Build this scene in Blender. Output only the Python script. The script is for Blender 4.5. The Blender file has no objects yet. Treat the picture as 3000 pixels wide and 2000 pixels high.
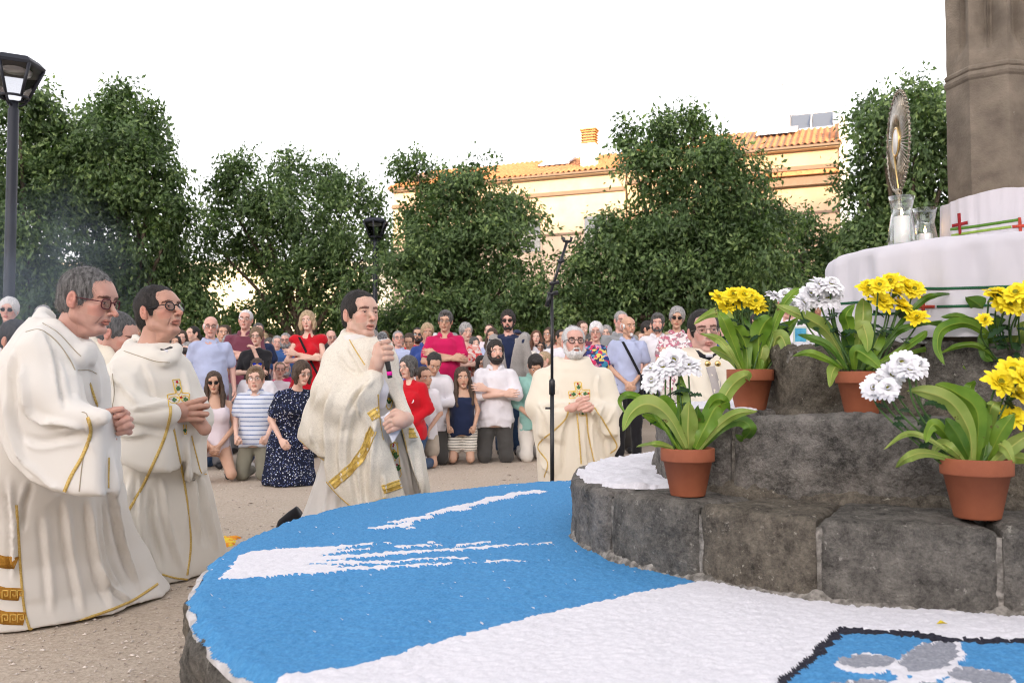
import bpy, math, random
import numpy as np
from mathutils import Vector, Matrix, noise as mnoise
from mathutils.bvhtree import BVHTree

# ------------------------------------------------------------------ camera, sky, sun, exposure
sc = bpy.context.scene
COL = sc.collection
cam_d = bpy.data.cameras.new('camera')
cam = bpy.data.objects.new('camera', cam_d); COL.objects.link(cam); sc.camera = cam
FPX = 2000.0
PITCH = math.atan(85/2000)
cam.location = (0, 0, .912)
cam.rotation_euler = (math.pi/2+PITCH, 0, 0)
cam_d.sensor_width = 36; cam_d.lens = 36*FPX/2352
cam_d.clip_start = .05; cam_d.clip_end = 3000
cam_d.dof.use_dof = True; cam_d.dof.focus_distance = 3.7; cam_d.dof.aperture_fstop = 5.6

world = bpy.data.worlds.new('World'); sc.world = world; world.use_nodes = True
wn = world.node_tree; wn.nodes.clear()
SUN_EL, SUN_AZ = math.radians(7.5), math.radians(16)      # azimuth of the light's travel, seen from above
sky = wn.nodes.new('ShaderNodeTexSky'); sky.sky_type = 'NISHITA'; sky.sun_disc = False
sky.sun_elevation = SUN_EL; sky.sun_rotation = math.radians(180)-SUN_AZ*-1
sky.dust_density = 3.0; sky.air_density = 1.0; sky.ozone_density = 1.0
hs = wn.nodes.new('ShaderNodeHueSaturation'); hs.inputs['Saturation'].default_value = .15
tint = wn.nodes.new('ShaderNodeMixRGB'); tint.blend_type = 'MULTIPLY'; tint.inputs[0].default_value = 1
tint.inputs[2].default_value = (1.03, .985, 1.0, 1)
bg = wn.nodes.new('ShaderNodeBackground'); bg.inputs[1].default_value = .15
wo = wn.nodes.new('ShaderNodeOutputWorld')
wn.links.new(sky.outputs[0], hs.inputs['Color']); wn.links.new(hs.outputs[0], tint.inputs[1])
wn.links.new(tint.outputs[0], bg.inputs[0]); wn.links.new(bg.outputs[0], wo.inputs[0])

sun_d = bpy.data.lights.new('sun', 'SUN'); sun = bpy.data.objects.new('sun', sun_d); COL.objects.link(sun)
sun_d.energy = 2.0; sun_d.angle = math.radians(.53); sun_d.color = (1, .72, .40)
SUNDIR = Vector((math.sin(-SUN_AZ)*math.cos(SUN_EL), math.cos(SUN_AZ)*math.cos(SUN_EL), -math.sin(SUN_EL)))
sun.rotation_euler = SUNDIR.to_track_quat('-Z', 'Y').to_euler()
sc.view_settings.view_transform = 'Standard'
try: sc.view_settings.look = 'None'
except Exception: pass
sc.view_settings.gamma = 1; sc.view_settings.use_curve_mapping = False
sc.view_settings.exposure = 2.4
sc.render.engine = 'CYCLES'
sc.cycles.use_denoising = True; sc.cycles.filter_width = 1.05
sc.cycles.max_bounces = 6; sc.cycles.diffuse_bounces = 3; sc.cycles.glossy_bounces = 3
sc.cycles.transmission_bounces = 6; sc.cycles.transparent_max_bounces = 8
sc.cycles.caustics_reflective = False; sc.cycles.caustics_refractive = False
sc.cycles.sample_clamp_indirect = 6

# ------------------------------------------------------------------ helpers
rng = np.random.default_rng(7)
R = random.Random(11)
CP, SP = math.cos(PITCH), math.sin(PITCH)
def ray(x, y):
    u = (x-1176)/FPX; v = (784-y)/FPX
    return Vector((u, CP-v*SP, SP+v*CP))
def atY(x, y, Y):
    d = ray(x, y); return Vector((0, 0, .912)) + d*(Y/d.y)
def atZ(x, y, z):
    d = ray(x, y); return Vector((0, 0, .912)) + d*((z-.912)/d.z)
def proj(P):
    P = np.asarray(P, float); X = P[..., 0]; Y = P[..., 1]; Z = P[..., 2]-.912
    d = Y*CP+Z*SP; h = -Y*SP+Z*CP
    return 1176+FPX*X/d, 784-FPX*h/d

def tag(o, label=None, cat=None, group=None, kind=None):
    if label: o['label'] = label
    if cat: o['category'] = cat
    if group: o['group'] = group
    if kind: o['kind'] = kind
    return o
def empty(name, loc=(0, 0, 0), label=None, cat=None, group=None, rz=0, kind=None):
    o = bpy.data.objects.new(name, None); COL.objects.link(o); o.location = loc
    o.rotation_euler = (0, 0, rz); o.empty_display_size = .1
    tag(o, label, cat, group, kind); return o
def link(name, me, parent=None):
    o = bpy.data.objects.new(name, me); COL.objects.link(o)
    if parent: o.parent = parent
    return o
class MB:
    """collects vertices, faces and a material slot number for each face"""
    def __init__(s): s.v = []; s.f = {}; s.n = 0; s.att = []
    def add(s, V, F, m=0, att=None):
        V = np.asarray(V, float).reshape(-1, 3); F = np.asarray(F, int)
        if len(F) == 0: return s
        s.v.append(V); s.att.append(np.full(len(V), 0.) if att is None else np.asarray(att, float)*np.ones(len(V)))
        s.f.setdefault(F.shape[1], []).append((F+s.n, m)); s.n += len(V); return s
    def addl(s, V, faces, m=0):
        V = np.asarray(V, float).reshape(-1, 3); s.v.append(V); s.att.append(np.zeros(len(V)))
        for f in faces: s.f.setdefault(len(f), []).append((np.array([f])+s.n, m))
        s.n += len(V); return s
    def box(s, c, sz, m=0, rot=None):
        hx, hy, hz = [q/2 for q in sz]
        V = np.array([(x, y, z) for x in (-hx, hx) for y in (-hy, hy) for z in (-hz, hz)])
        if rot is not None: V = V@np.array(rot).T
        return s.add(V+np.array(c), [(0, 1, 3, 2), (4, 6, 7, 5), (0, 4, 5, 1), (2, 3, 7, 6), (0, 2, 6, 4), (1, 5, 7, 3)], m)
    def tube(s, pts, r, n=8, m=0, cap=True, flat=1):
        pts = [Vector(p) for p in pts]; k = len(pts)
        rr = r if hasattr(r, '__len__') else [r]*k
        V = []; u0 = None
        for i, p in enumerate(pts):
            t = (pts[min(i+1, k-1)]-pts[max(i-1, 0)]).normalized()
            if u0 is None:
                u0 = t.orthogonal().normalized()
            u0 = (u0-t*u0.dot(t)).normalized(); w = t.cross(u0)
            for j in range(n):
                a = 2*math.pi*j/n
                V.append(p+(u0*math.cos(a)+w*math.sin(a)*flat)*rr[i])
        F = [(i*n+j, i*n+(j+1) % n, (i+1)*n+(j+1) % n, (i+1)*n+j) for i in range(k-1) for j in range(n)]
        s.addl(V, F+([tuple(range(n))[::-1], tuple(range((k-1)*n, k*n))] if cap else []), m); return s
    def lathe(s, prof, n=24, c=(0, 0, 0), m=0, M=None):
        V = [(r*math.cos(2*math.pi*j/n), r*math.sin(2*math.pi*j/n), z) for r, z in prof for j in range(n)]
        V = np.array(V)
        if M is not None: V = V@np.array(M.to_3x3()).T
        k = len(prof)
        F = [(i*n+j, i*n+(j+1) % n, (i+1)*n+(j+1) % n, (i+1)*n+j) for i in range(k-1) for j in range(n)]
        return s.add(V+np.array(c), F, m)
    def build(s, name, mats, parent=None, smooth=True, attname=None):
        me = bpy.data.meshes.new(name)
        V = np.concatenate(s.v).astype(np.float32)
        me.vertices.add(len(V)); me.vertices.foreach_set('co', V.ravel())
        loops = []; tot = []; mi = []
        for k, L in s.f.items():
            for F, m in L:
                loops.append(F.ravel()); tot.append(np.full(len(F), k)); mi.append(np.full(len(F), m))
        loops = np.concatenate(loops).astype(np.int32); tot = np.concatenate(tot).astype(np.int32); mi = np.concatenate(mi).astype(np.int32)
        me.loops.add(len(loops)); me.loops.foreach_set('vertex_index', loops)
        me.polygons.add(len(tot)); st = np.concatenate([[0], np.cumsum(tot)[:-1]]).astype(np.int32)
        me.polygons.foreach_set('loop_start', st); me.polygons.foreach_set('loop_total', tot)
        if not isinstance(mats, (list, tuple)): mats = [mats]
        for q in mats: me.materials.append(q)
        me.polygons.foreach_set('material_index', mi)
        me.polygons.foreach_set('use_smooth', np.full(len(tot), smooth))
        if attname:
            a = me.attributes.new(attname, 'FLOAT', 'POINT'); a.data.foreach_set('value', np.concatenate(s.att).astype(np.float32))
        me.update(calc_edges=True)
        return link(name, me, parent)

def vnoise(P, seed=0):
    P = np.asarray(P, np.float32); I = np.floor(P).astype(np.int64); f = P-I; f = f*f*(3-2*f)
    def h(i, j, k):
        n = (i*374761393+j*668265263+k*2147483647+seed*1274126177) & 0xffffffff
        n = ((n ^ (n >> 13))*1274126177) & 0xffffffff; n = (n ^ (n >> 16)) & 0xffff
        return n.astype(np.float32)/32767.5-1
    x, y, z = I[..., 0], I[..., 1], I[..., 2]; a, b, c = f[..., 0], f[..., 1], f[..., 2]
    l = lambda p, q, t: p+(q-p)*t
    return l(l(l(h(x, y, z), h(x+1, y, z), a), l(h(x, y+1, z), h(x+1, y+1, z), a), b),
             l(l(h(x, y, z+1), h(x+1, y, z+1), a), l(h(x, y+1, z+1), h(x+1, y+1, z+1), a), b), c)
def fbm(P, o=3, seed=0):
    P = np.asarray(P, np.float32); r = 0; a = 1
    for i in range(o): r = r+a*vnoise(P*2**i, seed+i); a *= .5
    return r

# ------------------------------------------------------------------ materials
MATS = {}
def nodes(name):
    m = bpy.data.materials.new(name); m.use_nodes = True; nt = m.node_tree
    return m, nt, nt.nodes['Principled BSDF']
def N(nt, t, **kw):
    n = nt.nodes.new(t)
    for k, v in kw.items():
        if k in n.inputs.keys(): n.inputs[k].default_value = v
        else: setattr(n, k, v)
    return n
def c4(c): return (c[0], c[1], c[2], 1)
def mat(name, c1, c2=None, scale=8, rough=.7, bump=0, bscale=60, detail=4, spec=.3, metal=0, lo=.35, hi=.65, sheen=0, trans=0, sss=0, c3=None, c3scale=40, c3lo=.62, stretch=None, bdist=.01, coat=0, nr=.6):
    if name in MATS: return MATS[name]
    m, nt, b = nodes(name); L = nt.links
    b.inputs['Roughness'].default_value = rough; b.inputs['Specular IOR Level'].default_value = spec
    b.inputs['Metallic'].default_value = metal
    if sheen: b.inputs['Sheen Weight'].default_value = sheen
    if coat: b.inputs['Coat Weight'].default_value = coat
    if sss: b.inputs['Subsurface Weight'].default_value = sss; b.inputs['Subsurface Scale'].default_value = .01; b.inputs['Subsurface Radius'].default_value = (1, .35, .2)
    tc = N(nt, 'ShaderNodeTexCoord'); src = tc.outputs['Object']
    if stretch:
        mp = N(nt, 'ShaderNodeMapping'); mp.inputs['Scale'].default_value = stretch; L.new(src, mp.inputs[0]); src = mp.outputs[0]
    out = None
    if c2 is not None:
        n = N(nt, 'ShaderNodeTexNoise', Scale=scale, Detail=detail, Roughness=nr); L.new(src, n.inputs['Vector'])
        mr = N(nt, 'ShaderNodeMapRange'); mr.inputs[1].default_value = lo; mr.inputs[2].default_value = hi; L.new(n.outputs[0], mr.inputs[0])
        mx = N(nt, 'ShaderNodeMixRGB'); mx.inputs[1].default_value = c4(c1); mx.inputs[2].default_value = c4(c2)
        L.new(mr.outputs[0], mx.inputs[0]); out = mx.outputs[0]
        if c3 is not None:
            n = N(nt, 'ShaderNodeTexNoise', Scale=c3scale, Detail=5, Roughness=.7); L.new(src, n.inputs['Vector'])
            mr = N(nt, 'ShaderNodeMapRange'); mr.inputs[1].default_value = c3lo; mr.inputs[2].default_value = c3lo+.05; L.new(n.outputs[0], mr.inputs[0])
            mx = N(nt, 'ShaderNodeMixRGB'); mx.inputs[2].default_value = c4(c3); L.new(out, mx.inputs[1]); L.new(mr.outputs[0], mx.inputs[0]); out = mx.outputs[0]
        L.new(out, b.inputs['Base Color'])
    else: b.inputs['Base Color'].default_value = c4(c1)
    if bump:
        n = N(nt, 'ShaderNodeTexNoise', Scale=bscale, Detail=5, Roughness=.65); L.new(src, n.inputs['Vector'])
        bp = N(nt, 'ShaderNodeBump', Strength=bump, Distance=bdist); L.new(n.outputs[0], bp.inputs['Height']); L.new(bp.outputs[0], b.inputs['Normal'])
    if trans: b.inputs['Transmission Weight'].default_value = trans
    MATS[name] = m; return m
def emis(name, c, s):
    m, nt, b = nodes(name); b.inputs['Emission Color'].default_value = c4(c); b.inputs['Emission Strength'].default_value = s
    return m
def glass(name, c=(1, 1, 1), rough=.02):
    m, nt, b = nodes(name); b.inputs['Base Color'].default_value = c4(c); b.inputs['Roughness'].default_value = rough
    b.inputs['Transmission Weight'].default_value = 1; b.inputs['IOR'].default_value = 1.45; return m

def catmull(P, n=8, closed=False):
    P = [Vector(p) for p in P]; k = len(P); out = []
    rg = range(k) if closed else range(k-1)
    for i in rg:
        p0 = P[(i-1) % k] if closed or i > 0 else P[0]*2-P[1]
        p1 = P[i]; p2 = P[(i+1) % k]
        p3 = P[(i+2) % k] if closed or i+2 < k else P[-1]*2-P[-2]
        for j in range(n):
            t = j/n
            out.append(.5*((2*p1)+(p2-p0)*t+(2*p0-5*p1+4*p2-p3)*t*t+(3*p1-p0-3*p2+p3)*t**3))
    if not closed: out.append(P[-1].copy())
    return out
def resample(P, step):
    P = np.array([tuple(p) for p in P], float); d = np.r_[0, np.cumsum(np.linalg.norm(np.diff(P, axis=0), axis=1))]
    n = max(2, int(round(d[-1]/step))+1); t = np.linspace(0, d[-1], n)
    return np.stack([np.interp(t, d, P[:, i]) for i in range(P.shape[1])], 1)
def bvh_of(obs):
    V = []; F = []
    for o in (obs if isinstance(obs, (list, tuple)) else [obs]):
        M = o.matrix_world if o.parent is None else (o.parent.matrix_basis @ o.matrix_basis)
        n = len(V); V += [M @ v.co for v in o.data.vertices]; F += [tuple(i+n for i in p.vertices) for p in o.data.polygons]
    return BVHTree.FromPolygons(V, F)
def castpx(bvh, x, y):
    d = ray(x, y).normalized(); h = bvh.ray_cast(Vector((0, 0, .912)), d)
    return h
def ribbon(name, bvh, pxs, width, m, parent, off=.003, step=6, wfun=None, smooth_n=6, thick=True):
    """a band of cloth or braid sewn on a surface: follows it point by point"""
    pts = resample([(p[0], p[1]) for p in (catmull([(p[0], p[1], 0) for p in pxs], smooth_n) if smooth_n else pxs)], step)
    C = []; Nn = []
    for x, y in pts:
        h = castpx(bvh, x, y)
        if h[0] is None:
            continue
        C.append(h[0]); Nn.append(h[1])
    if len(C) < 2: return None
    pm = parent.matrix_basis.inverted() if parent else Matrix()
    V = []; F = []; k = len(C)
    for i in range(k):
        t = (C[min(i+1, k-1)]-C[max(i-1, 0)]); n = Nn[i]
        if n.dot(C[i]-Vector((0, 0, .912))) > 0: n = -n
        n = (n+(Nn[max(i-1, 0)] if Nn[max(i-1, 0)].dot(n) > 0 else n)).normalized()
        s = t.cross(n).normalized(); w = width if wfun is None else wfun(i/(k-1))
        nn = 3
        for j in range(nn):
            q = C[i]+s*w*(j/(nn-1)-.5)
            h = bvh.find_nearest(q, .02)
            if h[0] is not None and w > .015: q = h[0]
            V.append(pm @ (q+n*off))
        V.append(pm @ (C[i]-s*w*.5-n*.002)); V.append(pm @ (C[i]+s*w*.5-n*.002))
    for i in range(k-1):
        if (C[i+1]-C[i]).length > .12: continue
        a = i*5; b = a+5
        F += [(a, a+1, b+1, b), (a+1, a+2, b+2, b+1), (a+3, a, b, b+3), (a+2, a+4, b+4, b+2)]
    if not F: return None
    mb = MB(); mb.addl([tuple(v) for v in V], F); return mb.build(name, m, parent)
def pip(poly, x, y):
    poly = np.asarray(poly, float); r = np.zeros(np.shape(x), bool); j = len(poly)-1
    for i in range(len(poly)):
        xi, yi = poly[i]; xj, yj = poly[j]
        c = ((yi > y) != (yj > y)) & (x < (xj-xi)*(y-yi)/((yj-yi) if yj != yi else 1e-9)+xi)
        r ^= c; j = i
    return r

def creases(V, Nn, L_):
    """press folds into the cloth: each runs along a line, raises a ridge and a hollow beside it"""
    x, y = proj(V); vd = V-np.array((0, 0, .912)); face = (Nn*vd).sum(1) < 0; D = np.zeros(len(V))
    for pts, w, d in L_:
        P = resample([(p[0], p[1]) for p in catmull([(p[0], p[1], 0) for p in pts], 5)], 8); best = np.full(len(V), 1e9); side = np.zeros(len(V)); tt = np.zeros(len(V))
        m_ = face & (x > P[:, 0].min()-3*w) & (x < P[:, 0].max()+3*w) & (y > P[:, 1].min()-3*w) & (y < P[:, 1].max()+3*w); ix = np.where(m_)[0]
        for i in range(len(P)-1):
            e = P[i+1]-P[i]; wx = x[ix]-P[i, 0]; wy = y[ix]-P[i, 1]; t = np.clip((wx*e[0]+wy*e[1])/(e@e), 0, 1); dx = wx-t*e[0]; dy = wy-t*e[1]; q = np.hypot(dx, dy)
            bt = q < best[ix]; best[ix[bt]] = q[bt]; side[ix[bt]] = (np.sign(e[0]*dy-e[1]*dx)*q)[bt]; tt[ix[bt]] = ((i+t)/(len(P)-1))[bt]
        env = np.clip(np.minimum(tt, 1-tt)*5+.15, 0, 1); w_ = w*.74; s = side/w_
        D += np.where(best < 3*w, 1.35*d*env*(np.exp(-(s)**2)-.65*np.exp(-((s-1.25)/.8)**2)), 0)
    return V+Nn*D[:, None]
def vnormals(V, Q):
    n = np.cross(V[Q[:, 2]]-V[Q[:, 0]], V[Q[:, 3]]-V[Q[:, 1]]); N_ = np.zeros_like(V)
    for i in range(4): np.add.at(N_, Q[:, i], n)
    return N_/(np.linalg.norm(N_, axis=1)[:, None]+1e-12)

CREASE, NORM = creases, vnormals
# ------------------------------------------------------------------ ground
mg, nt, b = nodes('sandy_ground'); L = nt.links
tc = N(nt, 'ShaderNodeTexCoord')
n1 = N(nt, 'ShaderNodeTexNoise', Scale=1.3, Detail=6, Roughness=.65); n2 = N(nt, 'ShaderNodeTexNoise', Scale=55, Detail=6, Roughness=.8)
n3 = N(nt, 'ShaderNodeTexVoronoi', Scale=70); n4 = N(nt, 'ShaderNodeTexNoise', Scale=16, Detail=6, Roughness=.75)
for n in (n1, n2, n3, n4): L.new(tc.outputs['Object'], n.inputs['Vector'])
m1 = N(nt, 'ShaderNodeMixRGB'); m1.inputs[1].default_value = (.53, .44, .345, 1); m1.inputs[2].default_value = (.65, .565, .47, 1); L.new(n1.outputs[0], m1.inputs[0])
r2 = N(nt, 'ShaderNodeMapRange'); r2.inputs[1].default_value = .35; r2.inputs[2].default_value = .7; L.new(n2.outputs[0], r2.inputs[0])
m2 = N(nt, 'ShaderNodeMixRGB', blend_type='MULTIPLY'); m2.inputs[2].default_value = (.62, .58, .55, 1); L.new(m1.outputs[0], m2.inputs[1]); L.new(r2.outputs[0], m2.inputs[0])
r3 = N(nt, 'ShaderNodeMapRange'); r3.inputs[1].default_value = .6; r3.inputs[2].default_value = .68; L.new(n4.outputs[0], r3.inputs[0])
m3 = N(nt, 'ShaderNodeMixRGB'); m3.inputs[2].default_value = (.14, .105, .08, 1); L.new(m2.outputs[0], m3.inputs[1])
mm = N(nt, 'ShaderNodeMath', operation='MULTIPLY'); mm.inputs[1].default_value = .55; L.new(r3.outputs[0], mm.inputs[0]); L.new(mm.outputs[0], m3.inputs[0])
L.new(m3.outputs[0], b.inputs['Base Color']); b.inputs['Roughness'].default_value = .95; b.inputs['Specular IOR Level'].default_value = .15
bp = N(nt, 'ShaderNodeBump', Strength=.45, Distance=.01); L.new(n2.outputs[0], bp.inputs['Height'])
bp2 = N(nt, 'ShaderNodeBump', Strength=.25, Distance=.01); L.new(n3.outputs['Distance'], bp2.inputs['Height']); L.new(bp.outputs[0], bp2.inputs['Normal']); L.new(bp2.outputs[0], b.inputs['Normal'])
xs = np.concatenate([np.linspace(-900, -15, 8), np.linspace(-14, 14, 140), np.linspace(15, 900, 8)])
ys = np.concatenate([np.linspace(-300, -1, 6), np.linspace(0, 20, 110), np.linspace(21, 1500, 10)])
GX, GY = np.meshgrid(xs, ys, indexing='ij')
near = (abs(GX) < 14) & (GY > 0) & (GY < 20)
GZ = np.where(near, .012*fbm(np.stack([GX*1.5, GY*1.5, GX*0], -1), 3, 5), 0)
V = np.stack([GX, GY, GZ], -1).reshape(-1, 3); nx, ny = GX.shape
I = np.arange(nx*ny).reshape(nx, ny)
F = np.stack([I[:-1, :-1], I[1:, :-1], I[1:, 1:], I[:-1, 1:]], -1).reshape(-1, 4)
tag(MB().add(V, F).build('ground', mg), kind='structure')

# loose grit and pebbles, bark and dry leaves lying on the sand
def scatter_chips(name, n, smin, smax, ylo, yhi, m, flat=.5, seed=3, pw=1.6):
    r = np.random.default_rng(seed)
    Y = ylo+(yhi-ylo)*r.random(n)**pw; X = (r.random(n)-.5)*1.3*Y; keep = np.hypot(X-1.06, Y-2.87) > 2.03
    X, Y = X[keep], Y[keep]; n = len(X)
    base = np.array([(1, 0, 0), (-.5, .8, 0), (-.6, -.7, 0), (0, 0, 1), (.2, .1, -.5)])
    s = smin+(smax-smin)*r.random(n)**3; a = r.random(n)*6.28
    sx = s*(.6+.9*r.random(n)); sy = s*(.5+.5*r.random(n)); sz = s*flat
    P = base[None]*np.stack([sx, sy, sz], -1)[:, None]
    c, q = np.cos(a)[:, None], np.sin(a)[:, None]
    P = np.stack([P[..., 0]*c-P[..., 1]*q, P[..., 0]*q+P[..., 1]*c, P[..., 2]], -1)
    P += np.stack([X, Y, np.full(n, .004)+.012*fbm(np.stack([X*1.5, Y*1.5, X*0], -1), 3, 5)], -1)[:, None]
    f = np.array([(0, 1, 3), (1, 2, 3), (2, 0, 3), (1, 0, 4), (2, 1, 4), (0, 2, 4)])
    F = (f[None]+5*np.arange(n)[:, None, None]).reshape(-1, 3)
    o = MB().add(P.reshape(-1, 3), F).build(name, m, smooth=False); return o
tag(scatter_chips('gravel', 26000, .002, .011, 2.2, 11, mat('grit', (.25, .20, .16), (.80, .72, .65), scale=30, rough=.9)), kind='stuff', label='fine sandy gravel scattered over the square')
tag(scatter_chips('leaf_litter', 420, .006, .035, 2.0, 12, mat('litter', (.09, .055, .04), (.22, .15, .10), scale=20, rough=.9), flat=.15, seed=8), kind='stuff', label='dry bark chips and leaves on the sand')

# ------------------------------------------------------------------ the round base with its salt carpet
stone = mat('dark_stone', (.024, .023, .021), (.26, .24, .21), scale=11, nr=.9, rough=.92, bump=1, bscale=60, detail=10, lo=.36, hi=.64, c3=(.34, .32, .28), c3scale=40, c3lo=.625, bdist=.02, spec=.2)
stone_b = mat('dark_stone_pale', (.036, .034, .031), (.33, .305, .275), scale=10, nr=.9, rough=.92, bump=1, bscale=50, detail=10, lo=.36, hi=.64, c3=(.40, .37, .33), c3scale=50, c3lo=.665, bdist=.025, spec=.2)
stone_c = mat('brown_stone', (.024, .021, .018), (.27, .235, .185), scale=12, nr=.9, rough=.92, bump=1, bscale=70, detail=10, lo=.36, hi=.64, c3=(.38, .35, .29), c3scale=50, c3lo=.62, bdist=.02, spec=.2)
mortar = mat('mortar', (.12, .11, .095), (.34, .315, .28), scale=45, rough=.95, bump=.6, bscale=70, detail=6, lo=.4, hi=.62, bdist=.012)
sand_stone = mat('column_stone', (.13, .108, .085), (.25, .21, .165), scale=12, rough=.93, bump=.8, bscale=120, detail=8, lo=.3, hi=.7, c3=(.27, .24, .19), c3scale=60, c3lo=.66, bdist=.004)
DZ = .36
DC = Vector((1.06, 2.87, 0)); DR = 1.99
base = empty('stone_platform', (DC.x, DC.y, 0), 'low round dark stone platform carrying the blue and white carpet, ringing the stepped cross base', 'platform')
def block(u0, u1, outline, prof, m, parent, name='stone', gap=.006, amp=.010, seed=0, du=.02, sc_=9, fine=.004):
    """one ashlar block: profile swept along a stretch of a plan outline, ends rounded back into the joint"""
    n = max(3, int((u1-u0-2*gap)/du)); U = np.linspace(u0+gap, u1-gap, n)
    S = np.array([tuple(p)[:2] for p in outline]); d = np.r_[0, np.cumsum(np.linalg.norm(np.diff(S, axis=0), axis=1))]
    def at(u): return np.stack([np.interp(u, d, S[:, 0]), np.interp(u, d, S[:, 1])], -1)
    p = at(U); t = at(U+.03)-at(U-.03); t /= np.linalg.norm(t, axis=1)[:, None]
    nrm = np.stack([-t[:, 1], t[:, 0]], -1)        # inward is to the left of travel
    pr = np.array(prof); k = len(pr)
    off = pr[:, 0][None, :]*np.ones((n, 1)); z = pr[:, 1][None, :]*np.ones((n, 1))
    e = np.minimum(U-U[0], U[-1]-U); rnd = .014*np.exp(-e/.012)
    P = np.stack([p[:, 0, None]+nrm[:, 0, None]*off, p[:, 1, None]+nrm[:, 1, None]*off, z], -1)
    pn = np.gradient(pr, axis=0); pn = np.stack([-pn[:, 1], pn[:, 0]], -1); pn /= np.linalg.norm(pn, axis=1)[:, None]+1e-9
    nz = amp*fbm(P*sc_, 4, seed)+fine*.6*vnoise(P*55, seed+9)+fine*.5*vnoise(P*120, seed+11)-rnd[:, None]
    on = pn[:, 0][None]*nz; P[..., 2] += pn[:, 1][None]*nz
    P[..., 0] += nrm[:, 0, None]*on; P[..., 1] += nrm[:, 1, None]*on
    V = P.reshape(-1, 3); I = np.arange(n*k).reshape(n, k)
    F = np.stack([I[:-1, :-1], I[1:, :-1], I[1:, 1:], I[:-1, 1:]], -1).reshape(-1, 4)
    mb = MB().add(V, F)
    for i in (0, n-1):                              # end faces back into the joint
        q = P[i]; c = q.copy(); c[:, :2] = q[:, :2]+nrm[i]*.0; cc = np.array([[*(p[i]+nrm[i]*max(pr[:, 0])), pr[0, 1]]])
        VV = np.concatenate([q, cc]); FF = [(j, j+1, k) if i else (j+1, j, k) for j in range(k-1)]
        mb.add(VV, FF)
    V0 = np.array(parent.location)
    for a in mb.v: a -= V0
    return mb.build(name, m, parent)
def prof_of(z0, z1, depth, r=.02, nz=None):
    nz = nz or max(4, int((z1-z0-r)/.008)); P = [(0, z) for z in np.linspace(z0, z1-r, nz)]
    P += [(r-r*math.cos(a), z1-r+r*math.sin(a)) for a in np.linspace(.3, math.pi/2, 4)]
    P += [(o, z1) for o in np.linspace(r, depth, max(3, int(depth/.012)))[1:]]
    return P
def u_at_px(outline, xpx, z):
    S = np.array([tuple(p)[:2] for p in outline]); d = np.r_[0, np.cumsum(np.linalg.norm(np.diff(S, axis=0), axis=1))]
    X, _ = proj(np.c_[S, np.full(len(S), z)])
    best = [i for i in range(len(S)-1) if (X[i]-xpx)*(X[i+1]-xpx) <= 0]
    i = best[-1] if len(best) else 0
    return d[i]+(d[i+1]-d[i])*(xpx-X[i])/((X[i+1]-X[i]) or 1)
# rim stones of the platform; travel is anticlockwise seen from above so that inward is on the left
circ = [Vector((DC.x+DR*math.cos(a), DC.y+DR*math.sin(a), 0)) for a in np.linspace(math.radians(100), math.radians(400), 200)]
clen = DR*math.radians(300); u = 0; k = 0
cuts = [0]
while cuts[-1] < clen-.5: cuts.append(cuts[-1]+.55+.25*R.random())
cuts.append(clen)
for i in range(len(cuts)-1):
    block(cuts[i], cuts[i+1], circ, prof_of(-.02, DZ-.024, .25, .03), [stone_c, stone][i % 2], base, seed=i, amp=.016)
mb = MB()
cc = [(DC.x+(DR-.022)*math.cos(a)-DC.x, DC.y+(DR-.022)*math.sin(a)-DC.y) for a in np.linspace(0, 2*math.pi, 120, endpoint=False)]
mb.addl([(x, y, 0) for x, y in cc]+[(x, y, DZ-.018) for x, y in cc], [tuple(range(120, 240))]+[(i, (i+1) % 120, 120+(i+1) % 120, 120+i) for i in range(120)])
mb.build('core', mortar, base, smooth=False)

def salt(name, c, c2, bs=260):
    return mat(name, c, c2, scale=140, rough=.9, bump=.35, bscale=bs, detail=4, lo=.3, hi=.7, bdist=.006, spec=.2, sheen=.0)
M_BLUE = salt('blue_salt', (.05, .21, .46), (.10, .33, .60)); M_WHITE = salt('white_salt', (.69, .675, .715), (.79, .775, .81))
M_BLACK = salt('black_salt', (.012, .012, .02), (.04, .04, .055)); M_GREY = salt('grey_salt', (.22, .23, .27), (.36, .37, .41))
gx = np.arange(-.98, 3.1, .0065); gy = [.95]
while gy[-1] < 4.95: gy.append(gy[-1]+.0042+.0026*max(0, gy[-1]-1.4))
gy = np.array(gy); GX, GY = np.meshgrid(gx, gy, indexing='ij')
SX = (GX[:-1, :-1]+GX[1:, 1:])/2; SY = (GY[:-1, :-1]+GY[1:, 1:])/2
P3 = np.stack([GX, GY, GX*0], -1)
rr = np.hypot(GX-DC.x, GY-DC.y)
edge = DR-.02+.012*fbm(P3*14, 3, 2)
GZ = DZ+.012+.0012*fbm(P3*38, 2, 4)+.0030*vnoise(P3*150, 8)+.004*vnoise(P3*5, 3)
GZ = np.where(rr > edge-.02, np.maximum(DZ-.012, GZ-np.clip(rr-edge+.02, 0, .05)*.9), GZ)
jx = .006*fbm(np.stack([SX*60, SY*60, SX*0], -1), 3, 21); jy = .006*fbm(np.stack([SX*60, SY*60, SX*0+5], -1), 3, 22)
UX, UY = proj(np.stack([SX+jx, SY+jy, np.full_like(SX, DZ+.012)], -1))
inside = np.hypot(SX-DC.x, SY-DC.y) < DR-.012+.012*fbm(np.stack([SX*14, SY*14, SX*0], -1), 3, 2)
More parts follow.
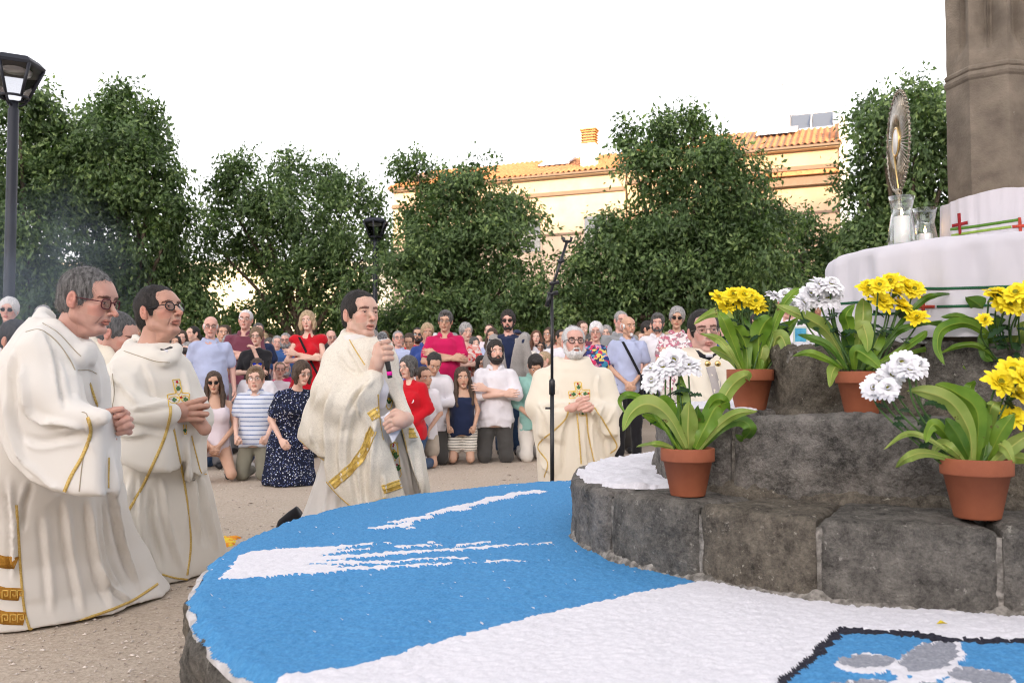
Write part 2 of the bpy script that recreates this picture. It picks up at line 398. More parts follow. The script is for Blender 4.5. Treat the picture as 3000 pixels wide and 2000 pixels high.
# each drawn shape is outlined in the plane of the platform
white = pip([(590, 1565), (820, 1530), (1000, 1478), (1180, 1425), (1400, 1375), (1585, 1340), (1640, 1335), (1700, 1300), (2700, 1300), (2700, 1900), (300, 1900), (560, 1650)], UX, UY)
strip = pip([(504, 1331), (524, 1308), (552, 1278), (580, 1268), (648, 1262), (732, 1257), (802, 1254), (790, 1262), (745, 1268), (735, 1276), (800, 1277), (790, 1284), (712, 1290), (700, 1296), (800, 1297), (770, 1306), (690, 1318), (600, 1327)], UX, UY)
fe = 1.6*fbm(np.stack([UX/14, UY/3, UX*0], -1), 2, 41)
for pl, w0, w1 in (([(780, 1256), (866, 1250)], 8, 2), ([(868, 1250), (900, 1247)], 3, 2), ([(740, 1272), (800, 1264), (852, 1262)], 8, 2), ([(760, 1281), (900, 1271), (1000, 1265), (1100, 1260), (1160, 1256), (1274, 1249)], 9, 3), ([(906, 1258), (960, 1254), (1014, 1252)], 7, 2), ([(984, 1247), (1012, 1245)], 3, 2), ([(1046, 1254), (1100, 1248), (1137, 1244)], 5, 2), ([(700, 1293), (900, 1289), (1000, 1286), (1078, 1283)], 9, 3), ([(690, 1313), (800, 1305), (900, 1301), (1000, 1298), (1098, 1294)], 11, 2), ([(1116, 1292), (1150, 1287), (1210, 1288)], 6, 3), ([(690, 1266), (780, 1258)], 8, 4)):
    pl = np.array(pl, float); yl = np.interp(UX, pl[:, 0], pl[:, 1]); t_ = np.clip((UX-pl[0, 0])/(pl[-1, 0]-pl[0, 0]), 0, 1); strip |= (UX > pl[0, 0]) & (UX < pl[-1, 0]) & (abs(UY-yl) < (w0+(w1-w0)*t_)*.5+fe)
for cxy in [(860, 1213, 16, 3), (890, 1209, 22, 4), (930, 1205, 18, 5), (915, 1198, 26, 3), (950, 1194, 20, 5), (975, 1189, 22, 4), (940, 1212, 14, 2), (1000, 1180, 26, 3), (1020, 1174, 22, 4), (1050, 1168, 24, 5), (1078, 1160, 20, 5), (1060, 1172, 22, 3), (1110, 1152, 24, 4), (1130, 1146, 24, 6), (1160, 1142, 28, 4), (1185, 1134, 26, 4), (1215, 1131, 30, 4), (1240, 1131, 16, 3)]:
    strip |= ((UX-cxy[0])/cxy[2])**2+((UY-cxy[1]+(UX-cxy[0])*.12)/cxy[3])**2 < 1
em = [(1770, 1600), (1790, 1560), (1850, 1522), (1882, 1480), (1930, 1441), (2000, 1448), (2090, 1452), (2180, 1470), (2352, 1475), (2600, 1480), (2900, 1900), (1300, 1900)]
emi = [(1785, 1600), (1812, 1560), (1862, 1526), (1905, 1485), (1945, 1453), (2000, 1455), (2085, 1462), (2170, 1478), (2352, 1482), (2600, 1487), (2900, 1900), (1300, 1900)]
black = pip(em, UX, UY); inner = pip(emi, UX, UY)
def ellp(cx, cy, a, b_, ang):
    ca, sa = math.cos(ang), math.sin(ang); dx, dy = UX-cx, UY-cy
    return ((dx*ca+dy*sa)/a)**2+((-dx*sa+dy*ca)/b_)**2 < 1
pet = [(1990, 1523, 62, 16, .03), (2135, 1512, 68, 32, -.22), (2255, 1560, 75, 17, .12), (1960, 1590, 95, 22, -.1), (2120, 1600, 70, 26, 0)]
greys = np.zeros_like(white); rimw = np.zeros_like(white)
for p in pet:
    greys |= ellp(*p); rimw |= ellp(p[0]+3, p[1]+6, p[2]+13, p[3]+9, p[4])
rimw |= pip([(2020, 1525), (2050, 1530), (2085, 1562), (2140, 1555), (2200, 1528), (2215, 1540), (2130, 1580), (2200, 1570), (2180, 1600), (2000, 1610), (2060, 1565)], UX, UY)
speck = vnoise(np.stack([SX*120, SY*120, SX*0], -1), 33) > .93
cls = np.zeros(SX.shape, int)                       # 0 blue 1 white 2 black 3 grey
cls[strip] = 1; cls[white] = 1; cls[black] = 2; cls[inner] = 0; cls[inner & rimw] = 1; cls[inner & greys] = 3
cls[speck & (cls == 0)] = 1
vis = inside & (SY > .9)
carpet = empty('salt_carpet', (DC.x, DC.y, DZ), 'carpet of blue and white coloured salt with grey petal design on the platform', 'salt carpet')
GZ += np.where(np.pad(cls == 1, ((0, 1), (0, 1)), mode='edge'), .004, 0)
VV = np.stack([GX, GY, GZ], -1).reshape(-1, 3)-np.array((DC.x, DC.y, DZ)); I = np.arange(GX.size).reshape(GX.shape)
Q = np.stack([I[:-1, :-1], I[1:, :-1], I[1:, 1:], I[:-1, 1:]], -1)
for ci, nm, mm_ in ((0, 'blue_salt', M_BLUE), (1, 'white_salt', M_WHITE), (2, 'black_salt', M_BLACK), (3, 'grey_salt', M_GREY)):
    f = Q[vis & (cls == ci)]; us, inv = np.unique(f, return_inverse=True)
    o = MB().add(VV[us], inv.reshape(f.shape)).build(nm, mm_, carpet); o['kind'] = 'stuff'
# white ledge of foil under the carpet's rim
sh = mat('backing_sheet', (.62, .60, .60), (.4, .38, .37), scale=20, rough=.5)
mb = MB(); A = np.linspace(math.radians(110), math.radians(262), 260); prof = []
for i, a in enumerate(A):
    w = .004*math.sin(a*61)+.003*math.sin(a*143+1); r0 = DR-.02; r1 = DR-.006+w*.7
    prof += [(r0*math.cos(a), r0*math.sin(a), -.010), (r1*math.cos(a), r1*math.sin(a), -.012), (r1*math.cos(a)*1.001, r1*math.sin(a)*1.001, -.026+w)]
I = np.arange(len(prof)).reshape(-1, 3)
mb.add(prof, np.concatenate([np.stack([I[:-1, j], I[1:, j], I[1:, j+1], I[:-1, j+1]], -1) for j in (0, 1)])); mb.build('backing_sheet', sh, carpet)

# ------------------------------------------------------------------ stepped base, shaft and altar drum of the cross
cross = empty('wayside_cross', (1.65, 2.95, DZ), 'weathered stone cross shaft standing on three ring steps of dark stone blocks', 'stone cross')
def rev(P): return list(reversed(P))
A_ = catmull([(x, y, 0) for x, y in [(1.3, 4.75), (.95, 4.4), (.656, 4.05), (.416, 3.72), (.275, 3.42), (.213, 3.13), (.222, 2.85), (.318, 2.61), (.5, 2.36), (.75, 2.13), (1.12, 2.01), (1.6, 1.96), (2.1, 2.03), (2.55, 2.3)]], 10)
B_ = catmull([(x, y, 0) for x, y in [(1.4, 4.2), (.9, 3.95), (.603, 3.56), (.53, 3.15), (.52, 2.82), (.6435, 2.6), (1.0, 2.39), (1.5, 2.22), (2.1, 2.25), (2.6, 2.5)]], 10)
C_ = catmull([(x, y, 0) for x, y in [(1.4, 3.75), (1.05, 3.5), (.90, 3.15), (.87, 2.86), (.93, 2.72), (1.18, 2.58), (1.6, 2.38), (2.1, 2.42), (2.5, 2.6)]], 10)
def ring(outl, z0, z1, depth, joints, mats_, r, amp, seed, sc_=9):
    S = np.array([tuple(p)[:2] for p in outl]); ln = np.linalg.norm(np.diff(S, axis=0), axis=1).sum()
    us = [0]+[u_at_px(outl, j, (z0+z1)/2) if j > 0 else -j for j in joints]+[ln]
    for i in range(len(us)-1):
        block(us[i], us[i+1], outl, prof_of(z0-.02, z1, depth, r), mats_[i % len(mats_)], cross, 'step_stone', gap=.006, amp=amp, seed=seed+i, du=.009, sc_=sc_, fine=.005)
    # bedding mortar that shows in the joints and along the foot
    pr = [(.016, z) for z in np.linspace(z0-.01, z1-.025, 12)]+[(.03, z1-.028)]+[(o, z1-.022) for o in np.linspace(.05, depth, 12)]
    block(0, ln, outl, pr, mortar, cross, 'mortar_bed', gap=0, amp=.006, seed=seed+50, du=.02)
    foot = [(-.012, z0-.01), (-.010, z0+.008), (-.002, z0+.018), (.010, z0+.030), (.03, z0+.034)]
    block(0, ln, outl, foot, mortar if seed == 1 else stone_c, cross, 'mortar_foot', gap=0, amp=.009, seed=seed+70, du=.012, sc_=14, fine=.006)
ring(A_, DZ, .572, .55, [-.9, 1397, 1602, 1878, 2303], [stone, stone_b, stone, stone_c, stone], .022, .006, 1)
ring(B_, .572, .802, .42, [-.95, 1679, 2205], [stone_c, stone_b, stone_b, stone_c], .028, .016, 11, 6)
ring(C_, .802, 1.02, .55, [-.9, 2120], [stone_c, stone_c, stone], .03, .014, 21, 10)
# sheets of white salt on the steps
def sheet(poly, z, name, m=M_WHITE, h=.012, st=.008):
    poly = np.array(poly); x0, y0 = poly.min(0); x1, y1 = poly.max(0)
    gx = np.arange(x0-.02, x1+.02, st); gy = np.arange(y0-.02, y1+.02, st); GX, GY = np.meshgrid(gx, gy, indexing='ij')
    Z = z+h+.006*fbm(np.stack([GX*18, GY*18, GX*0], -1), 3, 7)+.002*vnoise(np.stack([GX*150, GY*150, GX*0], -1), 5)
    cx = (GX[:-1, :-1]+GX[1:, 1:])/2; cy = (GY[:-1, :-1]+GY[1:, 1:])/2
    jj = .012*fbm(np.stack([cx*30, cy*30, cx*0], -1), 3, 9)
    ins = pip(poly, cx+jj, cy-jj); sv = np.zeros(GX.shape, bool)
    er = ins.copy(); er[1:] &= ins[:-1]; er[:-1] &= ins[1:]; er[:, 1:] &= ins[:, :-1]; er[:, :-1] &= ins[:, 1:]
    full = np.zeros(GX.shape, int); 
    for a, b_ in ((0, 0), (0, 1), (1, 0), (1, 1)):
        full[a:a+ins.shape[0], b_:b_+ins.shape[1]] += ins
    Z = np.where(full == 4, Z, z-.004)
    I = np.arange(GX.size).reshape(GX.shape); Q = np.stack([I[:-1, :-1], I[1:, :-1], I[1:, 1:], I[:-1, 1:]], -1)[ins]
    us, inv = np.unique(Q, return_inverse=True)
    o = MB().add(np.stack([GX, GY, Z], -1).reshape(-1, 3)[us], inv.reshape(Q.shape)).build(name, m); o['kind'] = 'stuff'; return o
def zpoly(pp, z): return [tuple(atZ(x, y, z))[:2] for x, y in pp]
tag(sheet([(.235, 3.1), (.24, 2.9), (.30, 2.76), (.40, 2.72), (.56, 2.72), (.56, 3.3), (.64, 3.6), (.95, 3.97), (1.2, 4.3), (1.0, 4.38), (.68, 4.02), (.44, 3.7), (.30, 3.42)], .572, 'white_salt_ledge'), label='white salt spread along the back of the lowest step')
tag(sheet([(.56, 3.0), (.70, 2.82), (.86, 2.86), (.9, 3.2), (1.05, 3.55), (1.0, 3.9), (.68, 3.55)], .802, 'white_salt_ledge'), label='white salt spread on the middle step behind the flower pots')
tag(sheet([(.90, 2.9), (.96, 2.76), (1.2, 2.63), (1.6, 2.44), (2.1, 2.46), (2.3, 2.7), (1.65, 2.75), (1.2, 2.9), (1.1, 3.3), (.98, 3.3)], 1.02, 'white_salt_ledge', h=.008), label='white salt along the foot of the altar cloth')

tag(sheet(zpoly([(488, 1238), (530, 1233), (560, 1238), (540, 1244), (548, 1250), (520, 1262), (480, 1268)], 0), 0, 'petals', mat('orange_petals', (.75, .25, .02), (.80, .60, .04), scale=14, rough=.9, lo=.45, hi=.55), h=.016, st=.012), label='orange and yellow petals strewn on the sand beside the platform')
fp = empty('fallen_petal', atZ(2163, 1432, DZ+.024), 'single yellow petal fallen on the white salt', 'petal'); MB().add([(-.012, 0, 0), (0, -.006, .006), (.013, 0, .001), (0, .006, .007)], [(0, 1, 2, 3)]).build('petal_blade', mat('fallen_yellow', (.8, .6, .03), rough=.7), fp)
# drum below the cloth, and the shaft
CX, CY = 1.65, 2.95
def octa(r, ph=math.radians(10)): return [(r*math.cos(ph+i*math.pi/4), r*math.sin(ph+i*math.pi/4)) for i in range(8)]
mb = MB(); mb.lathe([(.0, 1.32-DZ), (.50, 1.32-DZ), (.515, 1.30-DZ), (.515, 1.0-DZ)], 48); mb.build('drum', sand_stone, cross)
def shaft(zs_rs, name, ph, n=16, flute=None):
    V = []; k = 0
    for z, r, fl in zs_rs:
        for i in range(8):
            a0 = ph+i*math.pi/4; a1 = a0+math.pi/4
            p0 = np.array((math.cos(a0), math.sin(a0)))*r; p1 = np.array((math.cos(a1), math.sin(a1)))*r
            for j in range(n):
                t = j/n; q = p0+(p1-p0)*t
                g = 1-fl*(max(0, math.sin(math.pi*((t*1.0) % 1)))**2.2)*.9 if fl else 1
                if fl and .42 < t < .58: g += fl*.55*math.cos((t-.5)/.16*math.pi)
                V.append((q[0]*g, q[1]*g, z-DZ))
        k += 1
    V = np.array(V); V[:, :2] *= (1+.012*fbm(V*12, 3, 3))[:, None]
    m_ = 8*n; I = np.arange(k*m_).reshape(k, m_); J = np.roll(I, -1, 1)
    return MB().add(V, np.stack([I[:-1], J[:-1], J[1:], I[1:]], -1).reshape(-1, 4)).build(name, sand_stone, cross, smooth=False)
PHI = math.radians(168.8)
zs = [(z, .148, 0) for z in np.linspace(1.30, 1.90, 24)]
shaft(zs+[(1.912, .146, 0)], 'shaft_lower', PHI)
shaft([(1.905, .146, 0), (1.913, .153, 0), (1.922, .156, 0), (1.931, .152, 0), (1.936, .148, 0), (1.941, .153, 0), (1.949, .154, 0), (1.957, .146, 0)], 'moulding', PHI)
shaft([(1.95, .146, 0), (1.99, .147, .0), (2.00, .147, .03), (2.03, .146, .18)]+[(z, .146, .30) for z in np.linspace(2.06, 3.4, 20)], 'shaft_upper', PHI)

# ------------------------------------------------------------------ altar cloth
linen = mat('white_linen', (.57, .555, .60), (.62, .60, .645), scale=3, rough=.85, bump=.25, bscale=500, detail=2, spec=.2, sheen=.2, bdist=.002)
def cloth_cyl(name, zr, R0, label, ph0=0, n=520, rz=None, amp=.012, seed=0, hemamp=0):
    """zr: list of (r, z); pleats run down the side and fade on the top"""
    V = []; A = np.linspace(0, 2*math.pi, n, endpoint=False)
    for r, z, pl in zr:
        f = pl*(amp*np.sin(A*7+seed)+amp*.7*np.sin(A*17+2*seed+z*3)+amp*.5*np.sin(A*31+z*8))
        f += pl*amp*1.1*fbm(np.stack([np.cos(A)*6, np.sin(A)*6, z*4+A*0], -1), 3, seed)
        zz = z+hemamp*pl*np.sin(A*3+1)+.003*fbm(np.stack([np.cos(A)*r*9, np.sin(A)*r*9, A*0+z], -1), 2, seed+3)
        V.append(np.stack([(r+f)*np.cos(A), (r+f)*np.sin(A), zz], -1))
    V = np.concatenate(V); k = len(zr); I = np.arange(k*n).reshape(k, n); J = np.roll(I, -1, 1)
    o = MB().add(V, np.stack([I[:-1], J[:-1], J[1:], I[1:]], -1).reshape(-1, 4)).build(name, linen); return o
Rr = .54
zr = [(r, 1.334, 0) for r in np.linspace(.02, Rr-.05, 12)]+[(Rr-.03, 1.333, .1), (Rr-.015, 1.328, .25), (Rr-.004, 1.318, .5), (Rr, 1.303, .8)]+[(Rr+.004*(1.3-z)/.1, z, 1) for z in np.linspace(1.29, 1.034, 44)]
ac = cloth_cyl('altar_cloth', zr, Rr, ''); ac.location = (CX, CY, 0)
tag(ac, 'white linen altar cloth with red crosses and green lines draped over the stone drum', 'altar cloth')
zr = [(.166, z, .4+.4*(1.5-z)) for z in np.linspace(1.52, 1.345, 30)]
bc = cloth_cyl('column_cloth', zr, .18, '', amp=.006, seed=2, hemamp=.012); bc.location = (CX, CY, 0)
for v in bc.data.vertices:
    d = v.co.x*.86+v.co.y*-.5; v.co.z += .06*max(-.2, d)*(v.co.z-1.33)/.19 if v.co.z > 1.36 else 0
bpy.context.view_layer.update()
tag(bc, 'white linen band with red crosses and light green lines round the shaft', 'cloth')
g_dark = mat('green_thread_dark', (.02, .10, .05), (.04, .16, .08), scale=300, rough=.8, bump=.6, bscale=700); g_lite = mat('green_thread_light', (.28, .45, .06), (.36, .52, .12), scale=300, rough=.8, bump=.6, bscale=700)
g_mid = mat('green_thread', (.10, .24, .03), (.14, .30, .06), scale=300, rough=.8, bump=.6, bscale=700)
red_t = mat('red_thread', (.32, .02, .03), (.42, .035, .04), scale=300, rough=.8, bump=.6, bscale=700); red_l = mat('red_thread_light', (.55, .06, .04), (.62, .1, .06), scale=300, rough=.8, bump=.6, bscale=700)
def wrinkle(o, lines):
    V = np.array([v.co[:] for v in o.data.vertices]); Q = np.array([p.vertices[:] for p in o.data.polygons]); org = np.array(o.location)
    V = CREASE(V+org, NORM(V, Q), lines)-org; o.data.vertices.foreach_set('co', V.astype(np.float32).ravel()); o.data.update()
WR = [([(2255, 560), (2282, 600), (2300, 645)], 8, .022), ([(2300, 590), (2330, 610), (2380, 600)], 12, .014), ([(2180, 600), (2260, 585), (2352, 590)], 12, .010), ([(1985, 590), (1990, 650), (1985, 740)], 8, .006), ([(2100, 570), (2060, 640), (2070, 770)], 14, -.008), ([(1930, 600), (1935, 680), (1930, 780)], 9, .010), ([(2210, 575), (2200, 640), (2220, 770)], 12, .008), ([(2330, 560), (2320, 650), (2330, 770)], 12, -.009), ([(2130, 740), (2240, 745), (2340, 738)], 8, .005)]
wrinkle(ac, WR); wrinkle(bc, [([(2230, 450), (2238, 490), (2230, 540)], 8, .004), ([(2185, 462), (2270, 470), (2352, 455)], 8, .004), ([(2300, 440), (2310, 490), (2300, 530)], 9, -.004)])
bva = bvh_of(ac); bvb = bvh_of(bc)
for i, (pts, w, m_) in enumerate([([(2100, 663), (2200, 662), (2352, 657), (2400, 655)], .008, g_dark), ([(2152, 704), (2250, 702), (2352, 698), (2400, 696)], .008, g_dark), ([(1925, 698), (1990, 693), (2060, 692)], .008, g_dark), ([(2000, 722), (2080, 719), (2110, 717)], .007, g_dark)]):
    ribbon('embroidered_line', bva, pts, w, m_, ac, .002)
for pts, w, m_ in [([(2120, 680), (2121, 742)], .010, red_l), ([(2100, 705), (2148, 704)], .009, red_l), ([(2076, 640), (2077, 660)], .010, red_t), ([(1915, 660), (1917, 690)], .008, red_l)]:
    ribbon('embroidered_cross_bar', bva, pts, w, m_, ac, .003, smooth_n=0)
for pts, w, m_ in [([(2184, 527), (2240, 520), (2345, 504)], .009, g_mid), ([(2186, 541), (2250, 531), (2322, 521)], .008, g_lite)]:
    ribbon('embroidered_line', bvb, pts, w, m_, bc, .002)
for pts, w, m_ in [([(2203, 490), (2206, 538)], .010, red_t), ([(2188, 519), (2224, 511)], .010, red_t), ([(2341, 500), (2344, 538)], .009, red_l), ([(2324, 521), (2360, 518)], .009, red_l)]:
    ribbon('embroidered_cross_bar', bvb, pts, w, m_, bc, .003, smooth_n=0)

# ------------------------------------------------------------------ candle jars and monstrance
gl, nt, b = nodes('clear_glass'); nt.nodes.remove(b); ta = N(nt, 'ShaderNodeBsdfTransparent'); ta.inputs[0].default_value = (.95, .97, .97, 1); ga = N(nt, 'ShaderNodeBsdfGlossy', Roughness=.03); lw = N(nt, 'ShaderNodeLayerWeight', Blend=.42); pw = N(nt, 'ShaderNodeMath', operation='MULTIPLY'); pw.inputs[1].default_value = .75
mxg = N(nt, 'ShaderNodeMixShader'); nt.links.new(lw.outputs['Facing'], pw.inputs[0]); nt.links.new(pw.outputs[0], mxg.inputs[0]); nt.links.new(ta.outputs[0], mxg.inputs[1]); nt.links.new(ga.outputs[0], mxg.inputs[2]); nt.links.new(mxg.outputs[0], nt.nodes['Material Output'].inputs[0]); wax = mat('candle_wax', (.85, .82, .78), rough=.5, sss=.3); flame = emis('flame', (1, .55, .18), 14); wick_m = mat('wick', (.02, .02, .02))
def jar(loc, h, ch, label):
    e = empty('candle_jar', loc, label, 'candle jar', 'glass candle jars on the altar')
    q = h/.165
    outer = [(.040, .0), (.044, .004), (.0435, .02), (.040, .06), (.033, .10), (.0305, .112), (.0315, .122), (.036, .145), (.040, .163)]
    inner = [(.0385, .163), (.0345, .145), (.030, .122), (.029, .112), (.0315, .10), (.0385, .06), (.042, .02), (.040, .006), (.0, .006)]
    MB().lathe([(0, 0)]+[(r, z*q) for r, z in outer]+[(r, z*q) for r, z in inner], 40).build('glass', gl, e)
    MB().lathe([(0, .0075), (.024, .0075), (.0245, .012), (.0245, ch-.003), (.022, ch), (.0, ch-.002)], 28).build('candle', wax, e)
    MB().tube([(0, 0, ch-.004), (.001, 0, ch+.008)], .0012, 5).build('wick', wick_m, e)
    MB().lathe([(.0, ch+.004), (.0035, ch+.008), (.004, ch+.012), (.0025, ch+.019), (.0, ch+.028)], 10).build('flame', flame, e)
    return e
jar((1.262, 2.80, 1.337), .165, .098, 'taller-looking front glass jar with a lit white candle on the altar cloth')
jar((1.432, 3.0, 1.337), .165, .075, 'rear glass jar with a shorter lit candle, nearer the stone shaft')
silver = mat('silver', (.20, .17, .12), (.42, .37, .30), scale=60, rough=.22, metal=1, bump=.2, bscale=200)
gold = mat('gilt', (.72, .50, .20), rough=.25, metal=1)
mon = empty('monstrance', (1.335, 2.98, 1.336), 'silver sunburst monstrance with fine rays and oval beaded rim standing behind the candle jars', 'monstrance')
mb = MB(); mb.lathe([(0, 0), (.06, 0), (.062, .008), (.045, .02), (.02, .035), (.012, .06), (.014, .09), (.024, .10), (.026, .106), (.02, .112), (.009, .12), (.008, .14), (.016, .152), (.017, .16), (.008, .17), (.0075, .20), (.012, .215), (.008, .23)], 24); mb.build('stem', silver, mon)
dirv = Vector((math.sin(math.radians(24.5)), math.cos(math.radians(24.5)), 0))    # from camera to it
ang = math.radians(76)                                                             # the disc is seen nearly edge on
ax = Matrix.Rotation(math.radians(14), 3, 'Z') @ dirv; ax = ax.normalized()
zc = .393; RB = .168
rays = MB(); beads = MB()
def dp(a, r, o=0):
    nrm = Vector((-ax.y, ax.x, 0)); return Vector((0, 0, zc))+ax*(r*math.cos(a)*.88)+Vector((0, 0, 1))*(r*math.sin(a))+nrm*o
for i in range(72):
    a = 2*math.pi*i/72; r1 = RB*(.98 if i % 2 else .93)
    rays.tube([dp(a, .045, .004), dp(a, RB*.55, .006), dp(a, r1, 0)], [.0022, .0034, .0022], 4)
rays.build('rays', silver, mon)
rim = MB(); rim.tube([dp(2*math.pi*i/64, RB) for i in range(65)], .0035, 6); rim.build('rim', silver, mon)
for i in range(52):
    a = 2*math.pi*i/52; p = dp(a, RB*1.03); beads.lathe([(0, -.006), (.0045, -.004), (.006, 0), (.0045, .004), (0, .006)], 6, p)
beads.build('beads', silver, mon)
lun = MB(); lun.tube([dp(2*math.pi*i/40, .047, .006) for i in range(41)], .0045, 8); lun.build('lunette_ring', gold, mon)
hm = MB(); hm.addl([tuple(dp(2*math.pi*i/32, .043, .009)) for i in range(32)]+[tuple(dp(2*math.pi*i/32, .043, .003)) for i in range(32)], [tuple(range(32)), tuple(range(63, 31, -1))]+[(i, 32+i, 32+(i+1) % 32, (i+1) % 32) for i in range(32)])
hm.build('host', mat('host_white', (.82, .8, .76), rough=.4), mon)
MB().tube([(0, 0, .22), (0, 0, zc-RB-.0), tuple(dp(-math.pi/2, .05, .012))], .004, 8).build('back_rod', gold, mon)
# ------------------------------------------------------------------ houses behind the trees
render_w = mat('cream_render', (.44, .34, .24), (.49, .38, .28), scale=1.5, rough=.9, bump=.3, bscale=30)
render_b = mat('buff_render', (.44, .31, .20), (.48, .345, .23), scale=1.2, rough=.9, bump=.3, bscale=30)
white_w = mat('white_render', (.78, .74, .66), rough=.9)
tile = mat('roof_tile', (.44, .175, .075), (.54, .25, .115), scale=4, rough=.85, bump=.4, bscale=20, c3=(.35, .13, .06), c3scale=9, c3lo=.58)
dark_w = mat('cornice_brown', (.20, .14, .10), rough=.9)
winm = mat('window_glass', (.03, .035, .04), rough=.1, spec=.6); shut = mat('shutter_grey', (.30, .30, .27), rough=.6)
metal_g = mat('grey_metal', (.30, .30, .32), rough=.4, metal=.8); alum = mat('aluminium', (.6, .6, .62), rough=.35, metal=.6)
panel_m = mat('solar_glass', (.10, .12, .16), rough=.12, spec=.8)
P1 = Vector((13.9, 36.6, 0)); TT = Vector((-.931, .365, 0)); NN = Vector((.365, .931, 0))
def W(s, d, z): return P1+TT*s+NN*d+Vector((0, 0, z))
ROT = [[TT.x, NN.x, 0], [TT.y, NN.y, 0], [0, 0, 1]]
def wbox(mb, s0, s1, d0, d1, z0, z1, m=0, org=None):
    c = W((s0+s1)/2, (d0+d1)/2, (z0+z1)/2)-(org or Vector((0, 0, 0)))
    mb.box(tuple(c), (abs(s1-s0), abs(d1-d0), z1-z0), m, ROT)
def roof_sheet(s0, s1, d0, d1, z0, z1, org, parent, pitch=.27, amp=.055):
    n = int((s1-s0)/pitch*6); S = np.linspace(s0, s1, n); D = np.linspace(d0, d1, 22); V = []
    for j, d in enumerate(D):
        t = j/(len(D)-1); z = z0+(z1-z0)*t-.04*((j % 2))
        for s_ in S:
            w = amp*math.cos(2*math.pi*s_/pitch); p = W(s_, d, z+w+.02*math.sin(s_*1.3))-org; V.append(tuple(p))
    I = np.arange(len(V)).reshape(len(D), n)
    o = MB().add(V, np.stack([I[:-1, :-1], I[:-1, 1:], I[1:, 1:], I[1:, :-1]], -1).reshape(-1, 4)).build('roof_tiles', tile, parent); o['kind'] = 'stuff'
    mb = MB(); 
    q = [tuple(W(a, b_, c)-org) for a, b_, c in [(s0, d0, z0-.12), (s1, d0, z0-.12), (s1, d1, z1-.12), (s0, d1, z1-.12), (s0, d0, z0-.04), (s1, d0, z0-.04), (s1, d1, z1-.04), (s0, d1, z1-.04)]]
    mb.addl(q, [(0, 3, 2, 1), (4, 5, 6, 7), (0, 1, 5, 4), (1, 2, 6, 5), (2, 3, 7, 6), (3, 0, 4, 7)]); mb.build('roof', dark_w, parent, smooth=False)
def house(label, s0, s1, ez, ridge, mw, name='house'):
    org = W((s0+s1)/2, 4, 0); e = empty(name, org, label, 'house')
    mb = MB(); wbox(mb, s0, s1, 0, 9, 0, ez, 0, org); mb.build('wall', mw, e, smooth=False)
    mb = MB(); wbox(mb, s0-.05, s1+.05, -.35, 0, ez-.16, ez-.06, 0, org); mb.build('eave', mw, e, smooth=False)
    mb = MB(); wbox(mb, s0-.02, s1+.02, -.14, 0, ez-1.0, ez-.82, 0, org); mb.build('cornice', dark_w, e, smooth=False)
    mb = MB(); wbox(mb, s0-.02, s1+.02, -.09, -.002, ez-2.9, ez-2.8, 0, org); mb.build('string_course', dark_w, e, smooth=False)
    roof_sheet(s0-.1, s1+.1, -.5, 4.2, ez, ridge, org, e)
    return e, org
def window(e, org, s, z, w=1.1, h=1.5):
    mb = MB(); wbox(mb, s-w/2-.08, s+w/2+.08, -.05, .02, z-.08, z+h+.08, 0, org); f = mb.build('window', mat('window_surround', (.45, .36, .27), rough=.9), e, smooth=False)
    mb = MB(); wbox(mb, s-w/2, s+w/2, -.07, -.052, z, z+h, 0, org); mb.build('pane', winm, f, smooth=False)
    mb = MB()
    for k in range(12): wbox(mb, s-w/2, s+w/2, -.10, -.075, z+.02+k*h/22, z+.02+k*h/22+h/30, 0, org)
    mb.build('roller_shutter', shut, f, smooth=False)
eA, oA = house('long cream house with orange tiled roof and white chimney, behind the middle trees', 9.3, 21.5, 10.6, 12.5, render_w)
eB, oB = house('taller buff house with tiled roof, skylights and solar panels, to the right behind the trees', 0, 9.2, 10.85, 12.95, render_b)
for s in (10.7, 14.0, 17.3, 20.2): window(eA, oA, s, 7.0)
for s in (10.7, 14.0, 17.3, 20.2): window(eA, oA, s, 3.6)
for s in (2.2, 5.2, 8.0):
    window(eB, oB, s, 3.8)
mb = MB(); wbox(mb, .0, 5.2, -.55, 0, 9.55, 9.72, 0, oB); mb.build('awning_roof', tile, eB, smooth=False)
mb = MB(); wbox(mb, .0, 5.2, -.35, 0, 9.15, 9.5, 0, oB); mb.build('eave_shade', dark_w, eB, smooth=False)  # dark strip painted in as the shade under the lower eave
mb = MB(); wbox(mb, 1.35, 1.6, -.2, 0, 7.55, 7.85, 0, oB); mb.build('wall_lamp', winm, eB, smooth=False)
mb = MB(); wbox(mb, -.35, .0, -.1, 9, 0, 12.0, 0, oB); mb.build('gable_wall', white_w, eB, smooth=False)
# skylights, solar panel frame
def slab(e, org, s0, s1, d0, d1, z0, z1, m, name, th=.06):
    q = [tuple(W(a, b_, c)-org) for a, b_, c in [(s0, d0, z0), (s1, d0, z0), (s1, d1, z1), (s0, d1, z1), (s0, d0, z0+th), (s1, d0, z0+th), (s1, d1, z1+th), (s0, d1, z1+th)]]
    return MB().addl(q, [(0, 3, 2, 1), (4, 5, 6, 7), (0, 1, 5, 4), (1, 2, 6, 5), (2, 3, 7, 6), (3, 0, 4, 7)]).build(name, m, e, smooth=False)
slab(eB, oB, 6.2, 8.2, 1.6, 2.6, 11.9, 12.4, alum, 'skylight'); slab(eB, oB, 1.8, 3.6, 2.0, 3.0, 12.12, 12.6, alum, 'skylight')
slab(eA, oA, 12.6, 14.2, 1.8, 3.0, 11.6, 12.15, alum, 'skylight'); slab(eA, oA, 19.6, 21.2, .6, 1.8, 11.1, 11.7, dark_w, 'roof_hatch')
for k in range(2):
    slab(eB, oB, .3+k*.95, 1.2+k*.95, 3.2, 4.0, 12.5, 13.4, panel_m, 'solar_panel')
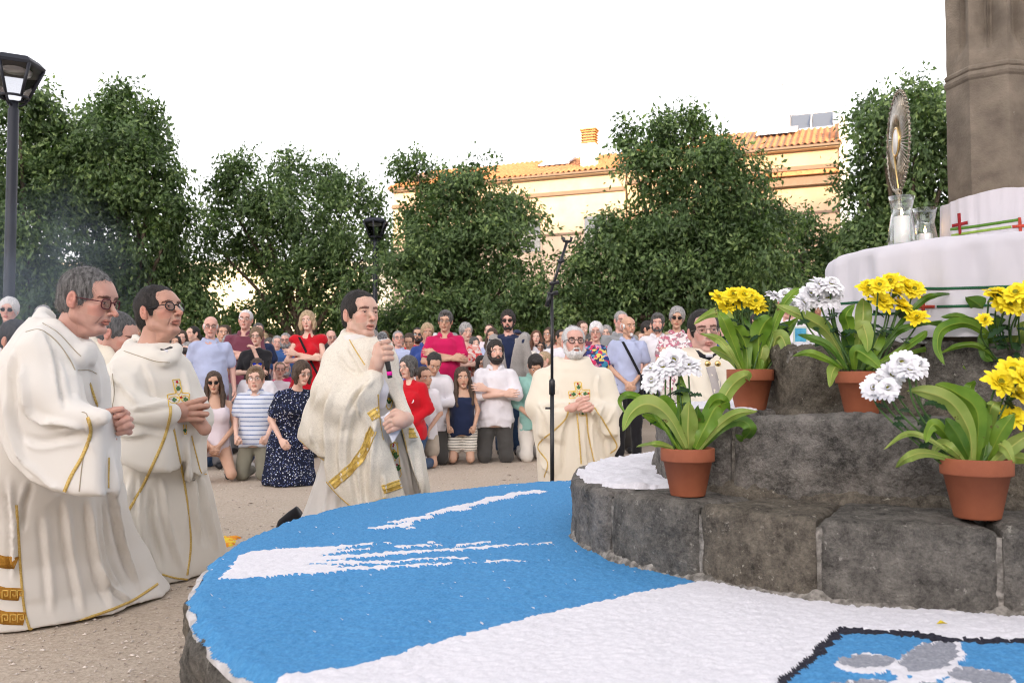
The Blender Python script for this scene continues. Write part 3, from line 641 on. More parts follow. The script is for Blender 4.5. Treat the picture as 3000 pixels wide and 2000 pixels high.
for s in (.25, 1.25, 2.2):
    mb = MB(); mb.tube([tuple(W(s, 3.2, 12.3)-oB), tuple(W(s, 3.2, 12.8)-oB), tuple(W(s, 4.05, 13.5)-oB), tuple(W(s, 4.05, 12.3)-oB)], .04, 5); mb.build('panel_frame', alum, eB)
for z_, d_ in ((12.47, 3.15), (13.45, 4.0)):
    mb = MB(); mb.tube([tuple(W(.2, d_, z_)-oB), tuple(W(2.25, d_, z_)-oB)], .04, 5); mb.build('panel_frame', alum, eB)
# chimney
ch = empty('chimney', W(11.3, 1.0, 10.7), 'white chimney with terracotta louvred top on the cream house', 'chimney')
mb = MB(); mb.box((0, 0, .55), (.72, .55, 1.9), 0, ROT); mb.build('stack', white_w, ch, smooth=False)
terra = mat('terracotta_vent', (.50, .26, .10), rough=.9)
for k in range(5):
    mb = MB(); mb.box((0, 0, 1.57+k*.13), (.74, .57, .05), 0, ROT); mb.build('louvre', terra, ch, smooth=False)
mb = MB(); mb.box((0, 0, 1.8), (.5, .4, .6), 0, ROT); mb.build('flue', dark_w, ch, smooth=False)
mb = MB(); mb.box((0, 0, 2.19), (.82, .64, .06), 0, ROT); mb.build('cap', terra, ch, smooth=False)
def antenna(loc, h, label):
    e = empty('tv_antenna', loc, label, 'antenna'); MB().tube([(0, 0, 0), (0, 0, h)], .022, 5).build('mast', alum, e)
    mb = MB(); mb.tube([(-.35, 0, h-.08), (.35, .1, h-.3)], .02, 4)
    for k in range(7): x = -.35+k*.115; mb.tube([(x, -.22, h-.08-k*.035), (x, .22, h-.08-k*.035)], .012, 4)
    mb.tube([(-.15, 0, h*.55), (.15, 0, h*.55)], .02, 4); mb.build('yagi', alum, e)
antenna(W(14.3, 2.8, 11.2), 2.3, 'thin television antenna on the cream house, left of its chimney'); antenna(W(2.75, 4, 12.4), 2.9, 'tall television antenna on the buff house beside the solar panels')
# sunlit low house seen through the left trees, and an unseen building added behind the camera to shade the square
e = empty('house', (-20, 72, 0), 'pale sunlit house glimpsed through gaps between the left trees', 'house')
MB().box((0, 0, 4.6), (34, 8, 9.2)).build('wall', mat('pale_yellow_render', (.62, .56, .42), rough=.9), e, smooth=False)
mb = MB(); mb.addl([(-17.3, -4.3, 9.2), (17.3, -4.3, 9.2), (17.3, 0, 10.6), (-17.3, 0, 10.6), (-17.3, 4.3, 9.2), (17.3, 4.3, 9.2)], [(0, 1, 2, 3), (3, 2, 5, 4), (0, 3, 4), (1, 5, 2), (0, 4, 5, 1)]); mb.build('roof', mat('pale_yellow_render', (.62, .56, .42)), e, smooth=False)
e = empty('shade_building', (0, -62, 0), 'long unseen stone building added behind the camera to shade the square', 'shade_building')
cs = mat('shade_building_stone', (.36, .30, .24), (.44, .38, .31), scale=1, rough=.95)
MB().box((0, 0, 8), (300, 14, 16)).build('wall', cs, e, smooth=False)
mb = MB(); mb.addl([(-150, -8, 16), (150, -8, 16), (150, 0, 22.2), (-150, 0, 22.2), (-150, 8, 16), (150, 8, 16)], [(0, 1, 2, 3), (3, 2, 5, 4), (0, 3, 4), (1, 5, 2), (0, 4, 5, 1)]); mb.build('roof', tile, e, smooth=False)

# ------------------------------------------------------------------ trees
m, nt, b = nodes('foliage'); L = nt.links
at = N(nt, 'ShaderNodeAttribute', attribute_name='shade')
cr = N(nt, 'ShaderNodeValToRGB'); L.new(at.outputs['Fac'], cr.inputs[0])
cr.color_ramp.elements[0].color = (.026, .050, .017, 1); cr.color_ramp.elements[1].color = (.24, .32, .115, 1)
e_ = cr.color_ramp.elements.new(.55); e_.color = (.085, .14, .050, 1)
L.new(cr.outputs[0], b.inputs['Base Color']); b.inputs['Roughness'].default_value = .5; b.inputs['Specular IOR Level'].default_value = .35
tr = N(nt, 'ShaderNodeBsdfTranslucent'); tm = N(nt, 'ShaderNodeMixRGB', blend_type='MULTIPLY'); tm.inputs[0].default_value = 1; tm.inputs[2].default_value = (1.5, 1.9, .7, 1)
L.new(cr.outputs[0], tm.inputs[1]); L.new(tm.outputs[0], tr.inputs[0])
mx = N(nt, 'ShaderNodeMixShader'); mx.inputs[0].default_value = .28; L.new(b.outputs[0], mx.inputs[1]); L.new(tr.outputs[0], mx.inputs[2])
L.new(mx.outputs[0], nt.nodes['Material Output'].inputs[0]); leafm = m
bark = mat('bark', (.06, .045, .03), (.13, .10, .075), scale=14, rough=.95, bump=.8, bscale=30)
def tree(label, Y, lobes, trunk_x, seed, dens=1.0, name='broadleaf_tree', group='trees round the square', leaf=.115):
    r = np.random.default_rng(seed); s = FPX/Y
    base = atY(trunk_x, 869, Y); base.z = 0
    Cs = []; Vs = []; Sh = []
    mbt = MB(); top = max((869-l[1])/s for l in lobes)+.9
    mbt.tube([(0, 0, 0), (.05, .02, .8), (.0, .05, 1.8), (.1, 0, 2.8)], [.19, .14, .12, .1], 9)
    for (x, y, rad) in lobes:
        c = atY(x, y, Y); c = np.array(c)-np.array(base); c[1] += r.uniform(-.7, .7); rr_ = rad/s*1.0
        mbt.tube([(.0, 0, 1.4+r.random()), tuple(c*np.array((.5, .5, .62))+np.array((0, 0, .5))), tuple(c)], [.07, .045, .015], 5)
        dep = 1.1
        area = rr_*rr_
        nc = max(8, int(82*area*dens)); 
        d = r.normal(size=(nc, 3)); d /= np.linalg.norm(d, axis=1)[:, None]; 
        cc = c+d*rr_*np.array([1, dep, 1])*(.35+.68*r.random((nc, 1))**.6)
        nl = 84
        dirs = d+np.array([0, 0, -.15])+.5*r.normal(size=(nc, 3)); dirs /= np.linalg.norm(dirs, axis=1)[:, None]
        tt = r.random((nc, nl, 1)); off = r.normal(size=(nc, nl, 3))*.12
        P = cc[:, None]+dirs[:, None]*(tt-.5)*.62+off; P[..., 2] -= .16*tt[..., 0]**2
        ax = dirs[:, None]*.5+r.normal(size=(nc, nl, 3))*.55+np.array([0, 0, -.55]); ax /= np.linalg.norm(ax, axis=2)[..., None]
        sd = np.cross(ax, dirs[:, None]+np.array([0, -.25, .55])+.42*r.normal(size=(nc, nl, 3))); sd /= np.linalg.norm(sd, axis=2)[..., None]
        ln = leaf*(.6+.8*r.random((nc, nl, 1))); nm = np.cross(ax, sd)
        A = P; B = P+ax*ln*.5+sd*ln*.24+nm*ln*.08; C = P+ax*ln; D = P+ax*ln*.5-sd*ln*.24+nm*ln*.08
        Vs.append(np.stack([A, B, C, D], 2).reshape(-1, 3))
        cs_ = r.random((nc, 1))*.45; sh_ = np.clip(cs_+.55*r.random((nc, nl))**1.5, 0, 1); Sh.append(np.repeat(sh_.reshape(-1), 4))
    V = np.concatenate(Vs); n = len(V)//4
    e = empty(name, base, label, 'tree', group)
    MB().add(V, np.arange(4*n).reshape(-1, 4), att=np.concatenate(Sh)).build('crown', leafm, e, smooth=False, attname='shade')
    mbt.build('trunk', bark, e); return n
T = [
 ('leafy tree at the far left behind the street lamp', 17, [(20, 330, 110), (90, 250, 70), (110, 420, 90), (30, 520, 110), (110, 600, 100), (20, 680, 90), (50, 225, 50), (-60, 400, 110), (-60, 600, 110), (120, 700, 60)], 60),
 ('tall leafy tree behind the two priests at the left', 18.5, [(215, 275, 70), (290, 255, 55), (345, 285, 45), (280, 380, 110), (375, 420, 70), (200, 450, 100), (420, 500, 55), (300, 540, 110), (400, 620, 80), (220, 640, 90), (330, 700, 70), (360, 345, 40), (440, 700, 50), (170, 360, 60), (200, 720, 50)], 300),
 ('airy tree with bright gaps, left of the middle lamp', 21, [(560, 400, 45), (650, 375, 48), (725, 400, 48), (520, 450, 40), (800, 450, 50), (640, 490, 85), (750, 540, 78), (860, 470, 35), (560, 570, 62), (690, 640, 78), (820, 640, 66), (600, 700, 45), (880, 560, 40), (500, 560, 35), (760, 715, 50), (480, 480, 30), (520, 720, 34)], 690),
 ('rounded tree in front of the cream house, right of the middle lamp', 19, [(955, 385, 38), (1010, 430, 60), (1090, 425, 50), (1160, 480, 55), (1000, 540, 80), (1110, 560, 85), (1215, 500, 38), (955, 620, 70), (1060, 660, 90), (1180, 640, 66), (1000, 720, 60), (1120, 730, 60), (935, 480, 28), (1230, 700, 50)], 1050),
 ('broad high tree covering the junction of the two houses', 18, [(1450, 305, 42), (1520, 295, 48), (1590, 305, 46), (1650, 345, 45), (1480, 390, 64), (1600, 410, 78), (1690, 430, 65), (1520, 500, 85), (1640, 520, 90), (1755, 480, 60), (1410, 560, 75), (1340, 610, 60), (1480, 620, 100), (1600, 640, 100), (1720, 600, 90), (1800, 510, 45), (1310, 690, 55), (1400, 700, 70), (1540, 710, 70), (1680, 700, 70)], 1540),
 ('low dark tree between the broad tree and the right-hand tree', 20, [(1845, 520, 42), (1780, 620, 60), (1870, 610, 64), (1925, 560, 45), (1820, 690, 70), (1925, 670, 60), (1700, 680, 60), (1880, 730, 60)], 1850),
 ('dark full tree at the right, beside the stone shaft', 16.5, [(2030, 235, 42), (2100, 225, 46), (2165, 215, 42), (1990, 300, 52), (2080, 320, 90), (2170, 330, 80), (1980, 390, 52), (2060, 450, 90), (2160, 470, 90), (2000, 530, 70), (2100, 560, 80), (2200, 560, 80), (1965, 610, 55), (2040, 650, 70), (2250, 400, 80), (2330, 500, 80)], 2090),
]
for i, (lb, Y, lobes, tx) in enumerate(T): tree(lb, Y, lobes, tx, 100+i, dens=.95 if i == 2 else (.85 if i == 0 else 1.0))
# low hedge line closing the square under the crowns
tree('long dark clipped shrub row under the crowns, closing the square', 24, [(x, 738+10*math.sin(x), 44) for x in range(880, 2300, 55)], 1600, 300, dens=1.2, name='hedge', group=None)
tree('dark undergrowth under the left trees behind the crowd', 23, [(x, 752+8*math.sin(x), 30) for x in range(-60, 460, 45)]+[(x, 770, 22) for x in range(460, 880, 40)], 300, 301, dens=1.0, name='hedge', group=None)
br = MATS.get('brightleaf')
lm2 = leafm.copy(); lm2.node_tree.nodes['Color Ramp'].color_ramp.elements[0].color = (.03, .09, .035, 1); lm2.node_tree.nodes['Color Ramp'].color_ramp.elements[1].color = (.09, .2, .07, 1); lm2.node_tree.nodes['Color Ramp'].color_ramp.elements[2].color = (.15, .30, .12, 1)
lf = leafm; leafm = lm2
tree('small bright green shrub growing from the brick planter', 19, [(1258, 765, 18), (1285, 760, 20), (1305, 775, 14), (1340, 770, 14)], 1280, 302, name='shrub', group=None, dens=2.5, leaf=.06); leafm = lf
pe = empty('planter', (1.1, 18.4, 0), 'low brick planter wall behind the crowd', 'planter')
MB().box((0, 0, .8), (2.6, .5, 1.6)).build('wall', dark_w, pe, smooth=False); MB().box((0, 0, 1.63), (2.7, .6, .08)).build('coping', mat('brick_red', (.35, .12, .08), rough=.9), pe, smooth=False)

# ------------------------------------------------------------------ street lamps
lampm = mat('lamp_paint', (.018, .021, .03), rough=.5, spec=.3); lglass = glass('lamp_glass', (.9, .92, .95), .08)
def lamp(label, x, ytop, Y, k=1.0):
    p = atY(x, 869, Y); H = .912+(869-ytop)/FPX*Y
    e = empty('street_lamp', (p.x, p.y, 0), label, 'street lamp', 'street lamps of the square', rz=.5)
    MB().lathe([(0, 0), (.13*k, 0), (.13*k, .1), (.075*k, .25), (.062*k, .6), (.058*k, H-.62*k), (.045*k, H-.60*k), (.05*k, H-.52*k), (0, H-.52*k)], 16).build('pole', lampm, e)
    r1, r0 = .30*k, .15*k; zt, zb = H-.12*k, H-.48*k
    hx = [(math.cos(a), math.sin(a)) for a in np.arange(6)*math.pi/3]
    mb = MB()
    mb.lathe([(r1*1.05, zt-.01*k), (r1*1.08, zt+.02*k), (r1*.86, zt+.085*k), (r1*.4, H-.005*k), (0, H)], 6); mb.lathe([(0, zt-.012*k), (r1*1.05, zt-.01*k)], 6); mb.build('hood', lampm, e, smooth=False)
    for cx_, cy_ in hx:
        mb = MB(); mb.tube([(cx_*r1, cy_*r1, zt), (cx_*r0, cy_*r0, zb)], [.022*k, .016*k], 5); mb.build('bar', lampm, e)
    for cx_, cy_ in hx[::2]:
        mb = MB(); mb.tube([(cx_*r0, cy_*r0, zb), (cx_*r0*.75, cy_*r0*.75, zb-.06*k), (cx_*.05*k, cy_*.05*k, H-.58*k)], .013*k, 5); mb.build('bracket', lampm, e)
    mb = MB(); mb.tube([(r0*math.cos(a), r0*math.sin(a), zb) for a in np.linspace(0, 2*math.pi, 25)], .016*k, 5); mb.build('ring', lampm, e)
    mb = MB(); mb.lathe([(r0*.95, zb+.005), (r1*.95, zt-.012*k)], 6); mb.build('pane', lglass, e, smooth=False)
    MB().lathe([(0, zt-.05*k), (.12*k, zt-.05*k), (.13*k, zt-.02*k)], 12).build('lamp_unit', alum, e)
lamp('big dark street lamp at the left edge of the picture', 16, 121, 8.6, .86); lamp('dark street lamp standing behind the kneeling speaker', 860, 498, 20.0, .95)
lamp('farthest street lamp, half hidden behind the speaker', 838, 610, 34, 1.0)

# ------------------------------------------------------------------ microphone stand
Yq = 5.1; bq = atY(1268, 869, Yq); blk = mat('black_metal', (.012, .012, .014), rough=.35, spec=.5)
ms = empty('microphone_stand', (bq.x, bq.y, 0), 'black boom microphone stand with empty clip beside the white-bearded priest', 'microphone stand')
def q_(x, y, dy=0): v = atY(x, y, Yq+dy); return (v.x-bq.x, v.y-bq.y, v.z)
jz = q_(1268, 888)[2]
MB().tube([(0, 0, .05), (0, 0, jz)], .0125, 10).build('lower_tube', blk, ms)
MB().tube([(0, 0, jz), (0, 0, q_(1268, 678)[2])], .009, 10).build('upper_tube', blk, ms)
MB().lathe([(0, jz-.05), (.018, jz-.045), (.018, jz+.035), (.012, jz+.045), (0, jz+.05)], 12).build('clutch', blk, ms)
MB().box((-.015, 0, q_(1268, 937)[2]), (.05, .02, .012)).build('cable_clip', blk, ms)
for k in range(3):
    a = k*2.094+.4; MB().tube([(0, 0, .12), (.33*math.cos(a), .33*math.sin(a), .012)], .009, 8).build('leg', blk, ms)
MB().tube([q_(1255, 702), q_(1303, 553)], .0085, 8).build('boom', blk, ms)
MB().tube([q_(1256, 704), q_(1264, 674)], .014, 8).build('counterweight', blk, ms)
MB().tube([q_(1258, 676), q_(1282, 672)], .012, 8).build('knob', blk, ms); MB().tube([q_(1262, 652), q_(1284, 648)], .011, 8).build('joint', blk, ms); MB().tube([q_(1282, 602), q_(1296, 598)], .012, 8).build('collar', blk, ms)
for s_ in (-1, 1):
    MB().tube([q_(1303, 556), q_(1303+s_*8, 553), q_(1303+s_*10, 545)], .005, 6, flat=2).build('clip_jaw', mat('shiny_black', (.05, .05, .055), rough=.15, metal=.5), ms)

# ------------------------------------------------------------------ potted plants
potm = mat('terracotta', (.28, .085, .042), (.36, .115, .055), scale=9, rough=.75, bump=.25, bscale=150, c3=(.46, .27, .19), c3scale=14, c3lo=.68, bdist=.003)
soil = mat('soil', (.03, .02, .014), (.07, .05, .035), scale=60, rough=1, bump=1, bscale=80)
def leafmat(name, a, b2):
    m, nt, b = nodes(name); L = nt.links; tc = N(nt, 'ShaderNodeTexCoord')
    n = N(nt, 'ShaderNodeTexNoise', Scale=14, Detail=5); L.new(tc.outputs['Object'], n.inputs['Vector'])
    at = N(nt, 'ShaderNodeAttribute', attribute_name='rib'); mx = N(nt, 'ShaderNodeMixRGB'); mx.inputs[1].default_value = c4(a); mx.inputs[2].default_value = c4(b2)
    r = N(nt, 'ShaderNodeMapRange'); r.inputs[1].default_value = .35; r.inputs[2].default_value = .65; L.new(n.outputs[0], r.inputs[0]); L.new(r.outputs[0], mx.inputs[0])
    m2 = N(nt, 'ShaderNodeMixRGB'); m2.inputs[2].default_value = (b2[0]*1.5+.02, b2[1]*1.25+.02, b2[2]*1.3+.01, 1); L.new(mx.outputs[0], m2.inputs[1]); L.new(at.outputs['Fac'], m2.inputs[0])
    n7 = N(nt, 'ShaderNodeTexNoise', Scale=26, Detail=4, Roughness=.7); L.new(tc.outputs['Object'], n7.inputs['Vector']); r7 = N(nt, 'ShaderNodeMapRange'); r7.inputs[1].default_value = .655; r7.inputs[2].default_value = .70; L.new(n7.outputs[0], r7.inputs[0])
    m7 = N(nt, 'ShaderNodeMixRGB'); m7.inputs[2].default_value = (.16, .11, .03, 1); L.new(r7.outputs[0], m7.inputs[0]); L.new(m2.outputs[0], m7.inputs[1]); m2 = m7
    L.new(m2.outputs[0], b.inputs['Base Color']); b.inputs['Roughness'].default_value = .38; b.inputs['Specular IOR Level'].default_value = .45
    bp = N(nt, 'ShaderNodeBump', Strength=.25, Distance=.004); n5 = N(nt, 'ShaderNodeTexNoise', Scale=45, Detail=3); L.new(tc.outputs['Object'], n5.inputs['Vector']); L.new(n5.outputs[0], bp.inputs['Height']); L.new(bp.outputs[0], b.inputs['Normal'])
    tr = N(nt, 'ShaderNodeBsdfTranslucent'); L.new(m2.outputs[0], tr.inputs[0]); ms_ = N(nt, 'ShaderNodeMixShader'); ms_.inputs[0].default_value = .35
    L.new(b.outputs[0], ms_.inputs[1]); L.new(tr.outputs[0], ms_.inputs[2]); L.new(ms_.outputs[0], nt.nodes['Material Output'].inputs[0]); return m
LM = [leafmat('fern_leaf', (.11, .25, .02), (.22, .36, .04)), leafmat('fern_leaf_pale', (.25, .38, .06), (.38, .47, .12)), leafmat('fern_leaf_deep', (.055, .15, .018), (.12, .24, .03))]
stemm = mat('stem_green', (.05, .12, .03), (.10, .18, .05), scale=20, rough=.5); darkleaf = mat('chrysanthemum_leaf', (.012, .04, .014), (.03, .075, .025), scale=30, rough=.55)
pet_y = mat('yellow_petal', (.86, .66, .01), (.92, .76, .03), scale=40, rough=.6, sss=.0); pet_w = mat('white_petal', (.80, .80, .84), (.88, .88, .90), scale=40, rough=.6)
ctr_y = mat('flower_eye', (.22, .26, .02), (.45, .42, .03), scale=300, rough=.8, bump=1, bscale=500)
def leaf(parent, pts, wpx, Y, m, tilt=None, dys=None, wav=1):
    """strap-shaped fern leaf along a path, with a raised midrib and wavy margin"""
    org = parent.location; k = len(pts)
    P = []
    for i, p in enumerate(pts):
        t = i/(k-1); dy = (dys if dys is not None else R.uniform(-.07, .06))
        P.append(atY(p[0], p[1], Y+dy*t**1.2))
    C = catmull(P, 7); n = len(C); w = wpx/FPX*Y*.5; tilt = R.uniform(-.7, .7) if tilt is None else tilt
    V = []; att = []; F = []; ph = R.random()*6
    for i, c in enumerate(C):
        t = i/(n-1); tan = (C[min(i+1, n-1)]-C[max(i-1, 0)]).normalized(); view = (c-Vector((0, 0, .912))).normalized()
        sd = tan.cross(view); sd = sd.normalized() if sd.length > .05 else Vector((1, 0, 0)); nr = sd.cross(tan).normalized()
        a = tilt*(.4+.6*t); s2 = sd*math.cos(a)+nr*math.sin(a); n2 = nr*math.cos(a)-sd*math.sin(a)
        prof = (min(1, .34+t*1.5))*min(1, ((1-t)*2.6))**.62 if t < .999 else .02
        for j, q in enumerate((-1, -.55, -.12, 0, .12, .55, 1)):
            wave = wav*w*.16*math.sin(t*17+ph+(2 if q > 0 else 0))*abs(q)**2
            V.append(c+s2*(q*w*prof)+n2*(abs(q)*w*.30*prof+wave-(.0016 if q == 0 else 0))-org); att.append(1 if q == 0 else 0)
    for i in range(n-1):
        for j in range(6): a = i*7+j; F.append((a, a+1, a+8, a+7))
    o = MB().add([tuple(v) for v in V], F, att=att).build('leaf', m, parent, attname='rib'); return o
FL = {}
def flower_mesh(kind):
    if kind in FL: return FL[kind]
    r = random.Random(len(FL)); mb = MB(); layers = [(15, .034, .20, 0), (13, .031, .45, .2), (9, .024, .8, .1)] if kind[0] == 'y' else [(17, .035, -.15, 0), (16, .034, .15, .2), (14, .030, .5, .1), (10, .023, .95, .3)]
    for n, ln, up, ph in layers:
        for i in range(n):
            a = 2*math.pi*(i+r.uniform(-.2, .2))/n+ph; u = up+r.uniform(-.18, .18); l = ln*r.uniform(.88, 1.1); w = .0062*r.uniform(.85, 1.15)
            ca, sa = math.cos(a), math.sin(a); V = []
            for t, ww in ((.12, .45), (.45, .85), (.8, 1.0), (.96, .6), (1.03, .15)):
                rr_ = l*t*math.cos(u*(.6+.7*t)); z = l*t*math.sin(u*(.6+.5*t))-(l*.25*t**3)
                for q in (-1, 0, 1): V.append((ca*rr_-sa*w*ww*q, sa*rr_+ca*w*ww*q, z+abs(q)*.0012+(.0007 if q == 0 else 0)))
            mb.add(V, [(b_*3+j, b_*3+j+1, b_*3+j+4, b_*3+j+3) for b_ in range(4) for j in (0, 1)])
    o = mb.build('tmp', pet_y if kind[0] == 'y' else pet_w); FL[kind] = o.data; bpy.data.objects.remove(o)
    mb = MB(); mb.lathe([(.0, .0085), (.004, .008), (.0075, .005), (.0085, 0), (.005, -.004), (0, -.005)], 12); o = mb.build('tmp', ctr_y); FL['c'] = o.data; bpy.data.objects.remove(o)
    mb = MB(); mb.lathe([(.002, -.022), (.006, -.010), (.010, -.003), (.006, 0)], 8); o = mb.build('tmp', stemm); FL['k'] = o.data; bpy.data.objects.remove(o)
    return FL[kind]
def potted(label, x, yb, Y, rim_px, leaves, ye, wh, fdy=0):
    s = FPX/Y; p = atY(x, yb, Y); r = rim_px/s/2; h = r*1.77
    e = empty('potted_plant', p, label, 'potted plant', 'terracotta pots on the steps')
    k = r; MB().lathe([(0, 0), (k*.62, 0), (k*.645, .004), (k*.90, h*.72), (k*.985, h*.725), (k*1.0, h*.75), (k*1.0, h*.985), (k*.985, h), (k*.93, h), (k*.92, h*.98), (k*.9, h*.86)], 48).build('pot', potm, e)
    MB().lathe([(0, h*.9), (k*.5, h*.91), (k*.91, h*.88)], 24).build('soil', soil, e)
    for i, L_ in enumerate(leaves):
        pts, w = L_[0], L_[1]; mi = L_[2] if len(L_) > 2 else (0, 0, 2, 1, 0, 2)[i % 6]
        leaf(e, pts, w, Y+R.uniform(-.03, .03), LM[mi], L_[3] if len(L_) > 3 else None, L_[4] if len(L_) > 4 else None)
    for grp, kind in ((ye, 'y'), (wh, 'w')):
        for j, f in enumerate(grp):
            fx, fy, fr = f[0], f[1], f[2]; kk = kind+str(j % 3); me = flower_mesh(kk); dy = R.uniform(-.05, .05)+fdy
            c = atY(fx, fy, Y+dy)-p; o = link('flower', me, e); sc_ = fr/s/.033; o.location = c; o.scale = (sc_,)*3
            lean = Vector((R.uniform(-.6, .6)+(f[3] if len(f) > 3 else 0), R.uniform(-1.3, -.3), R.uniform(.35, 1.0))).normalized()
            o.rotation_euler = lean.to_track_quat('Z', 'Y').to_euler()
            ce = link('flower_eye', FL['c'], o); ca_ = link('calyx', FL['k'], o)
            b0 = Vector(((f[0]-x)/s*.25+R.uniform(-.02, .02), R.uniform(-.02, .03), h*.9)); end = c-lean*.02*sc_
            mid = b0*.45+end*.55+Vector(((c.x)*.15, .01, .02)); MB().tube([tuple(v) for v in catmull([b0, mid, end], 6)], .0026, 5).build('stem', stemm, e)
            for q in range(3 if j % 2 else 2):
                t = R.uniform(.25, .8); bb = b0.lerp(end, t); a = R.uniform(0, 6.28); ln = .045*R.uniform(.7, 1.2); mbx = MB(); V = []; dn = Vector((math.cos(a), math.sin(a)*.6-.2, R.uniform(-.3, .7))).normalized(); sd = dn.cross(Vector((R.uniform(-.4, .4), -.5, .8))).normalized()
                prof = [(0, .1), (.2, .28), (.3, .62), (.42, .3), (.55, .75), (.66, .35), (.8, .55), (1, .05)]
                for t2, w2 in prof:
                    for sgn in (-1, 0, 1): V.append(tuple(bb+dn*ln*t2+sd*ln*.45*w2*sgn+Vector((0, 0, -.3*ln*t2*t2+abs(sgn)*ln*.08))))
                mbx.add(V, [(i*3+jj, i*3+jj+1, i*3+jj+4, i*3+jj+3) for i in range(7) for jj in (0, 1)]); mbx.build('stem_leaf', darkleaf, e)
    return e
potted('front left terracotta pot with white daisies and broad fern leaves on the lowest step', 1580, 1137, 2.53, 122, [
 ([(1576, 1030), (1544, 968), (1512, 936), (1480, 928), (1450, 948), (1430, 990)], 42, 1, .2, -.08), ([(1568, 1030), (1535, 985), (1500, 962), (1474, 952)], 22, 0), ([(1560, 1032), (1500, 945), (1470, 915), (1440, 908), (1424, 922), (1436, 948)], 18, 0, .5),
 ([(1552, 1034), (1530, 1024), (1500, 1020), (1462, 1025)], 16, 1), ([(1576, 1032), (1570, 950), (1560, 850)], 36, 0, .5, .05), ([(1582, 1034), (1580, 980), (1583, 922)], 46, 1, -.1, -.04), ([(1596, 1030), (1620, 980), (1644, 935), (1676, 922)], 44, 0, .2),
 ([(1600, 1030), (1640, 960), (1676, 892), (1712, 862), (1722, 875)], 34, 1, -.3), ([(1606, 1032), (1652, 976), (1692, 950), (1740, 944)], 24, 1), ([(1610, 1030), (1668, 976), (1704, 966), (1724, 984), (1708, 1006), (1690, 1000)], 30, 2, .4), ([(1590, 1030), (1632, 930), (1660, 918), (1676, 942)], 26, 0),
 ([(1570, 1034), (1553, 980), (1530, 925), (1500, 920)], 34, 0), ([(1588, 1034), (1600, 980), (1604, 930)], 34, 2), ([(1574, 1034), (1562, 990), (1560, 930)], 30, 2)],
 [], [(1497, 876, 26), (1497, 846, 24), (1524, 842, 30), (1546, 828, 32), (1580, 838, 32), (1562, 822, 26)])
potted('second pot with yellow and white daisies, in front of the dark-haired priest', 1724, 942, 2.9, 106, [
 ([(1718, 852), (1713, 794), (1696, 760), (1684, 748)], 34, 0), ([(1728, 852), (1733, 794), (1718, 760), (1706, 728)], 34, 2), ([(1738, 852), (1750, 810), (1753, 785)], 30, 1), ([(1746, 850), (1771, 810), (1783, 777), (1796, 774), (1808, 806), (1808, 835)], 32, 1, .2, -.1),
 ([(1744, 850), (1743, 777), (1755, 744), (1772, 727)], 46, 0), ([(1750, 850), (1780, 790), (1806, 757), (1832, 730)], 40, 0), ([(1700, 852), (1680, 824), (1656, 808), (1630, 799)], 26, 1), ([(1702, 850), (1671, 800), (1645, 776), (1608, 766)], 20, 1),
 ([(1706, 850), (1690, 770), (1664, 722), (1630, 722), (1594, 744)], 26, 1, .3), ([(1708, 850), (1680, 777), (1662, 735), (1648, 716)], 30, 0), ([(1750, 848), (1785, 730), (1818, 676), (1850, 660)], 22, 0), ([(1722, 852), (1716, 836), (1735, 832)], 22, 1), ([(1730, 852), (1760, 800), (1788, 760)], 36, 2), ([(1712, 852), (1700, 810), (1690, 790)], 34, 2)],
 [(1698, 692, 25), (1669, 702, 24), (1650, 682, 22), (1684, 676, 22), (1724, 680, 22), (1737, 692, 22), (1742, 706, 22), (1708, 676, 20)], [(1778, 678, 20), (1803, 677, 20), (1826, 696, 20), (1840, 700, 22)])
potted('third pot with big yellow and white daisies, centre of the middle step', 1979, 952, 2.53, 112, [
 ([(1935, 846), (1897, 824), (1857, 810), (1820, 818)], 18, 0), ([(1952, 848), (1930, 836), (1913, 852), (1906, 888)], 28, 1, .2, -.09), ([(1948, 846), (1905, 768), (1857, 732), (1779, 698)], 36, 1), ([(1952, 848), (1949, 756), (1943, 724), (1962, 698)], 32, 0),
 ([(1973, 848), (1981, 748), (1983, 708), (1984, 686)], 38, 1, .2), ([(1968, 840), (1978, 750), (1990, 770), (1994, 808)], 34, 1, .1, -.08), ([(1962, 848), (1965, 806), (1997, 822), (2026, 850)], 32, 0, 0, -.09), ([(1990, 848), (2065, 806), (2118, 770), (2130, 760)], 18, 0),
 ([(1995, 850), (2085, 812), (2145, 800), (2185, 812), (2220, 850)], 13, 0, .2), ([(1992, 848), (2050, 772), (2085, 750), (2165, 736)], 18, 2), ([(1990, 846), (2070, 740), (2120, 690), (2150, 678), (2187, 674)], 15, 2), ([(1945, 846), (1905, 795), (1864, 776), (1832, 768)], 18, 2),
 ([(1965, 848), (1950, 790), (1935, 760)], 36, 2), ([(1984, 848), (2010, 790), (2030, 750)], 34, 0), ([(1976, 848), (1990, 800), (2010, 770)], 32, 2)],
 [(1995, 660, 28), (2025, 692, 32), (2071, 704, 33), (2045, 646, 28), (2080, 658, 30), (2100, 664, 26), (2107, 730, 27), (2057, 672, 28), (2020, 655, 24)], [(1863, 678, 28), (1901, 682, 30), (1883, 655, 26), (1910, 652, 26), (1920, 664, 22), (1845, 694, 22)])
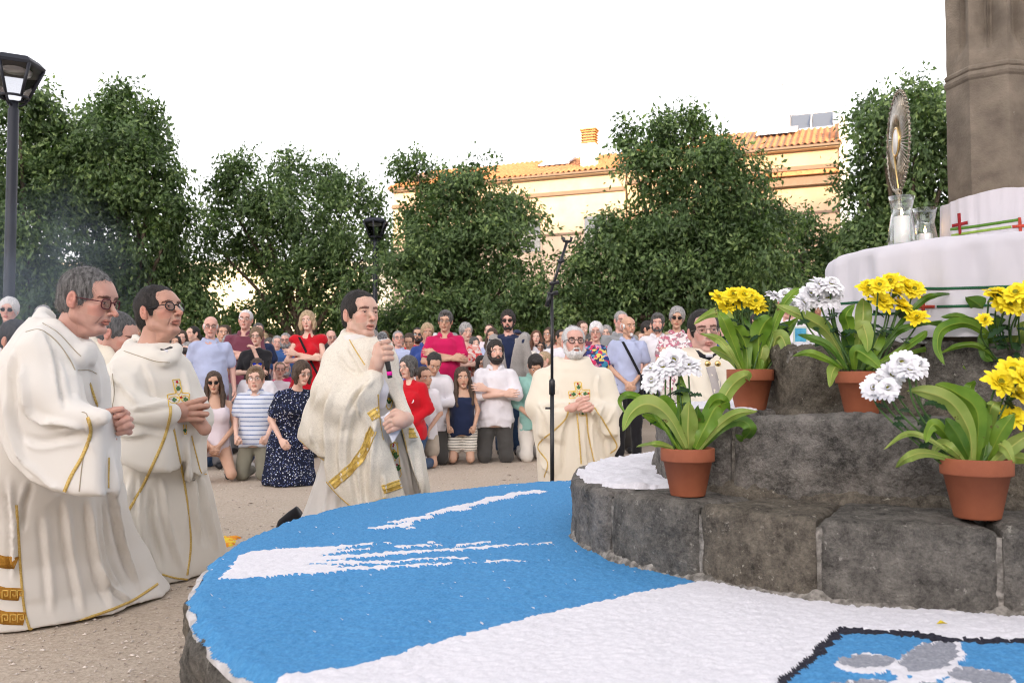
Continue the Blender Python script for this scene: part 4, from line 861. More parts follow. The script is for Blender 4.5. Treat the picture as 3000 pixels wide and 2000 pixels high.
potted('lowest right-hand pot with white daisies leaning left and yellow daisies', 2245, 1188, 2.118, 153, [
 ([(2215, 1060), (2185, 1030), (2160, 1020), (2138, 1046)], 26, 1, .2), ([(2225, 1060), (2185, 1012), (2150, 975), (2133, 988), (2126, 1016)], 30, 0), ([(2233, 1060), (2225, 988), (2185, 925), (2125, 900), (2083, 898)], 40, 1), ([(2241, 1060), (2245, 948), (2200, 904), (2149, 882)], 46, 0),
 ([(2249, 1060), (2257, 968), (2229, 920), (2199, 894)], 46, 0), ([(2257, 1060), (2269, 988), (2243, 970)], 40, 2), ([(2269, 1062), (2285, 1022), (2309, 1028), (2329, 1064)], 30, 1, .2, -.08), ([(2262, 1060), (2270, 970), (2280, 930), (2300, 922)], 34, 1),
 ([(2235, 1040), (2225, 930), (2228, 890), (2240, 874)], 26, 0), ([(2210, 1062), (2129, 1040), (2085, 1050), (2056, 1074)], 24, 1), ([(2215, 1060), (2125, 1004), (2077, 998), (2030, 1032)], 14, 1), ([(2280, 1062), (2330, 1020), (2380, 985)], 36, 1), ([(2290, 1062), (2330, 1050), (2380, 1060)], 28, 1),
 ([(2230, 1062), (2200, 1000), (2170, 960)], 40, 2), ([(2250, 1062), (2245, 1010), (2235, 980)], 40, 2), ([(2265, 1062), (2300, 990), (2330, 950)], 36, 0)],
 [(2297, 878, 38), (2333, 904, 38), (2325, 850, 36), (2352, 842, 34), (2325, 955, 34), (2350, 870, 34)], [(2073, 834, 32, -.4), (2107, 838, 30, -.2), (2049, 860, 32, -.4), (2018, 876, 30, -.5), (2004, 892, 26, -.5), (2040, 892, 26, -.3), (2090, 850, 26)])
potted('far right pot with long drooping fern leaves and yellow daisies against the altar cloth', 2345, 952, 2.5, 112, [
 ([(2317, 830), (2285, 748), (2253, 704), (2219, 682)], 46, 2), ([(2305, 830), (2265, 768), (2217, 742), (2165, 756), (2153, 796), (2169, 838)], 26, 0, .3, -.1), ([(2298, 830), (2257, 764), (2205, 728), (2161, 728)], 20, 0), ([(2292, 830), (2245, 794), (2197, 796), (2155, 814)], 15, 0),
 ([(2321, 826), (2332, 790), (2356, 735)], 46, 1, .1, -.08), ([(2310, 826), (2262, 770), (2262, 815), (2280, 830)], 22, 2), ([(2330, 830), (2300, 760), (2280, 730)], 46, 2), ([(2310, 830), (2240, 740), (2180, 745), (2120, 742)], 16, 2), ([(2330, 830), (2350, 780), (2370, 740)], 46, 0), ([(2318, 830), (2290, 790), (2250, 770)], 38, 0)],
 [(2283, 682, 27), (2305, 694, 27), (2333, 672, 28), (2262, 734, 17), (2350, 688, 27), (2318, 700, 26), (2340, 706, 25), (2296, 672, 24), (2358, 668, 26)], [], fdy=-.14)
# ------------------------------------------------------------------ people: smooth-blended bodies and clothes
class Fld:
    def __init__(s, lo, hi, h):
        s.h = h; s.lo = np.array(lo, float)-2*h; n = np.ceil((np.array(hi)-s.lo)/h).astype(int)+3
        s.ax = [(s.lo[i]+h*np.arange(n[i])).astype(np.float32) for i in range(3)]; s.F = np.full(n, 1.0, np.float32)
    def op(s, fn, lo, hi, k=.02, mode='u'):
        m = k+3*s.h; sl = []
        for i in range(3):
            a = int(max(0, (lo[i]-m-s.lo[i])/s.h)); b = int(min(len(s.ax[i]), (hi[i]+m-s.lo[i])/s.h+2)); 
            if b <= a: return s
            sl.append(slice(a, b))
        X = s.ax[0][sl[0]][:, None, None]; Y = s.ax[1][sl[1]][None, :, None]; Z = s.ax[2][sl[2]][None, None, :]
        d = fn(X, Y, Z); F = s.F[tuple(sl)]
        if mode == 'u': q = np.maximum(k-np.abs(F-d), 0)/k; r = np.minimum(F, d)-q*q*k*.25
        else: d = -d; q = np.maximum(k-np.abs(F-d), 0)/k; r = np.maximum(F, d)+q*q*k*.25
        s.F[tuple(sl)] = r; return s
    def cone(s, a, b, ra, rb=None, k=.02, mode='u', fy=1):
        rb = ra if rb is None else rb; a = np.array(a, float); b = np.array(b, float); ab = b-a; L = max(ab@ab, 1e-9); R_ = max(ra, rb)
        def fn(X, Y, Z):
            x, y, z = X-a[0], Y-a[1], Z-a[2]; t = np.clip((x*ab[0]+y*ab[1]+z*ab[2])/L, 0, 1)
            return np.sqrt((x-t*ab[0])**2+((y-t*ab[1])/fy)**2+(z-t*ab[2])**2)*min(1, fy)-(ra+t*(rb-ra))*min(1, fy)
        return s.op(fn, np.minimum(a, b)-R_*max(1, fy), np.maximum(a, b)+R_*max(1, fy), k, mode)
    def chain(s, P, rs, k=.02, mode='u'):
        for i in range(len(P)-1): s.cone(P[i], P[i+1], rs[i], rs[i+1], k, mode)
        return s
    def ell(s, c, r, k=.02, mode='u'):
        c = np.array(c, float); r = np.array(r, float)
        def fn(X, Y, Z):
            x, y, z = (X-c[0]), (Y-c[1]), (Z-c[2]); k0 = np.sqrt((x/r[0])**2+(y/r[1])**2+(z/r[2])**2); k1 = np.sqrt((x/r[0]**2)**2+(y/r[1]**2)**2+(z/r[2]**2)**2)+1e-6
            return k0*(k0-1)/k1
        return s.op(fn, c-r, c+r, k, mode)
    def loft(s, rows, k=.02, mode='u', fold=None):
        """rows: z, cx, cy, a, b, m  (m = how far the section is sheared back as x grows)"""
        rw = np.array(sorted(rows), float); z0, z1 = rw[0, 0], rw[-1, 0]
        A = rw[:, 3].max(); B = rw[:, 4].max()+np.abs(rw[:, 5]*rw[:, 3]).max()
        def fn(X, Y, Z):
            zc = np.clip(Z, z0, z1); g = lambda j: np.interp(zc, rw[:, 0], rw[:, j]).astype(np.float32)
            cx, cy, a, b, m = [g(j) for j in (1, 2, 3, 4, 5)]
            x = X-cx; y = Y-cy-m*x
            q = np.sqrt((x/a)**2+(y/b)**2)
            if fold is not None: q = q+fold(x/a, y/b, Z)/np.minimum(a, b)
            return np.maximum((q-1)*np.minimum(a, b), np.abs(Z-(z0+z1)/2)-(z1-z0)/2)
        return s.op(fn, (rw[:, 1].min()-A, rw[:, 2].min()-B, z0), (rw[:, 1].max()+A, rw[:, 2].max()+B, z1), k, mode)
    def slab(s, poly, y0, th, rnd=.02, k=.03, mode='u', shear=0):
        """a rounded panel: polygon in x,z, half thickness th around y0"""
        P = np.array(poly, float)
        def fn(X, Y, Z):
            x = X[:, 0, 0][:, None]; z = Z[0, 0, :][None, :]; d = np.full((x.shape[0], z.shape[1]), 9e9); sg = np.ones_like(d); j = len(P)-1
            for i in range(len(P)):
                e = P[j]-P[i]; wx, wz = x-P[i, 0], z-P[i, 1]; t = np.clip((wx*e[0]+wz*e[1])/(e@e), 0, 1)
                d = np.minimum(d, (wx-e[0]*t)**2+(wz-e[1]*t)**2)
                c1 = z >= P[i, 1]; c2 = z < P[j, 1]; c3 = e[0]*wz > e[1]*wx
                sg = np.where((c1 & c2 & c3) | (~c1 & ~c2 & ~c3), -sg, sg); j = i
            d2 = (sg*np.sqrt(d)+rnd)[:, None, :]; dy = np.abs(Y-y0-shear*(X-P[:, 0].mean()))-th+rnd
            return (np.sqrt(np.maximum(d2, 0)**2+np.maximum(dy, 0)**2)+np.minimum(np.maximum(d2, dy), 0)-rnd).astype(np.float32)
        w = abs(shear)*(P[:, 0].max()-P[:, 0].min())
        return s.op(fn, (P[:, 0].min(), y0-th-w, P[:, 1].min()), (P[:, 0].max(), y0+th+w, P[:, 1].max()), k, mode)
    def noise(s, amp, sc_=(10, 10, 10), seed=0, o=2):
        X, Y, Z = np.meshgrid(*s.ax, indexing='ij'); msk = np.abs(s.F) < amp*3+2*s.h
        P = np.stack([X[msk]*sc_[0], Y[msk]*sc_[1], Z[msk]*sc_[2]], -1); s.F[msk] += amp*fbm(P, o, seed); return s
    def ridges(s, amp, sc_=(6, 6, 3), seed=0):
        X, Y, Z = np.meshgrid(*s.ax, indexing='ij'); msk = np.abs(s.F) < amp*3+2*s.h
        P = np.stack([X[msk], Y[msk], Z[msk]], -1).astype(np.float32); P = P+.05*np.stack([fbm(P*5+3, 2, seed+5), fbm(P*5+9, 2, seed+6), fbm(P*5+17, 2, seed+7)], -1)
        n = vnoise(P*np.array(sc_, np.float32), seed); n2 = vnoise(P*np.array(sc_, np.float32)*1.9+7, seed+1)
        s.F[msk] -= amp*((1-np.minimum(1, np.abs(n)*2.2))**1.5+.5*(1-np.minimum(1, np.abs(n2)*2.2))**1.5); return s
    def zcut(s, z, above=True):
        Z = s.ax[2][None, None, :]; s.F = np.maximum(s.F, (z-Z) if above else (Z-z)); return s
    def mesh(s):
        F = s.F; S = F < 0
        if not S.any(): return np.zeros((0, 3)), np.zeros((0, 4), int)
        c = [S[i:S.shape[0]-1+i, j:S.shape[1]-1+j, k:S.shape[2]-1+k] for i in (0, 1) for j in (0, 1) for k in (0, 1)]
        allv = c[0].copy(); anyv = c[0].copy()
        for q in c[1:]: allv &= q; anyv |= q
        idx = np.argwhere(anyv & ~allv); pos = np.zeros((len(idx), 3)); cnt = np.zeros(len(idx))
        cor = [(i, j, k) for i in (0, 1) for j in (0, 1) for k in (0, 1)]
        val = {q: F[idx[:, 0]+q[0], idx[:, 1]+q[1], idx[:, 2]+q[2]] for q in cor}
        for q in cor:
            for ax in range(3):
                if q[ax] == 0:
                    p = list(q); p[ax] = 1; p = tuple(p); fa, fb = val[q], val[p]; m = (fa < 0) != (fb < 0); t = np.where(m, fa/np.where(m, fa-fb, 1), 0)
                    for a2 in range(3): pos[:, a2] += m*(q[a2]+(t if a2 == ax else 0))
                    cnt += m
        V = s.lo+s.h*(idx+pos/cnt[:, None]); vid = np.full(np.array(F.shape)-1, -1); vid[tuple(idx.T)] = np.arange(len(idx)); Q = []
        for ax in range(3):
            b, c_ = [(1, 2), (2, 0), (0, 1)][ax]; sl0 = [slice(None)]*3; sl1 = [slice(None)]*3; sl0[ax] = slice(0, -1); sl1[ax] = slice(1, None)
            A, B = S[tuple(sl0)], S[tuple(sl1)]; e = np.argwhere(A != B); e = e[(e[:, b] > 0) & (e[:, c_] > 0) & (e[:, b] < F.shape[b]-1) & (e[:, c_] < F.shape[c_]-1)]
            ins = A[tuple(e.T)]; db = np.zeros(3, int); db[b] = 1; dc = np.zeros(3, int); dc[c_] = 1
            q = np.stack([vid[tuple((e-db-dc).T)], vid[tuple((e-dc).T)], vid[tuple(e.T)], vid[tuple((e-db).T)]], 1)
            q[~ins] = q[~ins][:, ::-1]; Q.append(q)
        Q = np.concatenate(Q); Q = Q[(Q >= 0).all(1)]
        return V, Q
def rotm(yaw=0, pitch=0, roll=0):
    """yaw turns the face to the picture's right, pitch > 0 lifts the chin"""
    return np.array((Matrix.Rotation(yaw, 3, 'Z') @ Matrix.Rotation(-pitch, 3, 'X') @ Matrix.Rotation(roll, 3, 'Y')))
def smooth_mesh(V, Q, it=1, lam=.5):
    for _ in range(it):
        acc = np.zeros_like(V); cnt = np.zeros(len(V))
        for a, b in ((0, 1), (1, 2), (2, 3), (3, 0)):
            np.add.at(acc, Q[:, a], V[Q[:, b]]); np.add.at(cnt, Q[:, a], 1)
        V = V+lam*(acc/np.maximum(cnt, 1)[:, None]-V)
    return V
def mesh_obj(name, V, Q, m, parent=None, smooth=True): return MB().add(V, Q).build(name, m, parent, smooth)

# ---- head ---------------------------------------------------------------
def make_head(h, kind='m', beard=0, mouth_open=0, old=0):
    f = Fld((-.095, -.135, -.20), (.095, .125, .13), h)
    fem = kind == 'f'; ch = kind == 'c'
    f.ell((0, .018, .034), (.0755, .096, .082), .01)
    f.ell((0, -.026, -.016), (.0585 if not ch else .062, .066, .079), .025)
    jw = .043 if fem or ch else .0495
    for s in (-1, 1):
        f.cone((s*jw, .004, -.062), (s*.017, -.070, -.098), .0155, .0125, .02)
        f.ell((s*.0405, -.062, -.019), (.018, .0185, .0155), .022)
        f.ell((s*.025, -.064, -.052), (.020, .020, .026), .022)
        f.cone((s*.066, .012, -.010), (s*.050, .008, -.062), .012, .012, .022)
    f.ell((0, -.077, -.101), (.017 if fem else .021, .0145, .0135), .018)
    f.cone((-.036, -.079, .030), (.036, -.079, .030), .010 if fem or ch else .0125, None, .02)
    f.ell((0, -.050, .050), (.052, .034, .036), .03)
    for s in (-1, 1): f.ell((s*.032, -.105, .006), (.0195, .0235, .0135), .012, 's')
    nl = .9 if ch else 1.0
    f.chain([(0, -.084, .022), (0, -.100, -.008), (0, -.120*nl-(.002 if not ch else 0), -.031)], [.0072, .0084, .0106 if not ch else .0085], .010)
    for s in (-1, 1): f.ell((s*.0115, -.103, -.034), (.0078, .010, .0075), .007)
    if h < .004:
        for s in (-1, 1): f.ell((s*.0062, -.111, -.0405), (.0032, .004, .004), .003, 's')
    f.ell((0, -.088, -.052), (.012, .010, .012), .015)
    lt = .0058 if not fem else .0068
    f.chain([(-.024, -.080, -.064), (-.008, -.0945, -.0595), (.008, -.0945, -.0595), (.024, -.080, -.064)], [.003, lt, lt, .003], .006)
    dz = -.010*mouth_open
    f.chain([(-.021, -.080, -.067+dz*.5), (0, -.0930, -.0705+dz), (.021, -.080, -.067+dz*.5)], [.003, lt*1.2, .003], .006)
    if h < .004: f.chain([(-.022, -.086, -.0655+dz*.3), (0, -.101, -.0652+dz*.5), (.022, -.086, -.0655+dz*.3)], [.0012, .0018+.005*mouth_open, .0012], .003, 's')
    elif mouth_open: f.ell((0, -.098, -.067), (.014, .012, .007), .004, 's')
    for s in (-1, 1):                                 # eyelids round the eyeball
        f.ell((s*.032, -.0800, .005), (.0148, .0132, .0128), .006)
        if h < .004: f.ell((s*.032, -.0965, .0035), (.0125, .010, .0046), .0025, 's')
        f.chain([(s*.018, -.086, -.007), (s*.032, -.0855, -.0095), (s*.044, -.078, -.005)], [.0022]*3, .012)
    if old:
        for s in (-1, 1): f.chain([(s*.016, -.098, -.036), (s*.028, -.085, -.055), (s*.032, -.072, -.075)], [.002, .0022, .002], .004, 's')
    for s in (-1, 1):                                 # ears
        f.ell((s*.079, .014, -.004), (.0095, .019, .032), .006)
        if h < .004:
            f.ell((s*.089, .009, .000), (.008, .0105, .019), .004, 's'); f.chain([(s*.082, .004, -.012), (s*.086, .010, -.004)], [.005, .004], .003)
        f.ell((s*.077, .006, -.028), (.006, .009, .010), .006)
    f.cone((0, .020, -.05), (0, .026, -.115), .050 if not fem and not ch else .041, .044 if not fem else .038, .025)
    f.ell((0, -.030, -.115), (.030, .03, .018), .03)
    V, Q = f.mesh()
    V = smooth_mesh(V, Q, 1, .35)
    T = np.ones((len(V), 3)); x, y, z = V.T; ax = np.abs(x)
    def mk(m, c, w=1): T[m] = T[m]*(1-w)+T[m]*np.array(c)*w
    front = y < -.045
    lips = front & (y < -.08) & (z < -.0555) & (z > -.0785+dz) & (ax < .023-.6*np.abs(z+.066)) ; mk(lips, (.86, .52, .52) if fem else (.84, .60, .58))
    mk(front & (np.abs(z+.0655-dz*.4) < .0014) & (ax < .022) & (y < -.08), (.40, .28, .28))
    ck = front & (((ax-.043)/.022)**2+((z+.028)/.022)**2 < 1); mk(ck, (1.03, .83, .82), .7)
    mk((y < -.10) & (z < -.018) & (z > -.045) & (ax < .017), (1.04, .84, .82), .8)
    mk((ax > .074) & (np.abs(z+.004) < .04), (1.02, .80, .78), .8)
    br = front & (z > .0215+.10*(ax-.032)*(ax < .032)-.14*np.maximum(0, ax-.036)) & (z < (.0325 if not fem else .0295)+.10*(ax-.032)*(ax < .032)-.30*np.maximum(0, ax-.036)) & (ax > .012) & (ax < .052)
    T[br, 0] *= .30; T[br, 1] *= .25; T[br, 2] *= .24
    ey = front & ((((ax-.032)/.0165)**2+((z-.005)/.010)**2) < 1) & (np.abs(z-.005) > .001); mk(ey, (.84, .74, .72), .9)
    lash = front & (np.abs(z-(.0088-.06*(ax-.032)**2*30)) < (.0014 if h < .004 else .0026)) & (np.abs(ax-.032) < .0145); mk(lash, (.35, .3, .3), .9)
    if kind == 'm' and not beard: mk((y < -.01) & (z < -.05) & ~lips & (z > -.12), (.88, .86, .88), .6)
    T *= (1+.05*fbm(V*45, 2, 4))[:, None]; T[:, 1:] *= (1-.05*np.clip(fbm(V*22, 2, 9), -1, 1))[:, None]
    return V, Q, T
def eyeball(s, h, gaze=(0, 0)):
    """rings round the line of sight: pupil, iris, white"""
    c = np.array((s*.032, -.0785, .004)); r = .0122; n = 14; ang = [0, .17, .18, .46, .50, .9, 1.3]; V = [(0, -r-.0002, 0)]; 
    for a in ang[1:]:
        for j in range(n): q = 2*math.pi*j/n; V.append((r*math.sin(a)*math.cos(q), -r*math.cos(a), r*math.sin(a)*math.sin(q)))
    V = np.array(V); F3 = [(0, 1+j, 1+(j+1) % n) for j in range(n)]; F4 = [[(1+i*n+j, 1+(i+1)*n+j, 1+(i+1)*n+(j+1) % n, 1+i*n+(j+1) % n) for j in range(n)] for i in range(len(ang)-2)]
    V = V@rotm(gaze[0], gaze[1]).T+c; return V, F3, F4
scl = mat('eye_white', (.72, .68, .66), rough=.15, spec=.6); iri = mat('iris_brown', (.07, .035, .02), rough=.1, spec=.6); pup = mat('pupil', (.004, .004, .004), rough=.05, spec=.7)
lower = mat('teeth', (.7, .66, .6), rough=.3)
def skinmat(name, c, sss=0):
    m, nt, b = nodes(name); L = nt.links; at = N(nt, 'ShaderNodeAttribute', attribute_name='tint'); tc = N(nt, 'ShaderNodeTexCoord')
    n = N(nt, 'ShaderNodeTexNoise', Scale=9, Detail=6, Roughness=.7); L.new(tc.outputs['Object'], n.inputs['Vector'])
    cr = N(nt, 'ShaderNodeMixRGB'); cr.inputs[1].default_value = (c[0]*.88, c[1]*.80, c[2]*.78, 1); cr.inputs[2].default_value = (min(1, c[0]*1.1), c[1]*1.16, c[2]*1.18, 1); L.new(n.outputs[0], cr.inputs[0])
    mx = N(nt, 'ShaderNodeMixRGB', blend_type='MULTIPLY'); mx.inputs[0].default_value = 1; L.new(cr.outputs[0], mx.inputs[1]); L.new(at.outputs['Color'], mx.inputs[2]); L.new(mx.outputs[0], b.inputs['Base Color'])
    b.inputs['Roughness'].default_value = .5; b.inputs['Specular IOR Level'].default_value = .4
    if sss: b.inputs['Subsurface Weight'].default_value = sss; b.inputs['Subsurface Scale'].default_value = .006; b.inputs['Subsurface Radius'].default_value = (1, .35, .2)
    n2 = N(nt, 'ShaderNodeTexNoise', Scale=160, Detail=4); L.new(tc.outputs['Object'], n2.inputs['Vector']); bp = N(nt, 'ShaderNodeBump', Strength=.12, Distance=.002); L.new(n2.outputs[0], bp.inputs['Height']); L.new(bp.outputs[0], b.inputs['Normal'])
    return m
SK = {'fair': skinmat('skin_fair', (.66, .43, .34)), 'pink': skinmat('skin_pink', (.62, .37, .30)), 'tan': skinmat('skin_tan', (.54, .33, .23)), 'brown': skinmat('skin_brown', (.36, .20, .125)),
      'p1': skinmat('skin_weathered', (.54, .31, .245), .1), 'p2': skinmat('skin_olive', (.50, .285, .21), .1), 'p3': skinmat('skin_young', (.62, .40, .31), .1)}
def hairmat(name, a, b2):
    return mat('hair_'+name, a, b2, scale=95, rough=.6, bump=1, bscale=260, detail=6, lo=.35, hi=.65, spec=.4, bdist=.004, stretch=(1, 1, .22))
HM = {'white': hairmat('white', (.50, .50, .51), (.74, .73, .72)), 'grey': hairmat('grey', (.13, .125, .125), (.42, .41, .40)), 'salt': hairmat('salt_pepper', (.022, .021, .021), (.13, .125, .12)), 'pepper': hairmat('pepper', (.04, .038, .037), (.25, .245, .24)), 'dark': hairmat('dark', (.008, .007, .007), (.035, .028, .024)),
      'brown': hairmat('brown', (.028, .017, .011), (.09, .055, .034)), 'lbrown': hairmat('light_brown', (.09, .055, .033), (.22, .15, .09)), 'blond': hairmat('blond', (.26, .18, .10), (.50, .38, .24)), 'red': hairmat('auburn', (.07, .028, .015), (.17, .08, .045))}
HEADS = {}
def head(kind, h=.005, **kw):
    k = (kind, h, tuple(kw.items()))
    if k not in HEADS: HEADS[k] = make_head(h, kind, **kw)
    return HEADS[k]
HAIR = {}
def hair(style, h=.006, seed=0):
    k = (style, h)
    if k in HAIR: return HAIR[k]
    zlo = -.36 if style in ('long', 'longside') else -.2
    f = Fld((-.135, -.14, zlo), (.135, .18, .16), h); facec = (0, -.118, -.030); facer = (.057, .080, .094); bot = -.058
    C, Rr_ = (0, .018, .034), (.0755, .096, .082)
    def cap(t, top=0): f.ell(C, (Rr_[0]+t, Rr_[1]+t, Rr_[2]+t+top), .01)
    if style == 'short': cap(.008, .004); f.ell((0, .05, -.02), (.067, .068, .058), .02)
    elif style == 'shortfull': cap(.015, .010); f.ell((0, .05, -.02), (.072, .072, .062), .02); f.ell((0, -.05, .10), (.055, .045, .024), .02)
    elif style == 'receding': cap(.007, .003); f.ell((0, .05, -.02), (.067, .068, .058), .02); facec = (0, -.114, -.008); facer = (.062, .088, .092)
    elif style == 'bald': f.ell((0, .022, .0), (.088, .096, .066), .02); facec = (0, -.104, .02); facer = (.076, .10, .12)
    elif style == 'puffy': cap(.019, .010); f.ell((0, .045, -.01), (.084, .080, .070), .02); facec = (0, -.122, -.026); facer = (.063, .086, .098); bot = -.075
    elif style == 'bob':
        cap(.018, .006); f.ell((0, .055, -.035), (.088, .065, .085), .02)
        for s in (-1, 1): f.chain([(s*.070, -.02, .04), (s*.086, -.02, -.04), (s*.080, -.035, -.10)], [.026, .028, .02], .02)
        facec = (0, -.128, -.02); facer = (.060, .088, .095); bot = -.125
    elif style == 'curly': cap(.016, .013); f.ell((0, .045, -.015), (.082, .078, .070), .02); bot = -.075; facec = (0, -.118, -.024); facer = (.061, .086, .098)
    elif style == 'long' or style == 'longside':
        cap(.014, .004); f.ell((0, .06, -.03), (.080, .055, .09), .02); f.chain([(0, .055, 0), (0, .085, -.12), (0, .09, -.30)], [.075, .066, .05], .02)
        for s in (-1, 1): f.chain([(s*.066, -.015, .04), (s*.082, -.015, -.05), (s*.092, -.035, -.16), (s*.085, -.07, -.31)], [.024, .026, .032, .022], .02)
        facec = (0, -.13, -.01); facer = (.056, .085, .100); bot = -.35
    elif style == 'tied': cap(.007, .002); f.ell((0, .05, -.01), (.068, .068, .06), .02); f.ell((0, .125, .03), (.03, .03, .03), .02); f.chain([(0, .12, .02), (0, .145, -.08), (0, .13, -.18)], [.024, .026, .014], .02); bot = -.19
    elif style == 'balding_front': f.ell((0, .035, .015), (.083, .092, .075), .02); facec = (0, -.095, .04); facer = (.074, .11, .12)
    f.ell(facec, facer, .012, 's')
    if style not in ('bob', 'long', 'longside', 'puffy', 'curly'):
        for s in (-1, 1): f.ell((s*.088, .008, -.012), (.022, .024, .036), .008, 's')
    if style == 'bald': f.ell((0, -.01, .115), (.082, .12, .080), .02, 's')
    if style == 'balding_front': f.ell((0, -.03, .12), (.06, .10, .075), .02, 's')
    f.zcut(bot)
    if style not in ('bob', 'long', 'longside', 'tied'):
        f.op(lambda X, Y, Z: (Z-(-.075-.6*(Y-.06)))+0*X, (-.12, -.14, -.2), (.12, .03, -.02), .004, 's')
    f.noise({'curly': .012, 'puffy': .005, 'bob': .004, 'long': .004, 'longside': .004, 'shortfull': .004}.get(style, .0022), (60, 60, 18) if style != 'curly' else (48, 48, 48), 3, 2)
    V, Q = f.mesh(); HAIR[k] = (V, Q); return HAIR[k]
def strands(V, Q, n, ln, seed=0, w=.0007, down=.6, curl=.35):
    """fine blades of hair growing out of a hair volume so that its outline is not clean"""
    r = np.random.default_rng(seed); i = r.integers(0, len(Q), n); a = V[Q[i]]; p = (a*r.dirichlet((1, 1, 1, 1), n)[:, :, None]).sum(1)
    nn = np.cross(a[:, 1]-a[:, 0], a[:, 3]-a[:, 0]); nn /= np.linalg.norm(nn, axis=1)[:, None]+1e-9
    g = np.array([0, .35, -1.])*down; d = nn*.35+g+curl*r.normal(size=(n, 3)); d -= nn*np.minimum(0, (d*nn).sum(1)-.12)[:, None]*0; d = d-nn*((d*nn).sum(1)-.14)[:, None]; d /= np.linalg.norm(d, axis=1)[:, None]
    L = ln*(.5+r.random((n, 1))); sd = np.cross(d, nn); sd /= np.linalg.norm(sd, axis=1)[:, None]+1e-9
    T = np.stack([p-sd*w, p+sd*w, p+d*L], 1).reshape(-1, 3); return T, np.arange(3*n).reshape(-1, 3)
def beard(style, h=.005):
    k = ('b', style, h)
    if k in HAIR: return HAIR[k]
    f = Fld((-.09, -.14, -.17), (.09, .05, .02), h)
    t = {'full': .016, 'white': .008, 'goatee': .012, 'stubble': .003}[style]
    if style == 'goatee': f.ell((0, -.080, -.101), (.024, .022, .022), .01)
    else:
        f.ell((0, -.036, -.088), (.050+t, .064+t, .032+t), .02)
        for s in (-1, 1): f.chain([(s*.066, -.002, -.01), (s*(.056+t*.4), -.012, -.06)], [.010+t*.3, .018+t*.5], .02)
        f.chain([(-.026, -.084, -.068), (-.012, -.100, -.052), (.012, -.100, -.052), (.026, -.084, -.068)], [.007, .006, .006, .007], .006)
        f.ell((0, -.10, -.066), (.020, .030, .0065), .003, 's'); f.ell((0, -.10, .0), (.05, .06, .045), .006, 's')
    f.zcut(-.16); f.noise(.003, (70, 70, 40), 7, 2); V, Q = f.mesh(); HAIR[k] = (V, Q); return HAIR[k]
specm = {'dark': mat('frame_dark', (.012, .012, .014), rough=.3), 'red': mat('frame_red', (.09, .012, .02), rough=.3), 'wire': mat('frame_wire', (.25, .22, .18), rough=.3, metal=1)}
sung = mat('sunglass_lens', (.006, .006, .008), rough=.06, spec=.8); bluel = mat('mirror_blue_lens', (.01, .06, .75), rough=.08, metal=.6); 
lensm, nt, b = nodes('clear_lens'); tb = N(nt, 'ShaderNodeBsdfTransparent'); gb = N(nt, 'ShaderNodeBsdfGlossy', Roughness=.02); fr = N(nt, 'ShaderNodeFresnel', IOR=1.6); mx = N(nt, 'ShaderNodeMixShader')
nt.links.new(fr.outputs[0], mx.inputs[0]); nt.links.new(tb.outputs[0], mx.inputs[1]); nt.links.new(gb.outputs[0], mx.inputs[2]); nt.links.new(mx.outputs[0], nt.nodes['Material Output'].inputs[0])
def glasses(kind, Rm, c, sc_, parent, rnd=1.0, up=0, th=.0016, frame=None):
    r = .0225; z = .002; y = -.1015; fm = specm[frame or ('dark' if kind != 'wire' else 'wire')]; mb = MB(); lens = MB(); th = {'wire': .0011}.get(kind, th)
    for s in (-1, 1):
        pts = []
        for j in range(21):
            a = 2*math.pi*j/20; ca, sa = math.cos(a), math.sin(a); q = (abs(ca)**(2/2.6)*(1 if ca > 0 else -1), abs(sa)**(2/2.6)*(1 if sa > 0 else -1)) if rnd > 1 else (ca, sa)
            xx = s*.033+q[0]*r; pts.append((xx, y+.35*max(0, abs(xx)-.03), z+q[1]*r*.82))
        mb.tube(pts, th, 5, cap=False); lens.addl(pts[:20], [tuple(range(20))])
        mb.tube([(s*.056, y+.011, z+.006), (s*.074, y+.03, z+.006), (s*.079, .0, z+.004), (s*.080, .022, -.012)], th*.9, 5)
    mb.tube([(-.011, y, z+.006), (0, y-.004, z+.009), (.011, y, z+.006)], th, 5)
    def tf(m_):
        for i in range(len(m_.v)): q = m_.v[i].copy(); q[:, 2] += up*.085; q[:, 1] += up*.03; m_.v[i] = (q*sc_)@Rm.T+c
    tf(mb); tf(lens); o = mb.build('glasses', fm, parent); lens.build('lens', {'sun': sung, 'blue': bluel}.get(kind, lensm), o, smooth=False); return o
# ---- hands --------------------------------------------------------------
HANDS = {}
def hand_mesh(curl, h=.005, spread=.12):
    k = (curl, h, spread)
    if k in HANDS: return HANDS[k]
    f = Fld((-.06, -.09, -.21), (.075, .03, .035), h)
    f.cone((0, 0, .03), (0, 0, -.015), .024, .026, .02, fy=.75)
    for i, x in enumerate((-.027, -.009, .009, .026)): f.cone((x*.6, 0, -.015), (x, 0, -.085+abs(i-1.4)*.004), .015, .0125, .014)
    for i, (x, l) in enumerate(zip((-.029, -.010, .010, .028), (.062, .078, .082, .072))):
        p = np.array((x, 0, -.086+abs(i-1.6)*.005)); a = .12; P = [p]; sx = (i-1.5)*spread*.5
        for q, fr in enumerate((.44, .31, .25)):
            a += curl*(.9 if q else .75); p = p+l*fr*np.array((sx, -math.sin(a), -math.cos(a))); P.append(p)
        f.chain(P, [.0098, .0088, .0080, .0068], .004)
    f.chain([(.022, -.004, -.025), (.044, -.016, -.052), (.048-.02*curl, -.022-.02*curl, -.078), (.046-.035*curl, -.024-.03*curl, -.098)], [.015, .012, .0095, .008], .008)
    V, Q = f.mesh(); HANDS[k] = (V, Q); return HANDS[k]
